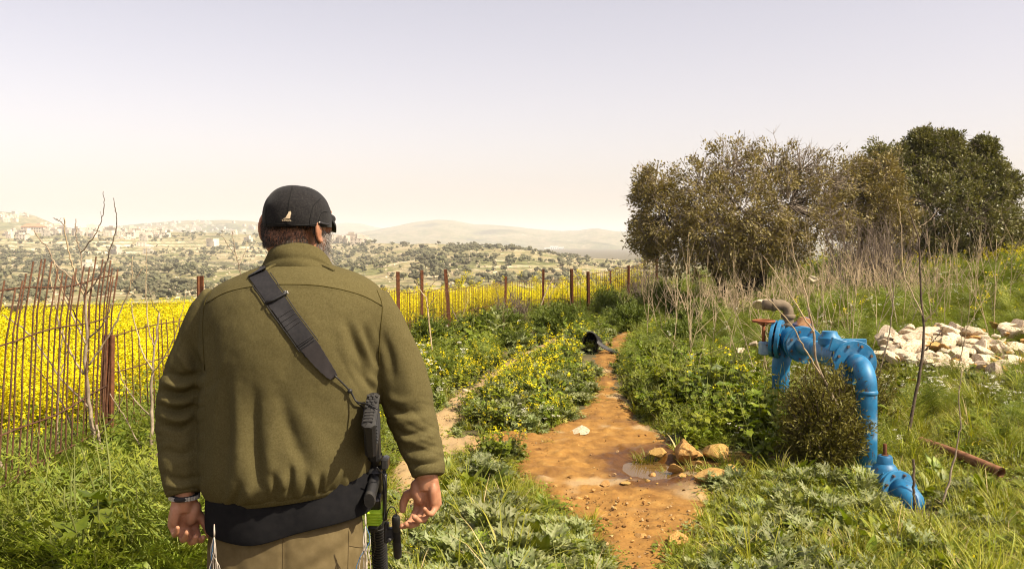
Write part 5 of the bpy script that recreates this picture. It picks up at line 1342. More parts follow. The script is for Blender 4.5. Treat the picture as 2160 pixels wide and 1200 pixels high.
# ================================================================ dry stalks
M_dead = material("dead_stalk", [(.13, .095, .062), (.24, .185, .125), (.40, .32, .22)], scale=24, rough=.9, bump=.001, bscale=160)
M_deadd = material("dark_dead_stalk", [(.045, .030, .020), (.085, .060, .040), (.15, .11, .075)], scale=24, rough=.9, bump=.001, bscale=160)
M_tan = material("tan_stalk", [(.28, .20, .115), (.42, .32, .19), (.52, .42, .28)], scale=24, rough=.9)
def knobbly(P, r0, r1, n=26, wob=.0025):
    Q = smooth_path(P, n); Q[1:-1] += rng.normal(0, wob, (n - 2, 3)); t = np.linspace(0, 1, n); r = r0 + (r1 - r0) * t; r *= 1 + .22 * (rng.random(n) > .8) + rng.normal(0, .05, n)
    return Q, np.maximum(r, .0006)
def stalk(label, stems, twigs=0):
    """stems: (name, pixel points, depth at root, depth at tip, r0, r1, material)"""
    d0 = stems[0][2]; base = PX(*stems[0][1][0], d0); root = bpy.data.objects.new("dry_stalk", None); COL.objects.link(root); root.location = base
    tag(root, label, "dry stalk", "dry stalks beside the fence"); inv = Matrix.Translation(base).inverted()
    for nm, pts, da, db, r0, r1, mt in stems:
        k = len(pts); P = [PX(p[0], p[1], da + (db - da) * i / max(1, k - 1)) for i, p in enumerate(pts)]
        Q, r = knobbly(P, r0, r1); b = MB(); b.tube(Q, r, 7)
        for q in range(twigs if nm != "stem" else twigs * 3):
            i = rng.integers(2, len(Q) - 2); dv = rng.normal(0, 1, 3); dv[2] = abs(dv[2]) * .5; dv /= np.linalg.norm(dv); L_ = rng.uniform(.012, .05)
            b.tube([Q[i], Q[i] + dv * L_ * .5, Q[i] + dv * L_ + (0, 0, .006)], [r[i] * .5, r[i] * .35, .0008], 4)
        o = b.build(nm, mt); o.parent = root; o.matrix_parent_inverse = inv
S, B = "stem", "branch"
stalk("thick dead shrub stem forking into bare twigs in front of the stout post", [
    (S, [(226, 1122), (210, 1039), (201, 941), (192, 885), (185, 822), (180, 747), (184, 705), (178, 621)], 5.15, 5.1, .0135, .0075, M_dead),
    (B, [(178, 621), (164, 597), (140, 578), (113, 552), (102, 522), (85, 508), (72, 486)], 5.1, 5.2, .0055, .0028, M_dead),
    (B, [(178, 624), (163, 593), (150, 548), (138, 495), (135, 460)], 5.1, 5.0, .0052, .003, M_tan), (B, [(138, 478), (124, 465), (112, 460)], 5.0, 5.02, .0026, .0016, M_dead),
    (B, [(180, 618), (175, 590), (171, 537), (161, 499), (160, 462)], 5.1, 5.15, .0050, .0026, M_dead),
    (B, [(182, 620), (210, 583), (231, 534), (245, 478), (244, 445), (239, 418)], 5.1, 5.2, .0045, .0018, M_deadd),
    (B, [(171, 532), (199, 497), (212, 470), (219, 440), (218, 404)], 5.12, 5.2, .0036, .0018, M_deadd),
    (B, [(189, 712), (217, 684), (238, 639)], 5.1, 5.05, .005, .0025, M_dead),
    (B, [(180, 725), (150, 660), (125, 590), (112, 548)], 5.1, 5.0, .0055, .0028, M_tan),
    (B, [(176, 690), (154, 656), (129, 597), (115, 555)], 5.1, 5.2, .004, .0022, M_deadd),
    (B, [(176, 790), (145, 735), (125, 690), (118, 640), (105, 583)], 5.12, 4.95, .006, .003, M_tan),
    (B, [(188, 770), (224, 716), (259, 649), (276, 597), (280, 541)], 5.12, 5.0, .0055, .0026, M_tan), (B, [(276, 597), (292, 580), (303, 563)], 5.0, 5.0, .0022, .0014, M_tan),
    (B, [(190, 860), (160, 830), (130, 800), (67, 711), (35, 683), (4, 664)], 5.13, 4.8, .006, .0024, M_dead),
    (B, [(200, 930), (222, 905), (245, 870), (262, 826)], 5.13, 5.0, .004, .0018, M_dead)], 1)
stalk("straight dead stick leaning on the thick shrub stem", [(S, [(249, 1096), (232, 1030), (213, 945), (204, 895)], 5.05, 5.1, .0095, .007, M_dead), (B, [(232, 1030), (224, 1060), (213, 1085)], 5.05, 5.0, .005, .003, M_dead)], 1)
stalk("tall pale dead stalk between the stout post and the sleeve", [
    (S, [(311, 1070), (317, 990), (320, 920), (320, 832), (325, 747), (336, 660)], 5.0, 5.1, .0115, .0045, M_dead),
    (B, [(321, 780), (300, 740), (292, 712), (279, 660), (278, 636)], 5.05, 5.0, .005, .0022, M_tan), (B, [(326, 730), (313, 690), (308, 597), (310, 520)], 5.05, 5.0, .0042, .0014, M_tan),
    (B, [(320, 790), (345, 755), (372, 700), (392, 620)], 5.05, 4.9, .004, .0016, M_tan), (B, [(336, 660), (322, 640), (311, 600)], 5.1, 5.1, .003, .0015, M_deadd),
    (B, [(320, 880), (290, 850), (262, 810), (248, 762)], 5.05, 5.0, .004, .002, M_dead), (B, [(318, 960), (300, 950), (270, 890), (232, 830)], 5.02, 5.1, .0045, .002, M_dead)], 1)
stalk("dark crooked dead stick rising out of the weeds by the left hand", [(S, [(262, 1200), (280, 1123), (297, 1074), (316, 980), (322, 966), (333, 956)], 4.55, 4.7, .0085, .006, M_deadd), (B, [(288, 1085), (275, 1060), (262, 1020), (250, 985)], 4.6, 4.7, .005, .0025, M_deadd)], 1)
stalk("bent brown dead stick in the bottom left corner", [(S, [(118, 1204), (80, 1161), (49, 1095), (22, 1035), (10, 1011), (0, 972)], 4.42, 4.6, .0085, .0075, M_dead)], 2)
stalk("upright pale dead stem standing left of the thick shrub stem", [(S, [(134, 1120), (126, 1060), (123, 1018), (122, 900), (125, 780), (133, 690)], 5.0, 5.1, .0070, .0035, M_dead), (B, [(124, 800), (142, 740), (150, 690)], 5.05, 5.0, .0035, .0018, M_tan)], 1)
stalk("slanting dark dead stem crossing the rods left of the thick stem", [(S, [(192, 1040), (178, 980), (158, 920), (130, 850), (98, 800), (60, 760)], 5.25, 5.1, .0075, .002, M_deadd)], 1)
stalk("thin bare weed stalk rising behind the left shoulder", [(S, [(515, 640), (508, 585), (500, 545), (492, 505), (490, 488)], 6.3, 6.3, .005, .0022, M_dead), (B, [(500, 545), (482, 520), (470, 500), (452, 490)], 6.3, 6.2, .0028, .0014, M_dead), (B, [(503, 560), (515, 535), (522, 508)], 6.3, 6.4, .0028, .0014, M_dead)], 1)
stalk("branching dead stalk before the leaning post right of the person", [(S, [(911, 742), (906, 690), (902, 650), (898, 625)], 11.6, 11.6, .012, .008, M_tan), (B, [(902, 650), (912, 635), (920, 622)], 11.6, 11.5, .006, .003, M_tan), (B, [(898, 627), (885, 610), (876, 590)], 11.6, 11.6, .006, .003, M_tan), (B, [(900, 635), (905, 610), (918, 592)], 11.6, 11.7, .005, .003, M_deadd)], 1)
stalk("pale dead stalk leaning over the feathery bush", [(S, [(1141, 645), (1150, 620), (1160, 600), (1168, 585)], 16.5, 16.5, .012, .008, M_tan)], 1)

def rand_stalk(seed, h):
    r = np.random.default_rng(seed); b = MB()
    def grow(p, d, L_, r0, lev):
        n = 9; P = [p]; cur = d.copy()
        for i in range(n): cur = cur + r.normal(0, .045, 3) + np.array([0, 0, .03]); cur /= np.linalg.norm(cur); P.append(P[-1] + cur * L_ / n)
        b.tube(P, np.linspace(r0, r0 * .4, n + 1), 5)
        if lev < 2:
            for k in range(r.integers(3, 6) if lev == 0 else r.integers(0, 3)):
                i = r.integers(3, n); dd = P[i] - P[i - 1]; dd /= np.linalg.norm(dd); s = r.normal(0, 1, 3); s -= dd * (s @ dd); s /= np.linalg.norm(s); a = r.uniform(.35, .75)
                grow(P[i], dd * math.cos(a) + s * math.sin(a), L_ * r.uniform(.3, .55), r0 * .55, lev + 1)
    dd = np.array([r.normal(0, .18), r.normal(0, .18), 1.]); grow(np.array([0., 0, -.03]), dd / np.linalg.norm(dd), h, .0058, 0)
    return b
SV = [rand_stalk(300 + k, 1.0).mesh("dry_stalk", (M_tan, M_dead, M_tan, M_tan)[k % 4]) for k in range(12)]
spots = []
for k in range(90):
    while True:
        px = rng.uniform(1330, 2150); d = rng.uniform(9.0, 17.5); x = (px - 1080) / FPX * d
        if path_mask(x, d) < -.35 and x > 1.7 and not (3.9 < x < 6.2 and 8.6 < d < 11.2 and rng.random() < .7): break
    spots.append((x, d))
for k, (x, d) in enumerate(spots):
    o = link("dry_stalk", SV[k % 12], None, (x, d, float(H(x, d))), (rng.normal(0, .12), rng.normal(0, .12), rng.uniform(0, 6.28)), (rng.uniform(.7, 1.1),) * 2 + (rng.uniform(.65, 1.40),))
    px = 1080 + FPX * x / d; tone = ("pale tan", "grey brown", "straw coloured", "buff")[k % 12 % 4]; hh = "tall" if o.scale.z > .95 else "low"
    where = ("above the end of the track" if px < 1450 else "left of the hand wheel" if px < 1600 else "behind the blue valve body" if px < 1740 else "behind the blue riser" if px < 1880 else "over the left end of the stone heap" if px < 2010 else "over the right end of the stone heap")
    tag(o, f"{hh} {tone} dry stalk {where}, {'close by' if d < 11.5 else 'farther back' if d < 14.5 else 'near the trees'}", "dry stalk", "dry stalks on the bank")
for k in range(26):
    px = rng.uniform(955, 1330); d = rng.uniform(15.0, 24); x = (px - 1080) / FPX * d
    if path_mask(x, d) > -.3 or x < fence_x(d) - .3: continue
    o = link("dry_stalk", SV[(k * 5) % 12], None, (x, d, float(H(x, d))), (rng.normal(0, .12), rng.normal(0, .12), rng.uniform(0, 6.28)), (.8, .8, rng.uniform(.55, .95)))
    tag(o, "thin dry stalk growing along the far fence", "dry stalk", "dry stalks along the far fence")
def one_stalk(label, stems):
    stalk(label, stems, 1); o = [q for q in COL.objects if q.get("label") == label][0]; o["group"] = "tall dry stalks around the blue pipe"
one_stalk("tall dark dead stalk standing between the blue pipe and the stone heap", [(S, [(1911, 946), (1930, 840), (1944, 760), (1949, 690), (1944, 640), (1940, 560), (1936, 500), (1915, 440)], 6.9, 7.1, .014, .004, M_deadd), (B, [(1948, 670), (1925, 620), (1905, 570), (1900, 470), (1893, 420)], 7.0, 7.0, .006, .002, M_tan), (B, [(1949, 680), (1975, 650), (1998, 600)], 7.0, 6.9, .005, .002, M_tan), (B, [(1945, 745), (1968, 720), (1990, 690)], 7.0, 6.9, .005, .002, M_deadd), (B, [(1938, 480), (1960, 465), (1980, 440)], 7.1, 7.1, .003, .0015, M_tan)])
one_stalk("forked tan dead stalk rising through the shrub left of the blue riser", [(S, [(1792, 920), (1768, 860), (1738, 800), (1722, 760), (1716, 700), (1705, 650)], 6.2, 6.15, .013, .006, M_dead), (B, [(1716, 700), (1690, 660), (1660, 610), (1610, 540)], 6.15, 6.1, .006, .002, M_tan), (B, [(1712, 680), (1700, 620), (1680, 560), (1668, 500)], 6.15, 6.15, .005, .002, M_tan), (B, [(1730, 790), (1700, 740), (1672, 690), (1630, 640), (1600, 615)], 6.15, 6.0, .006, .0022, M_tan)])
one_stalk("thin reddish dead stalk bending over the grass right of the lower valve", [(S, [(1986, 1064), (2003, 1010), (2016, 950), (2026, 890), (2022, 840), (2030, 780)], 5.3, 5.4, .0065, .002, M_dead)])
one_stalk("short brown stump stick beside the lower valve", [(S, [(1931, 1085), (1928, 1040), (1927, 968)], 5.15, 5.2, .0080, .007, M_deadd)])
one_stalk("slender dead stalk behind the blue flange", [(S, [(1850, 800), (1868, 740), (1878, 690), (1885, 600), (1880, 520)], 8.4, 8.4, .008, .003, M_dead), (B, [(1884, 640), (1870, 600), (1850, 560)], 8.4, 8.4, .004, .002, M_tan)])

# ================================================================ stones
M_lime = material("limestone", [(.13, .095, .06), (.40, .31, .20), (.56, .46, .32), (.64, .56, .43)], scale=6, rough=.95, bump=.010, bscale=20, rnd=.16, detail=8, pos=[.30, .42, .55, .70])
M_ochre = material("ochre_stone", [(.20, .100, .024), (.36, .205, .060), (.48, .31, .12)], scale=9, rough=.95, bump=.005, bscale=30, rnd=.14)
def rock_mesh(seed, mat, flat=1.0):
    r = np.random.default_rng(seed); bm = bmesh.new(); bmesh.ops.create_icosphere(bm, subdivisions=3, radius=1.0)
    pl = [(r.normal(0, 1, 3), r.uniform(.34, .72)) for k in range(11)]
    Pv = np.array([v.co[:] for v in bm.verts])
    for n, dd in pl:
        n = n / np.linalg.norm(n); q = Pv @ n; Pv = Pv - np.outer(np.clip(q - dd, 0, None) * .97, n)
    Pv = Pv * (1 + .22 * fbm(Pv[:, 0] * 2.6 + seed, Pv[:, 1] * 2.6 + Pv[:, 2] * 2.3, seed, 4))[:, None] * np.array([1.35, 1.15, 1.05 * flat])
    for v, q in zip(bm.verts, Pv): v.co = q
    me = bpy.data.meshes.new("stone"); bm.to_mesh(me); bm.free(); me.materials.append(mat)
    me.polygons.foreach_set("use_smooth", np.ones(len(me.polygons), bool)); sharp_by_angle(me, 22); return me
RL = [rock_mesh(400 + k, M_lime) for k in range(8)]; RO_ = [rock_mesh(420 + k, M_ochre, .9) for k in range(6)]
def stone(label, px, py, wpx, d, meshes, k, hs=1.0, group=None, sink=.3):
    s = wpx / 2 / FPX * d; x = (px - 1080) / FPX * d; z = CAMZ - (py - HORIZ) / FPX * d
    o = link("stone", meshes[k % len(meshes)], None, (x, d, z), (rng.normal(0, .25), rng.normal(0, .25), rng.uniform(0, 6.28)), (s, s * rng.uniform(.8, 1.1), s * hs))
    tag(o, label, "stone", group); return o
def gd(py, z=0.0): return (CAMZ - z) * FPX / (py - HORIZ)
for k, (px, py, w, hs, lab) in enumerate([
    (1392, 957, 36, .9, "small ochre stone at the puddle's edge beside the grass tuft"), (1441, 958, 52, 1.25, "pointed ochre stone standing tallest by the puddle"), (1424, 986, 32, .8, "low ochre stone in front of the pointed one"),
    (1477, 984, 26, .8, "rounded little ochre stone right of the pointed one"), (1502, 1003, 72, .75, "large flat topped ochre stone nearest the track edge by the water"), (1545, 995, 40, .9, "shaded brown stone behind the flat topped one"),
    (1447, 927, 46, .8, "brown stone under the leaves behind the puddle"), (1441, 1006, 26, .7, "flat ochre pebble stone at the mud's edge"), (1512, 948, 60, .7, "dark wet brown stone in the trickle"), (1470, 956, 26, .8, "thin ochre stone leaning right of the pointed one"),
    (1565, 918, 34, 1.1, "reddish shaded stone under the bank"), (1430, 905, 30, .8, "pale ochre stone half hidden by leaves above the puddle"), (1465, 900, 36, .7, "long ochre stone lying under the overhanging leaves"),
    (1424, 1143, 50, .95, "big square ochre stone on the track at the bottom"), (1355, 1131, 28, .9, "fist sized brown stone on the track beside the big one"), (1216, 1050, 24, .6, "small flat stone on the left edge of the track"), (1212, 1075, 22, .6, "angular pebble stone below the small flat one"),
    (1277, 1019, 34, .35, "flat pale stone sunk in the middle of the track"), (1318, 1018, 26, .35, "sunken pale stone right of the flat one"), (1176, 1048, 14, .7, "tiny white stone in the weeds by the track"), (1376, 1000, 16, .7, "little stone at the damp patch"), (1362, 1012, 16, .8, "little brown stone near the damp patch"),
    (1220, 908, 44, .22, "pale flat slab of stone where the ruts meet"), (985, 824, 22, .6, "white stone lying in the left rut")]):
    stone(lab, px, py, w, gd(py + w * .2), RL if ("white" in lab or "pale flat" in lab) else RO_, k, hs, "stones on the track and at the puddle")
for k, (px, py, w) in enumerate([(262, 905, 60), (300, 890, 40), (240, 940, 44), (135, 945, 26), (200, 960, 34)]):
    stone(("long reddish stone behind the fence right of the stout post", "small tan stone farther right behind the fence", "tan stone low behind the stout post", "white stone behind the tall rod panel", "brown stone near the foot of the thick dead stem")[k], px, py, w, 6.1, RL if k == 3 else RO_, k, .7, "stones behind the fence")
heap = []
for k in range(165):
    t = rng.random(); px = 1885 + 295 * t + rng.normal(0, 14); py = 694 + (62 + 50 * t) * rng.random() ** 1.0; heap.append((px, py, 15 + 36 * rng.random() ** 2.0))
heap += [(1905, 692, 44), (2098, 676, 26), (2125, 686, 34), (2150, 690, 36), (1925, 805, 30), (1935, 840, 26), (2100, 790, 48), (2075, 745, 44), (2000, 725, 50), (1860, 748, 40), (1820, 770, 30)]
for k, (px, py, w) in enumerate(sorted(heap, key=lambda q: q[1])):
    d = 10.9 - (py - 690) / 100 * 1.7
    kind_ = "ochre" if k % 6 == 0 else "white"; big_ = "large" if w > 38 else "middling" if w > 26 else "small"
    row_ = "top" if py < 715 else "middle" if py < 750 else "lower"; end_ = "left end" if px < 1960 else "centre" if px < 2060 else "right end"
    o = stone(f"{big_} {kind_} rock in the {row_} row of the stone heap, {end_}", px, py, w, d, RL if k % 6 else RO_, k, rng.uniform(.7, 1.0), "limestone rocks of the heap")
    zg = float(H(o.location.x, o.location.y)); o.location.z = max(min(o.location.z, zg + .26), zg + .02)
for px, py, w, d, lab in ((1615, 640, 44, 9.2, "grey pitted boulder behind the brown pipe elbow"), (1560, 740, 18, 9.0, "small white stone in the weeds left of the hand wheel"), (1592, 725, 20, 9.5, "pale stone in the weeds just left of the hand wheel"), (1710, 588, 26, 14.5, "white stone lying in the weeds under the oak's right side")):
    stone(lab, px, py, w, d, RL, int(px), .8)
M_slab = material("dark_basalt", [(.03, .026, .024), (.06, .05, .045)], scale=8, rough=.95, bump=.005, bscale=30)
for px, lab in ((1275, "left of two dark pointed slabs standing at the far end of the field"), (1298, "right of two dark pointed slabs standing at the far end of the field")):
    d = 26.5; b = MB(); w, h = .10, .50; P = [(-w, 0), (-w, h * .55), (-w * .6, h * .85), (0, h), (w * .6, h * .85), (w, h * .55), (w, 0)]; n = len(P)
    V = [(x, -.04, z) for x, z in P] + [(x, .04, z) for x, z in P]; b.add(np.array(V), [(j, j + 1, n + j + 1, n + j)[::-1] for j in range(n - 1)], [(0, j + 1, j)[::-1] for j in range(1, n - 1)] + [(n, n + j, n + j + 1)[::-1] for j in range(1, n - 1)])
    o = b.build("stone_slab", M_slab, None, smooth=False); x = (px - 1080) / FPX * d; o.location = (x, d, float(H(x, d)) - .02 + .12); o.rotation_euler = (0, .06, .3); o.scale = (1, 1, 1.25); tag(o, lab, "slab")
# gravel and crumbs of earth on the track
def pebbles(seed, mat):
    me = rock_mesh(seed, mat, .8); bm = bmesh.new(); bmesh.ops.create_icosphere(bm, subdivisions=1, radius=1)
    for v in bm.verts: v.co = v.co * float(1 + rng.normal(0, .28)); v.co.z *= .55
    m2 = bpy.data.meshes.new("pebble_model"); bm.to_mesh(m2); bm.free(); m2.materials.append(mat); return m2
M_clod = material("dark_clod", [(.095, .046, .012), (.20, .10, .026)], scale=9, rough=.95, rnd=.2)
M_tanpeb = material("tan_pebble", [(.26, .16, .06), (.40, .28, .14)], scale=9, rough=.95, rnd=.2)
MODELS['pebble'] = [pebbles(440, M_ochre), pebbles(441, M_clod), pebbles(442, M_clod), pebbles(443, M_tanpeb)]
x, y = candidates(24000, 3.9, 17, .30, .7); x = x + .05 * y
pm = path_mask(x, y); k = (pm > -.12) & (pool(x, y) < -.1) & (rng.random(len(x)) < .35 + 1.2 * np.clip(fbm(x * 2, y * 2, 231, 2), -.2, .6)); x, y = x[k], y[k]
sc_ = .0026 + .013 * rng.random(len(x)) ** 6
spread("gravel", "loose gravel and crumbs of earth on the dirt track", ['pebble'], np.stack([x, y, H(x, y) + np.clip(path_mask(x, y) * .25, -.04, .022) + .002], -1), np.zeros(len(x), int), sc_, .5)

# ================================================================ the blue pipework
def blue_paint():
    m = material("blue_paint", [(.006, .085, .19), (.010, .135, .285), (.018, .175, .35)], scale=9, rough=.5, bump=.0012, bscale=70, spec=.45)
    nt = m.node_tree; L = nt.links; bs = nt.nodes["Principled BSDF"]; src = bs.inputs["Base Color"].links[0].from_socket
    tc = _n(nt, "ShaderNodeTexCoord"); nz = _n(nt, "ShaderNodeTexNoise"); nz.inputs["Scale"].default_value = 26; nz.inputs["Detail"].default_value = 6; nz.inputs["Roughness"].default_value = .7
    mp = _n(nt, "ShaderNodeMapping"); mp.inputs["Scale"].default_value = (1, 1, .55); L.new(tc.outputs["Object"], mp.inputs[0]); L.new(mp.outputs[0], nz.inputs["Vector"])
    rp = _n(nt, "ShaderNodeValToRGB"); rp.color_ramp.elements[0].position = .61; rp.color_ramp.elements[1].position = .625; L.new(nz.outputs[0], rp.inputs[0])
    mx_ = _n(nt, "ShaderNodeMix", data_type='RGBA'); mx_.inputs[7].default_value = (.075, .042, .025, 1); L.new(rp.outputs[0], mx_.inputs[0]); L.new(src, mx_.inputs[6])
    n2 = _n(nt, "ShaderNodeTexNoise"); n2.inputs["Scale"].default_value = 7; n2.inputs["Detail"].default_value = 5; L.new(tc.outputs["Object"], n2.inputs["Vector"])
    r2 = _n(nt, "ShaderNodeValToRGB"); r2.color_ramp.elements[0].position = .56; r2.color_ramp.elements[1].position = .72; L.new(n2.outputs[0], r2.inputs[0])
    m2 = _n(nt, "ShaderNodeMix", data_type='RGBA'); m2.inputs[7].default_value = (.16, .28, .40, 1); ml = _n(nt, "ShaderNodeMath", operation='MULTIPLY'); ml.inputs[1].default_value = .75
    L.new(r2.outputs[0], ml.inputs[0]); L.new(ml.outputs[0], m2.inputs[0]); L.new(mx_.outputs[2], m2.inputs[6]); L.new(m2.outputs[2], bs.inputs["Base Color"])
    return m
M_blue = blue_paint()
M_bolt = material("weathered_bolt", [(.03, .10, .17), (.13, .065, .035), (.20, .15, .11)], scale=40, rough=.6)
M_brownpipe = material("dusty_fitting", [(.11, .08, .05), (.20, .155, .10)], scale=14, rough=.8, bump=.001)
M_rustpaint = material("rust_orange", [(.16, .05, .02), (.26, .09, .035)], scale=18, rough=.85)
def assembly(name, label, cat, base):
    r = bpy.data.objects.new(name, None); COL.objects.link(r); r.location = base; tag(r, label, cat); return r
def flange(c, ax, rad, th, name, parent, bolts=8, br=.011):
    Mx = rotM(ax); b = MB(); b.lathe([(rad * .5, -th / 2), (rad - .003, -th / 2), (rad, -th / 2 + .003), (rad, th / 2 - .003), (rad - .003, th / 2), (rad * .5, th / 2)], c, Mx, 36); f = b.build(name, M_blue, parent, auto=30)
    for k in range(bolts):
        a = k / bolts * 6.283 + .39; p = Vector(c) + Mx @ Vector((math.cos(a) * rad * .8, math.sin(a) * rad * .8, 0)); b = MB()
        b.lathe([(br * 1.0, -th / 2 - .012), (br, th / 2 + .010)], p, Mx, 6); b.lathe([(br * .55, th / 2 + .009), (br * .5, th / 2 + .022)], p, Mx, 8); b.build("bolt", M_bolt, f, smooth=False)
    return f
_c0 = set(COL.objects)
PXX = 2.46
g0 = Vector((PXX, 6.25, float(H(PXX, 6.25))))
pipe = assembly("water_pipe", "blue painted water pipe with bolted flanges, valve and tall riser", "pipe", g0)
zc = .735
# front riser and elbow
el = [(PXX, 6.25, -.12), (PXX, 6.25, .25), (PXX, 6.25, .50), (PXX, 6.25, .575)] + [(PXX, 6.25 + .15 * (1 - math.cos(a)), .585 + .15 * math.sin(a)) for a in np.linspace(.12, 1.57, 12)] + [(PXX, 6.47, .735)]
MB().tube(el, .070, 32).build("riser", M_blue)
MB().tube([(PXX, 6.25, .545), (PXX, 6.25, .556), (PXX, 6.25, .566), (PXX, 6.25, .577)], [.071, .0755, .0755, .071], 32).build("weld_seam", M_blue)
MB().tube([(PXX, 6.25, .035), (PXX, 6.25, .045), (PXX, 6.25, .055)], [.071, .076, .071], 32).build("weld_seam", M_blue)
flange((PXX, 6.475, zc), (0, 1, 0), .158, .030, "flange", None)
flange((PXX, 6.535, zc), (0, 1, 0), .158, .030, "flange", None)
MB().box((PXX - .085, 6.52, zc + .11), (.15, .03, .10), Matrix.Rotation(.3, 3, 'Y'), .004).build("bracket", M_blue, auto=30)
MB().box((PXX + .015, 6.60, zc + .135), (.24, .03, .045), None, .004).build("bracket", M_blue, auto=30)
b = MB(); b.tube([(PXX, 6.53, zc), (PXX, 6.70, zc), (PXX - .005, 6.80, zc), (PXX - .01, 7.0, zc), (PXX - .01, 7.15, zc)], [.075, .085, .100, .100, .080], 28); b.build("check_valve", M_blue)
b = MB(); b.lathe([(.085, 0), (.085, .05), (.06, .08), (.055, .10)], (PXX - .02, 6.92, zc + .08), None, 20); b.build("valve_cover", M_blue, auto=35)
MB().lathe([(.045, 0), (.05, .01), (.05, .035), (.04, .042)], (PXX + .06, 7.25, zc + .07), None, 20).build("vent_cap", M_brownpipe, auto=35)
MB().tube([(PXX - .01, 7.1, zc), (PXX, 7.55, zc - .005), (PXX + .02, 7.75, zc - .01)], .075, 28).build("cross_pipe", M_blue)
flange((PXX + .02, 7.62, zc - .01), (.1, 1, 0), .155, .03, "flange", None); flange((PXX + .02, 7.70, zc - .01), (.1, 1, 0), .155, .03, "flange", None)
b = MB(); b.add(*ellipsoid((PXX + .03, 7.95, zc - .01), (.125, .18, .13))); b.build("valve_body", M_blue)
b = MB(); b.lathe([(.10, 0), (.10, .03), (.075, .06), (.06, .10), (.0, .12)], (PXX + .10, 7.92, zc + .09), Matrix.Rotation(.25, 3, 'Y'), 24); b.build("rusty_dome", material("flaking_rust", [(.02, .11, .26), (.20, .085, .03), (.34, .20, .10)], scale=12, rough=.8), auto=35)
flange((PXX - .08, 8.02, zc + .0), (-.9, .45, .1), .17, .035, "flange", None); flange((PXX - .125, 8.045, zc + .0), (-.9, .45, .1), .165, .03, "flange", None)
MB().tube([(PXX - .02, 8.05, zc - .06), (PXX - .05, 8.08, zc - .25), (PXX - .05, 8.08, .2), (PXX - .05, 8.08, -.1)], [.09, .078, .075, .075], 28).build("rear_riser", M_blue)
# gearbox with hand wheel
gx_, gy_ = 2.235, 8.00
b = MB(); b.box((gx_, gy_, .655), (.075, .085, .12), None, .01); b.tube([(gx_ + .03, gy_, .67), (gx_ + .15, gy_ + .02, .69)], .035, 16); gb = b.build("gearbox", material("pale_blue_paint", [(.12, .22, .32), (.30, .38, .44)], scale=20, rough=.6), auto=35)
MB().tube([(gx_, gy_, .70), (gx_, gy_, .79), (gx_, gy_, .89)], [.018, .015, .013], 12).build("wheel_stem", M_rustpaint)
b = MB(); t = np.linspace(0, 2 * np.pi, 33)[:-1]; R_ = .093
P = [(gx_ + R_ * math.cos(a), gy_ + R_ * math.sin(a), .895) for a in list(t) + [t[0]]]; b.tube(P, .011, 8, False); wh = b.build("hand_wheel", M_rustpaint)
for a in (0.3, 2.4, 4.5): MB().tube([(gx_, gy_, .86), (gx_ + R_ * .6 * math.cos(a), gy_ + R_ * .6 * math.sin(a), .882), (gx_ + R_ * math.cos(a), gy_ + R_ * math.sin(a), .895)], [.016, .010, .008], 8).build("spoke", M_rustpaint, wh)
# brown fitting on top
zt = .80
b = MB(); b.tube([(2.53, 8.25, zt - .05), (2.53, 8.25, zt + .05), (2.53, 8.25, zt + .15)] + [(2.53 - .07 * (1 - math.cos(a)), 8.25, zt + .15 + .07 * math.sin(a)) for a in np.linspace(.2, 1.57, 8)] + [(2.38, 8.25, zt + .22), (2.30, 8.25, zt + .22)], .048, 20); b.build("top_elbow", M_brownpipe)
for zz, rr_ in ((zt + .02, .062), (zt + .10, .060)): MB().lathe([(rr_, 0), (rr_ + .004, .006), (rr_ + .004, .03), (rr_, .036)], (2.53, 8.25, zz), None, 20).build("union_nut", M_brownpipe, auto=35)
MB().lathe([(.058, 0), (.058, .03)], (2.41, 8.25, zt + .22), rotM((-1, 0, 0)), 20).build("union_nut", M_brownpipe, auto=35)
for o in set(COL.objects) - _c0:
    if o.parent is None and o is not pipe: o.parent = pipe; o.matrix_parent_inverse = Matrix.Translation(g0).inverted()
# lower valve half sunk in the grass
_c0 = set(COL.objects)
lx, ly = 2.385, 5.76; VZ = -.055; g1 = Vector((lx, ly, float(H(lx, ly)))); lv = assembly("gate_valve", "squat blue gate valve with bare stem half sunk in the grass", "valve", g1)
b = MB(); b.lathe([(.105, .115), (.105, .150), (.10, .160), (.088, .175), (.075, .215), (.062, .235), (.05, .245), (.046, .285), (.040, .295)], (lx, ly, VZ), None, 28); b.build("bonnet", M_blue, auto=40)
for k in range(6):
    a = k * 1.047; MB().box((lx + .088 * math.cos(a), ly + .088 * math.sin(a), .178 + VZ), (.03, .012, .055), Matrix.Rotation(a, 3, 'Z'), .004).build("bonnet_rib", M_blue, auto=35)
MB().lathe([(.022, .285), (.022, .30), (.012, .302), (.012, .365), (.010, .37)], (lx, ly, VZ), None, 12).build("stem", M_rust, auto=35)
b = MB(); b.add(*ellipsoid((lx, ly, .04), (.095, .11, .10))); b.tube([(lx - .01, ly + .24, .03), (lx, ly, .04), (lx + .01, ly - .12, .05)], .088, 24); b.build("body", M_blue)
flange((lx + .012, ly - .13, .055), (.16, -1, .22), .120, .026, "flange", None, 8, .010); flange((lx + .018, ly - .168, .063), (.16, -1, .22), .120, .026, "flange", None, 8, .010)
MB().tube([(lx + .02, ly - .17, .062), (lx + .032, ly - .22, .06), (lx + .044, ly - .27, .03), (lx + .05, ly - .31, -.06)], [.078, .078, .078, .078], 28).build("outlet_pipe", M_blue)
for o in set(COL.objects) - _c0:
    if o.parent is None and o is not lv: o.parent = lv; o.matrix_parent_inverse = Matrix.Translation(g1).inverted()
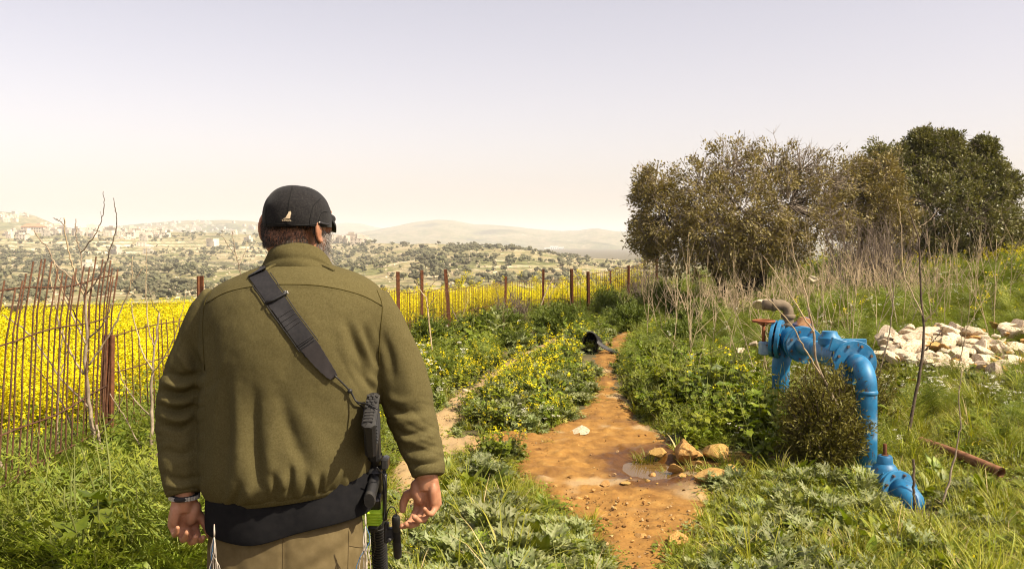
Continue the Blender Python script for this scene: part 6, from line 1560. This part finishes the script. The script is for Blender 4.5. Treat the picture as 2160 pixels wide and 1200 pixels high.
a_, b_ = G(1942, 930, 6.75), G(2112, 996, 5.95); b = MB(); pts = smooth_path([a_, (a_ + b_) / 2 + (0, 0, .008), b_], 14); b.tube(pts, .034, 16, False); b.tube(pts[::-1], .029, 16, False)
V0 = np.concatenate(b.V); o = b.build("iron_pipe", material("brown_rust", [(.10, .040, .018), (.19, .085, .04), (.26, .13, .065)], scale=16, rough=.9, bump=.001), None); tag(o, "rusty brown iron pipe lying in the grass right of the valve", "pipe")

# ================================================================ black drain pipe mouth on the track
M_black = material("black_plastic", [(.006, .006, .006), (.012, .012, .012)], scale=10, rough=.55, spec=.35)
M_flap = material("grey_rubber", [(.05, .048, .045), (.085, .08, .075)], scale=10, rough=.75)
dx, dy = (1243 - 1080) / FPX * 13.4, 13.4; dz = float(H(dx, dy)) + .03; dr = bpy.data.objects.new("drain_pipe", None); COL.objects.link(dr); dr.location = (dx, dy, dz); dr.scale = (.88, .95, 1.0); tag(dr, "black plastic drain pipe mouth sticking up beside the track", "drain pipe")
b = MB(); k = 26; n = 13; V = []
for i in range(n):
    s = i / (n - 1); c = np.array([.16 * s, .55 * s - .04, .13 - .13 * s]); rad = 1 + (.05 if i % 2 else 0)
    for lay in (1, .9):
        for j in range(k):
            a = j / k * 6.283; V.append(c + np.array([math.cos(a) * rad * lay * .135, -.05 * math.sin(a) * (1 - s), math.sin(a) * rad * lay * .19]))
idx = lambda i, l, j: (i * 2 + l) * k + j % k; Q = []
for i in range(n - 1):
    for j in range(k): Q += [(idx(i, 0, j), idx(i, 0, j + 1), idx(i + 1, 0, j + 1), idx(i + 1, 0, j)), (idx(i, 1, j), idx(i + 1, 1, j), idx(i + 1, 1, j + 1), idx(i, 1, j + 1))]
for j in range(k): Q.append((idx(0, 0, j), idx(0, 1, j), idx(0, 1, j + 1), idx(0, 0, j + 1)))
kc = len(V); V.append(np.mean(V[idx(5, 1, 0):idx(5, 1, 0) + k], axis=0)); b.add(np.array(V), Q, [(kc, idx(5, 1, j), idx(5, 1, j + 1)) for j in range(k)]); b.build("barrel", M_black, dr)
b = MB(); n = 14; V = []
for i in range(n):
    s = i / (n - 1); c = np.array([.13 + .34 * s, -.04 - .12 * s, .13 * (1 - s) ** 2.2 + .03]); wv = np.array([.01, .05 + .05 * s, .02 * (1 - s)])
    for lay in (0, .012): V += [c - wv * (1 + s) + (0, 0, lay), c + wv * (1 + .6 * s) + (0, 0, lay)]
Q = []
for i in range(n - 1): Q += [(i * 4, i * 4 + 4, i * 4 + 5, i * 4 + 1), (i * 4 + 2, i * 4 + 3, i * 4 + 7, i * 4 + 6), (i * 4, i * 4 + 2, i * 4 + 6, i * 4 + 4), (i * 4 + 1, i * 4 + 5, i * 4 + 7, i * 4 + 3)]
b.add(np.array(V), Q); b.build("flap", M_flap, dr)
# ================================================================ trees and shrubs
M_bark = material("oak_bark", [(.035, .027, .020), (.075, .058, .042)], scale=14, rough=.95, bump=.004, bscale=40)
M_twig = material("grey_twig", [(.19, .15, .11), (.30, .245, .18)], scale=10, rough=.9)
M_oak = material("oak_leaf", [(.130, .108, .026), (.215, .175, .050), (.310, .250, .090)], scale=2.2, rough=.55, spec=.4, transl=(.2, (1.1, 1.0, .5)))
M_ever = material("evergreen_leaf", [(.082, .086, .020), (.140, .135, .034), (.205, .185, .058)], scale=1.8, rough=.5, spec=.45, transl=(.18, (1.05, 1.1, .5)))
M_burnet = material("burnet_leaf", [(.085, .080, .012), (.140, .128, .020), (.200, .170, .036)], scale=8, rough=.6, transl=(.2, (1.1, 1.0, .5)))
M_bush = material("fennel_leaf", [(.070, .100, .010), (.110, .145, .018), (.160, .185, .030)], scale=6, rough=.6, transl=(.25, (1.1, 1.1, .5)))

def leaf_cloud(P, D, size, r, mat, name, aspect=.5):
    """one small two-faced leaf per point, lying roughly along D"""
    n = len(P); d = D + r.normal(0, .7, (n, 3)); d /= np.linalg.norm(d, axis=1)[:, None]
    s = np.cross(d, r.normal(0, 1, (n, 3))); s /= np.linalg.norm(s, axis=1)[:, None] + 1e-9
    L_ = (size * r.uniform(.6, 1.35, n))[:, None]; w = L_ * aspect * .5
    V = np.stack([P, P + d * L_ * .5 + s * w, P + d * L_, P + d * L_ * .5 - s * w], 1).reshape(-1, 3)
    F = np.arange(4 * n).reshape(-1, 4); return mesh_np(name, V, F, [mat], False)

def tree(name, label, cat, base, trunks, lobes, mat, seed, nclump, nleaf, size, bare=.0, twig_mat=None, cr=.16):
    """lobes: (x, y, z, rx, ry, rz, leafiness) round which clumps of leaves sit at the ends of twigs"""
    r = np.random.default_rng(seed); root = bpy.data.objects.new(name, None); COL.objects.link(root); root.location = base; tag(root, label, cat)
    tb_ = MB(); br = MB(); base = np.array(base); P, D = [], []
    for k, t in enumerate(trunks):
        pts = smooth_path(t[0], 10); tb_.tube(pts, np.linspace(t[1], t[2], 10), 9)
    ends = [np.array(t[0][-1]) for t in trunks]
    for (x, y, z, rx, ry, rz, lf) in lobes:
        c = np.array([x, y, z]); e = min(ends, key=lambda q: np.linalg.norm(q - c)); 
        m = (e + c) / 2 + r.normal(0, .12, 3); Q = smooth_path([e, m, c], 8); tb_.tube(Q, np.linspace(.055, .022, 8), 7)
        for j in range(nclump):
            u = r.normal(0, 1, 3); u /= np.linalg.norm(u); rad = r.uniform(.35, 1.0) ** .6 * (r.uniform(1.05, 1.32) if r.random() < .16 else 1)
            q = c + u * np.array([rx, ry, rz]) * rad
            st = c + (q - c) * r.uniform(.1, .45); mid = (st + q) / 2 + r.normal(0, .05, 3); ex = (q - st) * r.uniform(.05, .22) + np.array([0, 0, .05])
            br.tube([st, mid, q, q + ex], [.010, .007, .004, .0015], 4, False)
            for tw in range(3):
                dv = r.normal(0, 1, 3) + u * .8 + np.array([0, 0, .3]); dv /= np.linalg.norm(dv); br.tube([q, q + dv * .10, q + dv * r.uniform(.16, .34)], [.0045, .0032, .0016], 3, False)
            if r.random() < lf:
                k = int(nleaf * r.uniform(.5, 1.5)); off = r.normal(0, 1, (k, 3)); off *= (r.random((k, 1)) ** .45) * cr * 1.15 / np.linalg.norm(off, axis=1)[:, None]; P.append(q + off); D.append(off / cr * .5 + u)
    to = tb_.build("trunk", M_bark, root); bo = br.build("branches", twig_mat or M_twig, root)
    me = leaf_cloud(np.concatenate(P), np.concatenate(D), size, r, mat, "crown"); co = link("crown", me, root)
    inv = Matrix.Translation(base).inverted()
    for o in (to, bo, co): o.parent = root; o.matrix_parent_inverse = inv
    bo["kind"] = "stuff"
    return root
def LB(px, py, d, r, ry=None, lf=1.0, sq=1.0): p = PX(px, py, d); k = r / FPX * d; return (p.x, p.y, p.z, k, ry or k, k * sq, lf)
# the oak by the track
d = 19.5; bx = (1570 - 1080) / FPX * d; bz = float(H(bx, d)) - .05
def TR(pts, d): return [tuple(PX(a, b, dd)) for a, b, dd in pts]
tree("oak_tree", "spreading olive brown oak with twiggy grey top standing left of two trees", "tree", (bx, d, bz),
     [(TR([(1530, 640, d), (1520, 590, d), (1480, 530, d), (1455, 490, d)], d), .13, .05), (TR([(1560, 640, d), (1565, 580, d), (1560, 510, d), (1540, 450, d)], d), .14, .05), (TR([(1600, 640, d), (1610, 570, d), (1640, 500, d), (1665, 440, d)], d), .13, .05), (TR([(1575, 640, d), (1590, 560, d), (1600, 470, d), (1600, 420, d)], d), .12, .05)],
     [LB(1405, 455, d - .2, 72), LB(1380, 400, d, 50, lf=.85), LB(1440, 520, d - .3, 70), LB(1480, 400, d, 82, lf=.85), LB(1545, 360, d + .1, 66, lf=.42), LB(1560, 450, d - .6, 95), LB(1630, 366, d + .2, 78, lf=.36), LB(1690, 360, d + .2, 62, lf=.22), LB(1660, 430, d - .3, 95, lf=.85), LB(1735, 390, d + .2, 66, lf=.25), LB(1735, 460, d, 70, lf=.5), LB(1500, 490, d - .7, 72), LB(1600, 510, d - .5, 70), LB(1660, 510, d - .3, 60, lf=.8), LB(1370, 500, d, 42), LB(1545, 540, d - .4, 55, lf=.9)],
     M_oak, 501, 118, 36, .066, cr=.13)
d = 25.5; bx = (1985 - 1080) / FPX * d; bz = float(H(bx, d)) - .05
tree("evergreen_tree", "tall dark green evergreen tree at the right with an uneven crown", "tree", (bx, d, bz),
     [(TR([(1975, 590, d), (1970, 520, d), (1960, 440, d), (1955, 380, d)], d), .16, .06), (TR([(2010, 590, d), (2020, 520, d), (2045, 450, d), (2060, 400, d)], d), .14, .05), (TR([(1950, 590, d), (1920, 520, d), (1890, 470, d)], d), .12, .05)],
     [LB(1945, 322, d, 40), LB(1985, 330, d, 46), LB(1925, 370, d, 52), LB(2010, 380, d - .3, 66), LB(2065, 365, d, 48), LB(2085, 410, d - .2, 66), LB(1960, 430, d - .8, 88), LB(2040, 460, d - .8, 88), LB(2105, 470, d - .3, 56), LB(1900, 430, d, 72), LB(1900, 500, d - .4, 66), LB(1980, 510, d - .8, 70), LB(2125, 500, d, 42), LB(2060, 520, d - .4, 60), LB(1872, 345, d, 44), LB(1998, 305, d, 24), LB(1945, 295, d, 18), LB(2075, 318, d, 24), LB(2110, 390, d, 36)],
     M_ever, 503, 122, 52, .085, cr=.15)
d = 23.0; bx = (1815 - 1080) / FPX * d; bz = float(H(bx, d)) - .05
tree("shrubby_tree", "olive green bushy tree between the oak and the evergreen", "tree", (bx, d, bz),
     [(TR([(1815, 590, d), (1815, 520, d), (1810, 450, d)], d), .10, .05), (TR([(1835, 590, d), (1850, 520, d), (1860, 450, d)], d), .10, .05)],
     [LB(1800, 375, d, 52, lf=.75), LB(1850, 375, d, 58, lf=.9), LB(1845, 430, d - .3, 70), LB(1790, 440, d, 60, lf=.7), LB(1880, 470, d - .3, 60), LB(1820, 500, d, 60, lf=.8)],
     M_oak, 505, 100, 46, .075, cr=.14)
d = 34; bx = (2185 - 1080) / FPX * d
tree("evergreen_tree", "partly hidden tree at the far right edge", "tree", (bx, d, float(H(bx, d)) - .1), [(TR([(2185, 600, d), (2185, 520, d), (2180, 480, d)], d), .14, .06)], [LB(2165, 480, d, 42), LB(2195, 450, d, 55), LB(2180, 520, d, 46)], M_ever, 507, 50, 26, .09)
# bare thicket of brown twigs in front of the gap
def thicket(label, px0, px1, d, h, n, seed, mat):
    r = np.random.default_rng(seed); b = MB(); xc = ((px0 + px1) / 2 - 1080) / FPX * d; root = np.array([xc, d, float(H(xc, d))])
    for k in range(n):
        x = (r.uniform(px0, px1) - 1080) / FPX * d; y = d + r.normal(0, .4); p = np.array([x, y, float(H(x, y)) - .02]); dv = np.array([r.normal(0, .22), r.normal(0, .2), 1.]); L_ = h * r.uniform(.45, 1.1); P = [p]
        for i in range(6): dv = dv + r.normal(0, .10, 3); dv /= np.linalg.norm(dv); P.append(P[-1] + dv * L_ / 6)
        b.tube(P, np.linspace(.009, .002, 7), 4, False)
        for j in range(7):
            i = r.integers(2, 6); e = dv + r.normal(0, .55, 3); e /= np.linalg.norm(e); q = P[i]; f = r.uniform(.15, .5); b.tube([q, q + e * f * .5 * L_ * .6, q + (e + r.normal(0, .2, 3)) * f * L_ * .6], [.0045, .003, .0012], 3, False)
    V = b.V; b.V = [v - root for v in V]; o = b.build("bare_shrub", mat); o.location = root; tag(o, label, "shrub"); return o
M_brush = material("brown_brush", [(.075, .055, .042), (.14, .105, .08), (.20, .155, .115)], scale=6, rough=.9)
thicket("thicket of bare grey brown twigs filling the gap between oak and evergreen", 1740, 1905, 18.5, 1.75, 150, 511, M_brush)
thicket("low tangle of dry tan twigs at the foot of the oak", 1440, 1700, 16.5, .85, 130, 513, M_tan)
thicket("low tangle of dry tan twigs under the evergreen", 1700, 2010, 17.0, .95, 130, 515, M_tan)
thicket("brown dry brush at the end of the fence beside the oak", 1335, 1380, 24.0, 1.0, 60, 517, M_brush)
thicket("brown dry brush on the fence below the short post", 1045, 1120, 19.5, .8, 60, 519, M_brush)

# thorny shrub hugging the blue riser
def shrub(name, label, c, rad, n, nl, size, mat, twig, seed, droop=0., up=.8):
    r = np.random.default_rng(seed); root = bpy.data.objects.new(name, None); COL.objects.link(root); root.location = c; tag(root, label, "shrub"); c = np.array(c); b = MB(); P, D = [], []
    for k in range(n):
        u = r.normal(0, 1, 3); u[2] = abs(u[2]) + up * .6; u /= np.linalg.norm(u); q = c + u * np.array(rad) * r.uniform(.45, 1.12); s = c + r.normal(0, .03, 3) * np.array([1, 1, 0]); m = (s + q) / 2 + r.normal(0, .03, 3) + np.array([0, 0, .03])
        b.tube([s, m, q], [.004, .003, .0012], 4, False)
        t = r.uniform(.35, 1.08, nl)[:, None]; pts = s + (q - s) * t + (4 * t * (1 - t)) * (m - (s + q) / 2) + r.normal(0, .009 * max(rad) / .4, (nl, 3)); P.append(pts); D.append(np.repeat(u[None], nl, 0) + np.array([0, 0, -droop]))
    inv = Matrix.Translation(c).inverted(); to = b.build("twigs", twig); to["kind"] = "stuff"; me = leaf_cloud(np.concatenate(P), np.concatenate(D), size, r, mat, "foliage", .28); fo = link("foliage", me)
    for o in (to, fo): o.parent = root; o.matrix_parent_inverse = inv
    return root
gz_ = lambda x, y: float(H(x, y)) - .02
shrub("thorny_shrub", "dark thorny shrub with olive tips left of the blue riser", (2.17, 6.30, gz_(2.17, 6.30)), (.34, .32, .74), 700, 44, .034, M_burnet, M_deadd, 521)
shrub("thorny_shrub", "small olive thorny shrub behind the blue flange", (2.95, 7.6, gz_(2.95, 7.6)), (.34, .3, .62), 260, 36, .034, M_burnet, M_deadd, 523)
# tall feathery fennel bushes along the far fence and the bank
for k, (px, py, d, w, h, lab) in enumerate([
    (1180, 690, 16.6, .60, .62, "dark feathery bush left of the black pipe mouth, biggest by the fence"), (1010, 705, 15.6, .50, .50, "feathery green bush below the leaning post"), (1060, 690, 16.8, .45, .5, "feathery green bush right of the leaning post"),
    (1285, 640, 21.5, .60, .75, "dark green feathery bush above the pipe mouth by the fence"), (1330, 690, 17.6, .62, .55, "dark feathery bush closing the end of the track"), (1395, 640, 20.0, .7, .7, "feathery green bush at the left foot of the oak"),
    (905, 700, 13.4, .42, .55, "green feathery bush beside the person's right sleeve"), (1480, 650, 16.0, .6, .5, "feathery bush on the bank before the oak's trunk"), (1440, 700, 13.2, .5, .45, "feathery bush halfway along the right bank")]):
    x = (px - 1080) / FPX * d; shrub("fennel_bush", lab, (x, d, gz_(x, d)), (w, w, h), 220, 44, .065, M_bush, M_stem, 531 + k, 0, .9)
# pale upright thistle standing before the fence
b = PB(); r = np.random.default_rng(77)
for k in range(16): b.leaf((r.normal(0, .01), r.normal(0, .01), .04 * k), k * 2.4, .3 + .05 * k, .34 * (1 - .035 * k), .05, THI, 8, .8, .6, .3, .008, r)
b.stem([(0, 0, 0), (.01, 0, .35), (0, .01, .72)], .014, .008, THI); x = (1045 - 1080) / FPX * 14.6
o = link("tall_thistle", b.mesh("tall_thistle"), None, (x, 14.6, float(H(x, 14.6)))); tag(o, "pale silvery thistle standing tall among the bushes left of the pipe mouth", "thistle")
# grass tuft and leafy plant at the puddle
def tuft(label, px, py, n, L, w, seed, m=GRA, rad=.07):
    d = gd(py); x = (px - 1080) / FPX * d; o = link("grass_tuft", p_grass(seed, L, n, m, w, rad), None, (x, d, float(H(x, d)) - .005)); tag(o, label, "grass tuft"); return o
tuft("round green grass tuft standing in the puddle", 1362, 965, 170, (.07, .17), .0028, 601, GRA, .09)
tuft("broad bladed plant between the ochre stones", 1432, 955, 26, (.12, .22), .009, 602, LEA, .03)
tuft("grass tuft at the front of the ochre stones", 1465, 998, 70, (.06, .15), .0032, 603, GRA, .08)
tuft("short grass tuft below the large flat ochre stone", 1470, 1030, 90, (.03, .08), .0030, 604, GRA, .12)
tuft("small grass tuft between puddle and low ochre stone", 1408, 990, 50, (.05, .12), .0030, 605, GRA, .05)
tuft("drooping grass tuft over the muddy trickle", 1540, 985, 70, (.10, .26), .0034, 606, GRA, .07)
# ================================================================ the far hillside: trees and houses
M_far_leaf = material("olive_tree_leaf", [(.075, .075, .038), (.115, .110, .058), (.165, .150, .085)], scale=.5, rough=.9, rnd=.30)
M_far_trunk = material("far_trunk", [(.05, .04, .03)], rough=.95)
def far_tree(seed):
    r = np.random.default_rng(seed); V, F, mi, n = [], [], [], 0
    b = MB(); b.tube([(0, 0, -.5), (.05, 0, .8), (0, 0, 1.6)], [.22, .16, .12], 5, False); tv, tq = b.V[0], b.Q[0]
    V.append(tv); F.append(tq); mi += [1] * len(tq); n = len(tv)
    for k in range(9):
        bm = bmesh.new(); bmesh.ops.create_icosphere(bm, subdivisions=2, radius=1.0); c = np.array([r.normal(0, 1.0), r.normal(0, 1.0), r.uniform(1.4, 3.1)]); s = r.uniform(.7, 1.2)
        v = np.array([q.co[:] for q in bm.verts]) * (1 + r.normal(0, .20, (len(bm.verts), 1))) * s * np.array([1, 1, .8]) + c; f = np.array([[q.index for q in t.verts] for t in bm.faces]); bm.free()
        V.append(v); F.append((f + n)); n += len(v); mi += [0] * len(f)
    q = F[0]; T = np.concatenate(F[1:]); return mesh_np("olive_tree", np.concatenate(V), [q, T], [M_far_leaf, M_far_trunk], False, [1] * len(q) + [0] * len(T))
FT_ = [far_tree(700 + k) for k in range(5)]
def on_hills(px, d): px = np.asarray(px, float); d = np.asarray(d, float); a = np.arctan((px - 1080) / FPX); x, y = np.sin(a) * d, np.cos(a) * d; return np.stack([x, y, hillside_z(x, y)], -1)
def on_hill(px, d): return tuple(float(v) for v in on_hills([px], [d])[0])
cp = rng.uniform(-700, 1420, 9000); cd_ = rng.uniform(330, 1650, 9000); cR = np.interp(cp, HP, HR_)
dens = .20 + 1.5 * fbm(cp * .012 + 3, cd_ * .006, 301, 3) + np.where((cp > 480) & (cp < 1200) & (cd_ > .75 * cR), .22, 0)
k = (cd_ < cR) & (rng.random(9000) < dens); cand = list(zip(cp[k].tolist(), cd_[k].tolist()))[:2100]
vis = [q for q in cand if (0 < q[0] < 345 or 820 < q[0] < 1300) and q[1] > 480]; vis.sort(key=lambda q: q[1]); big = vis[:270]; bigset = set(big); rest = [q for q in cand if q not in bigset]
for k, (px, d) in enumerate(big):
    x, y, z = on_hill(px, d); s = rng.uniform(.6, 1.25) * (1.0 if d > 600 else .6)
    o = link("olive_tree", FT_[k % 5], None, (x, y, z - .2), (0, 0, rng.uniform(0, 6.28)), (s, s, s * rng.uniform(.8, 1.1)))
    tag(o, f"olive tree on the {'lower' if d < 700 else 'middle' if d < 900 else 'upper'} far slope, {'left of the stout post' if px < 230 else 'right of the stout post' if px < 400 else 'between the first right posts' if px < 960 else 'above the far fence' if px < 1120 else 'above the drain pipe'}", "tree", "olive trees across the valley")
MODELS['far_tree'] = FT_
P = on_hills([q[0] for q in rest], [q[1] for q in rest]); spread("far_scrub", "dark scrub and small trees dotting the far hillside", ['far_tree'], P, np.zeros(len(P), int), rng.uniform(.45, 1.35, len(P)), .03)
cp = rng.uniform(-700, 1420, 20000); cd_ = rng.uniform(300, 1150, 20000)
k = (cd_ < np.interp(cp, HP, HR_)) & (rng.random(20000) < .45 + fbm(cp * .02, cd_ * .01, 305, 2)); P = on_hills(cp[k], cd_[k])[:8500]
MODELS['far_rock'] = [pebbles(450 + k, M_lime) for k in range(2)]
spread("far_boulders", "pale limestone boulders and low bushes strewn over the far slope", ['far_rock', 'far_tree'], P + np.array([0, 0, .1]), (rng.random(len(P)) < .42).astype(int), np.where(rng.random(len(P)) < 2, rng.uniform(.18, .9, len(P)), 1) , .2)

M_plaster = material("pale_plaster", [(.46, .39, .30), (.60, .53, .43)], scale=.12, rough=.95, rnd=.18)
M_redroof = material("red_roof_tiles", [(.42, .17, .09), (.52, .23, .13)], scale=.5, rough=.9)
M_pane = material("dark_window", [(.11, .10, .09)], rough=.3)
def house_model(seed, w, dp, h):
    r = np.random.default_rng(seed); V, Q, mi = [], [], []
    def box(c, s, m):
        b = MB(); b.box(c, s); n = sum(len(v) for v in V); V.append(b.V[0]); Q.append(b.Q[0] + n); mi.extend([m] * len(b.Q[0]))
    box((0, 0, h / 2 - 1.5), (w, dp, h + 3), 0); box((0, 0, h + .2), (w + .4, dp + .4, .5), 0)
    if r.random() < .7: box((r.uniform(-.2, .2) * w, dp * .1, h + 1.6), (w * .45, dp * .5, 2.8), 0)
    if r.random() < .5: box((w * .45, -dp * .3, h * .35), (w * .5, dp * .6, h * .7), 0)
    k = max(2, int(w / 3.6))
    for fl in range(max(1, int(h / 3.2))):
        for j in range(k): box((-w / 2 + w * (j + .5) / k, -dp / 2 - .03, 1.6 + fl * 3.1), (1.3, .12, 1.5), 1)
    return mesh_np("house", np.concatenate(V), np.concatenate(Q), [M_plaster, M_pane], False, mi)
HM_ = [house_model(800 + k, rng.uniform(9, 17), rng.uniform(8, 12), rng.choice([3.6, 6.4, 6.4, 9.4])) for k in range(9)]
def place(px, d, mesh, label, cat, group, s=1.0, z=None):
    x, y, zz = on_hill(px, d) if z is None else z
    o = link("house", mesh, None, (x, y, zz), (0, 0, rng.uniform(-.5, .5)), s); tag(o, label, cat, group); return o
n = 0
while n < 100:
    px = rng.choice([rng.uniform(0, 345), rng.uniform(0, 560), rng.uniform(150, 330), rng.uniform(700, 770)]); Rg = float(np.interp(px, HP, HR_)); t = 1 - abs(rng.normal(0, .13)) if px < 600 else rng.uniform(.93, .99)
    if t < .55 or t > 1: continue
    place(px, 300 + (Rg - 300) * t, HM_[n % 9], f"{['small', 'broad', 'boxy'][n % 3]} pale village house {'under the dark hill at the left edge' if px < 110 else 'below the bare twig tips' if px < 240 else 'between fence and shoulder' if px < 420 else 'left of the cap' if px < 600 else 'just right of the beard'}, {'on the crest' if t > .93 else 'below the crest'}", "house", "houses of the village across the valley", rng.uniform(.7, 1.1)); n += 1
for px, d, lab in ((312, 1020, "long low white house alone below the village terraces"), (187, 700, "tiny white hut on the lower far slope"), (245, 1010, "low pale farm building on the terraces left of the village gap")):
    place(px, d, HM_[3], lab, "house", None, .8)
# the big red-roofed building
x, y, z = on_hill(72, 1480); rb = bpy.data.objects.new("large_building", None); COL.objects.link(rb); rb.location = (x, y, z); rb.rotation_euler = (0, 0, .12); tag(rb, "large cream building with a red tiled roof at the left of the village", "building")
W_, D_, Hh = 31, 14, 8.5
MB().box((0, 0, Hh / 2 - 2), (W_, D_, Hh + 4)).build("wall", M_plaster, rb, smooth=False)
b = MB(); e = .8; V = [(-W_ / 2 - e, -D_ / 2 - e, Hh), (W_ / 2 + e, -D_ / 2 - e, Hh), (W_ / 2 + e, D_ / 2 + e, Hh), (-W_ / 2 - e, D_ / 2 + e, Hh), (-W_ / 2 + 5, 0, Hh + 4), (W_ / 2 - 5, 0, Hh + 4)]
b.add(np.array(V, float), [(0, 1, 5, 4), (2, 3, 4, 5), (3, 2, 1, 0)], [(1, 2, 5), (3, 0, 4)]); b.build("roof", M_redroof, rb, smooth=False)
wm = MB().box((0, 0, 0), (1.7, .15, 1.9)).mesh("window", M_pane, False)
for fl in range(2):
    for j in range(9): link("window", wm, rb, (-W_ / 2 + W_ * (j + .5) / 9, -D_ / 2 - .05, 2.2 + fl * 3.6))
# white complex on the mountain's foot and hazy villages on the far ridges
def ray_on(name_lab, px, py):
    o = Vector((0, 0, CAMZ)); dv = (PX(px, py, 1.0) - o).normalized()
    return _lab[name_lab].ray_cast(o, dv)[0]
bpy.context.view_layer.update(); _lab = {q.get("label"): BVHTree.FromPolygons([tuple(v.co) for v in q.data.vertices], [tuple(f.vertices) for f in q.data.polygons]) for q in COL.objects if q.get("kind") == "structure" and q.name.startswith(("hill.", "mountain")) or q.name == "hill"}
mt_lab = "broad hazy mountain with a rounded summit in the centre"
l = ray_on(mt_lab, 1167, 530)
if l:
    wc_ = bpy.data.objects.new("white_complex", None); COL.objects.link(wc_); wc_.location = l; tag(wc_, "long white building complex at the foot of the hazy mountain", "building")
    M_bright = material("white_plaster", [(.72, .70, .66)], rough=.9)
    for k, (ox, w, h) in enumerate(((-26, 26, 15), (4, 34, 22), (34, 22, 18))):
        o = MB().box((ox, 0, h / 2 - 4), (w, 22, h + 8)).build("block", M_bright, wc_, smooth=False)
        for j in range(4): MB().box((ox - w * .36 + w * .24 * j, -11.1, h * .55), (3, .3, 5)).build("window", M_pane, wc_, smooth=False)
rl = "pale ridge with a hazy village above the near houses"; n = 0
while n < 60:
    px, py = rng.normal(400, 90), rng.uniform(468, 492); l = ray_on(rl, px, py)
    if l is None: n += .2; continue
    place(0, 0, HM_[int(n) % 9], "hazy white house of the distant ridge village", "house", "houses of the distant ridge village", rng.uniform(.9, 1.5), (l.x, l.y, l.z - .5)); n += 1
n = 0
while n < 16:
    px, py = rng.uniform(0, 60), rng.uniform(454, 470); l = ray_on("dark hill with white houses along its crest behind the red roofed building", px, py)
    n += 1
    if l is None: continue
    place(0, 0, HM_[int(n) % 9], "white house on the crest of the dark left hill", "house", "houses on the crest of the dark hill", rng.uniform(.7, 1.1), (l.x, l.y, l.z - .5))
# ================================================================ haze: one closed box of pale air round everything
hz = MB().box((0, 4000, 40), (26000, 26000, 340)).build("haze", None, smooth=False)
mh = bpy.data.materials.new("haze_air"); mh.use_nodes = True
nt = mh.node_tree
for n in list(nt.nodes): nt.nodes.remove(n)
o_ = _n(nt, "ShaderNodeOutputMaterial"); pv = _n(nt, "ShaderNodeVolumePrincipled")
pv.inputs["Color"].default_value = (.87, .88, .90, 1); pv.inputs["Density"].default_value = 0.000185; pv.inputs["Anisotropy"].default_value = 0.0
nt.links.new(pv.outputs[0], o_.inputs["Volume"])
hz.data.materials.append(mh)
tag(hz, "pale warm haze lying over the valley", kind="stuff")
hz.display_type = 'WIRE'
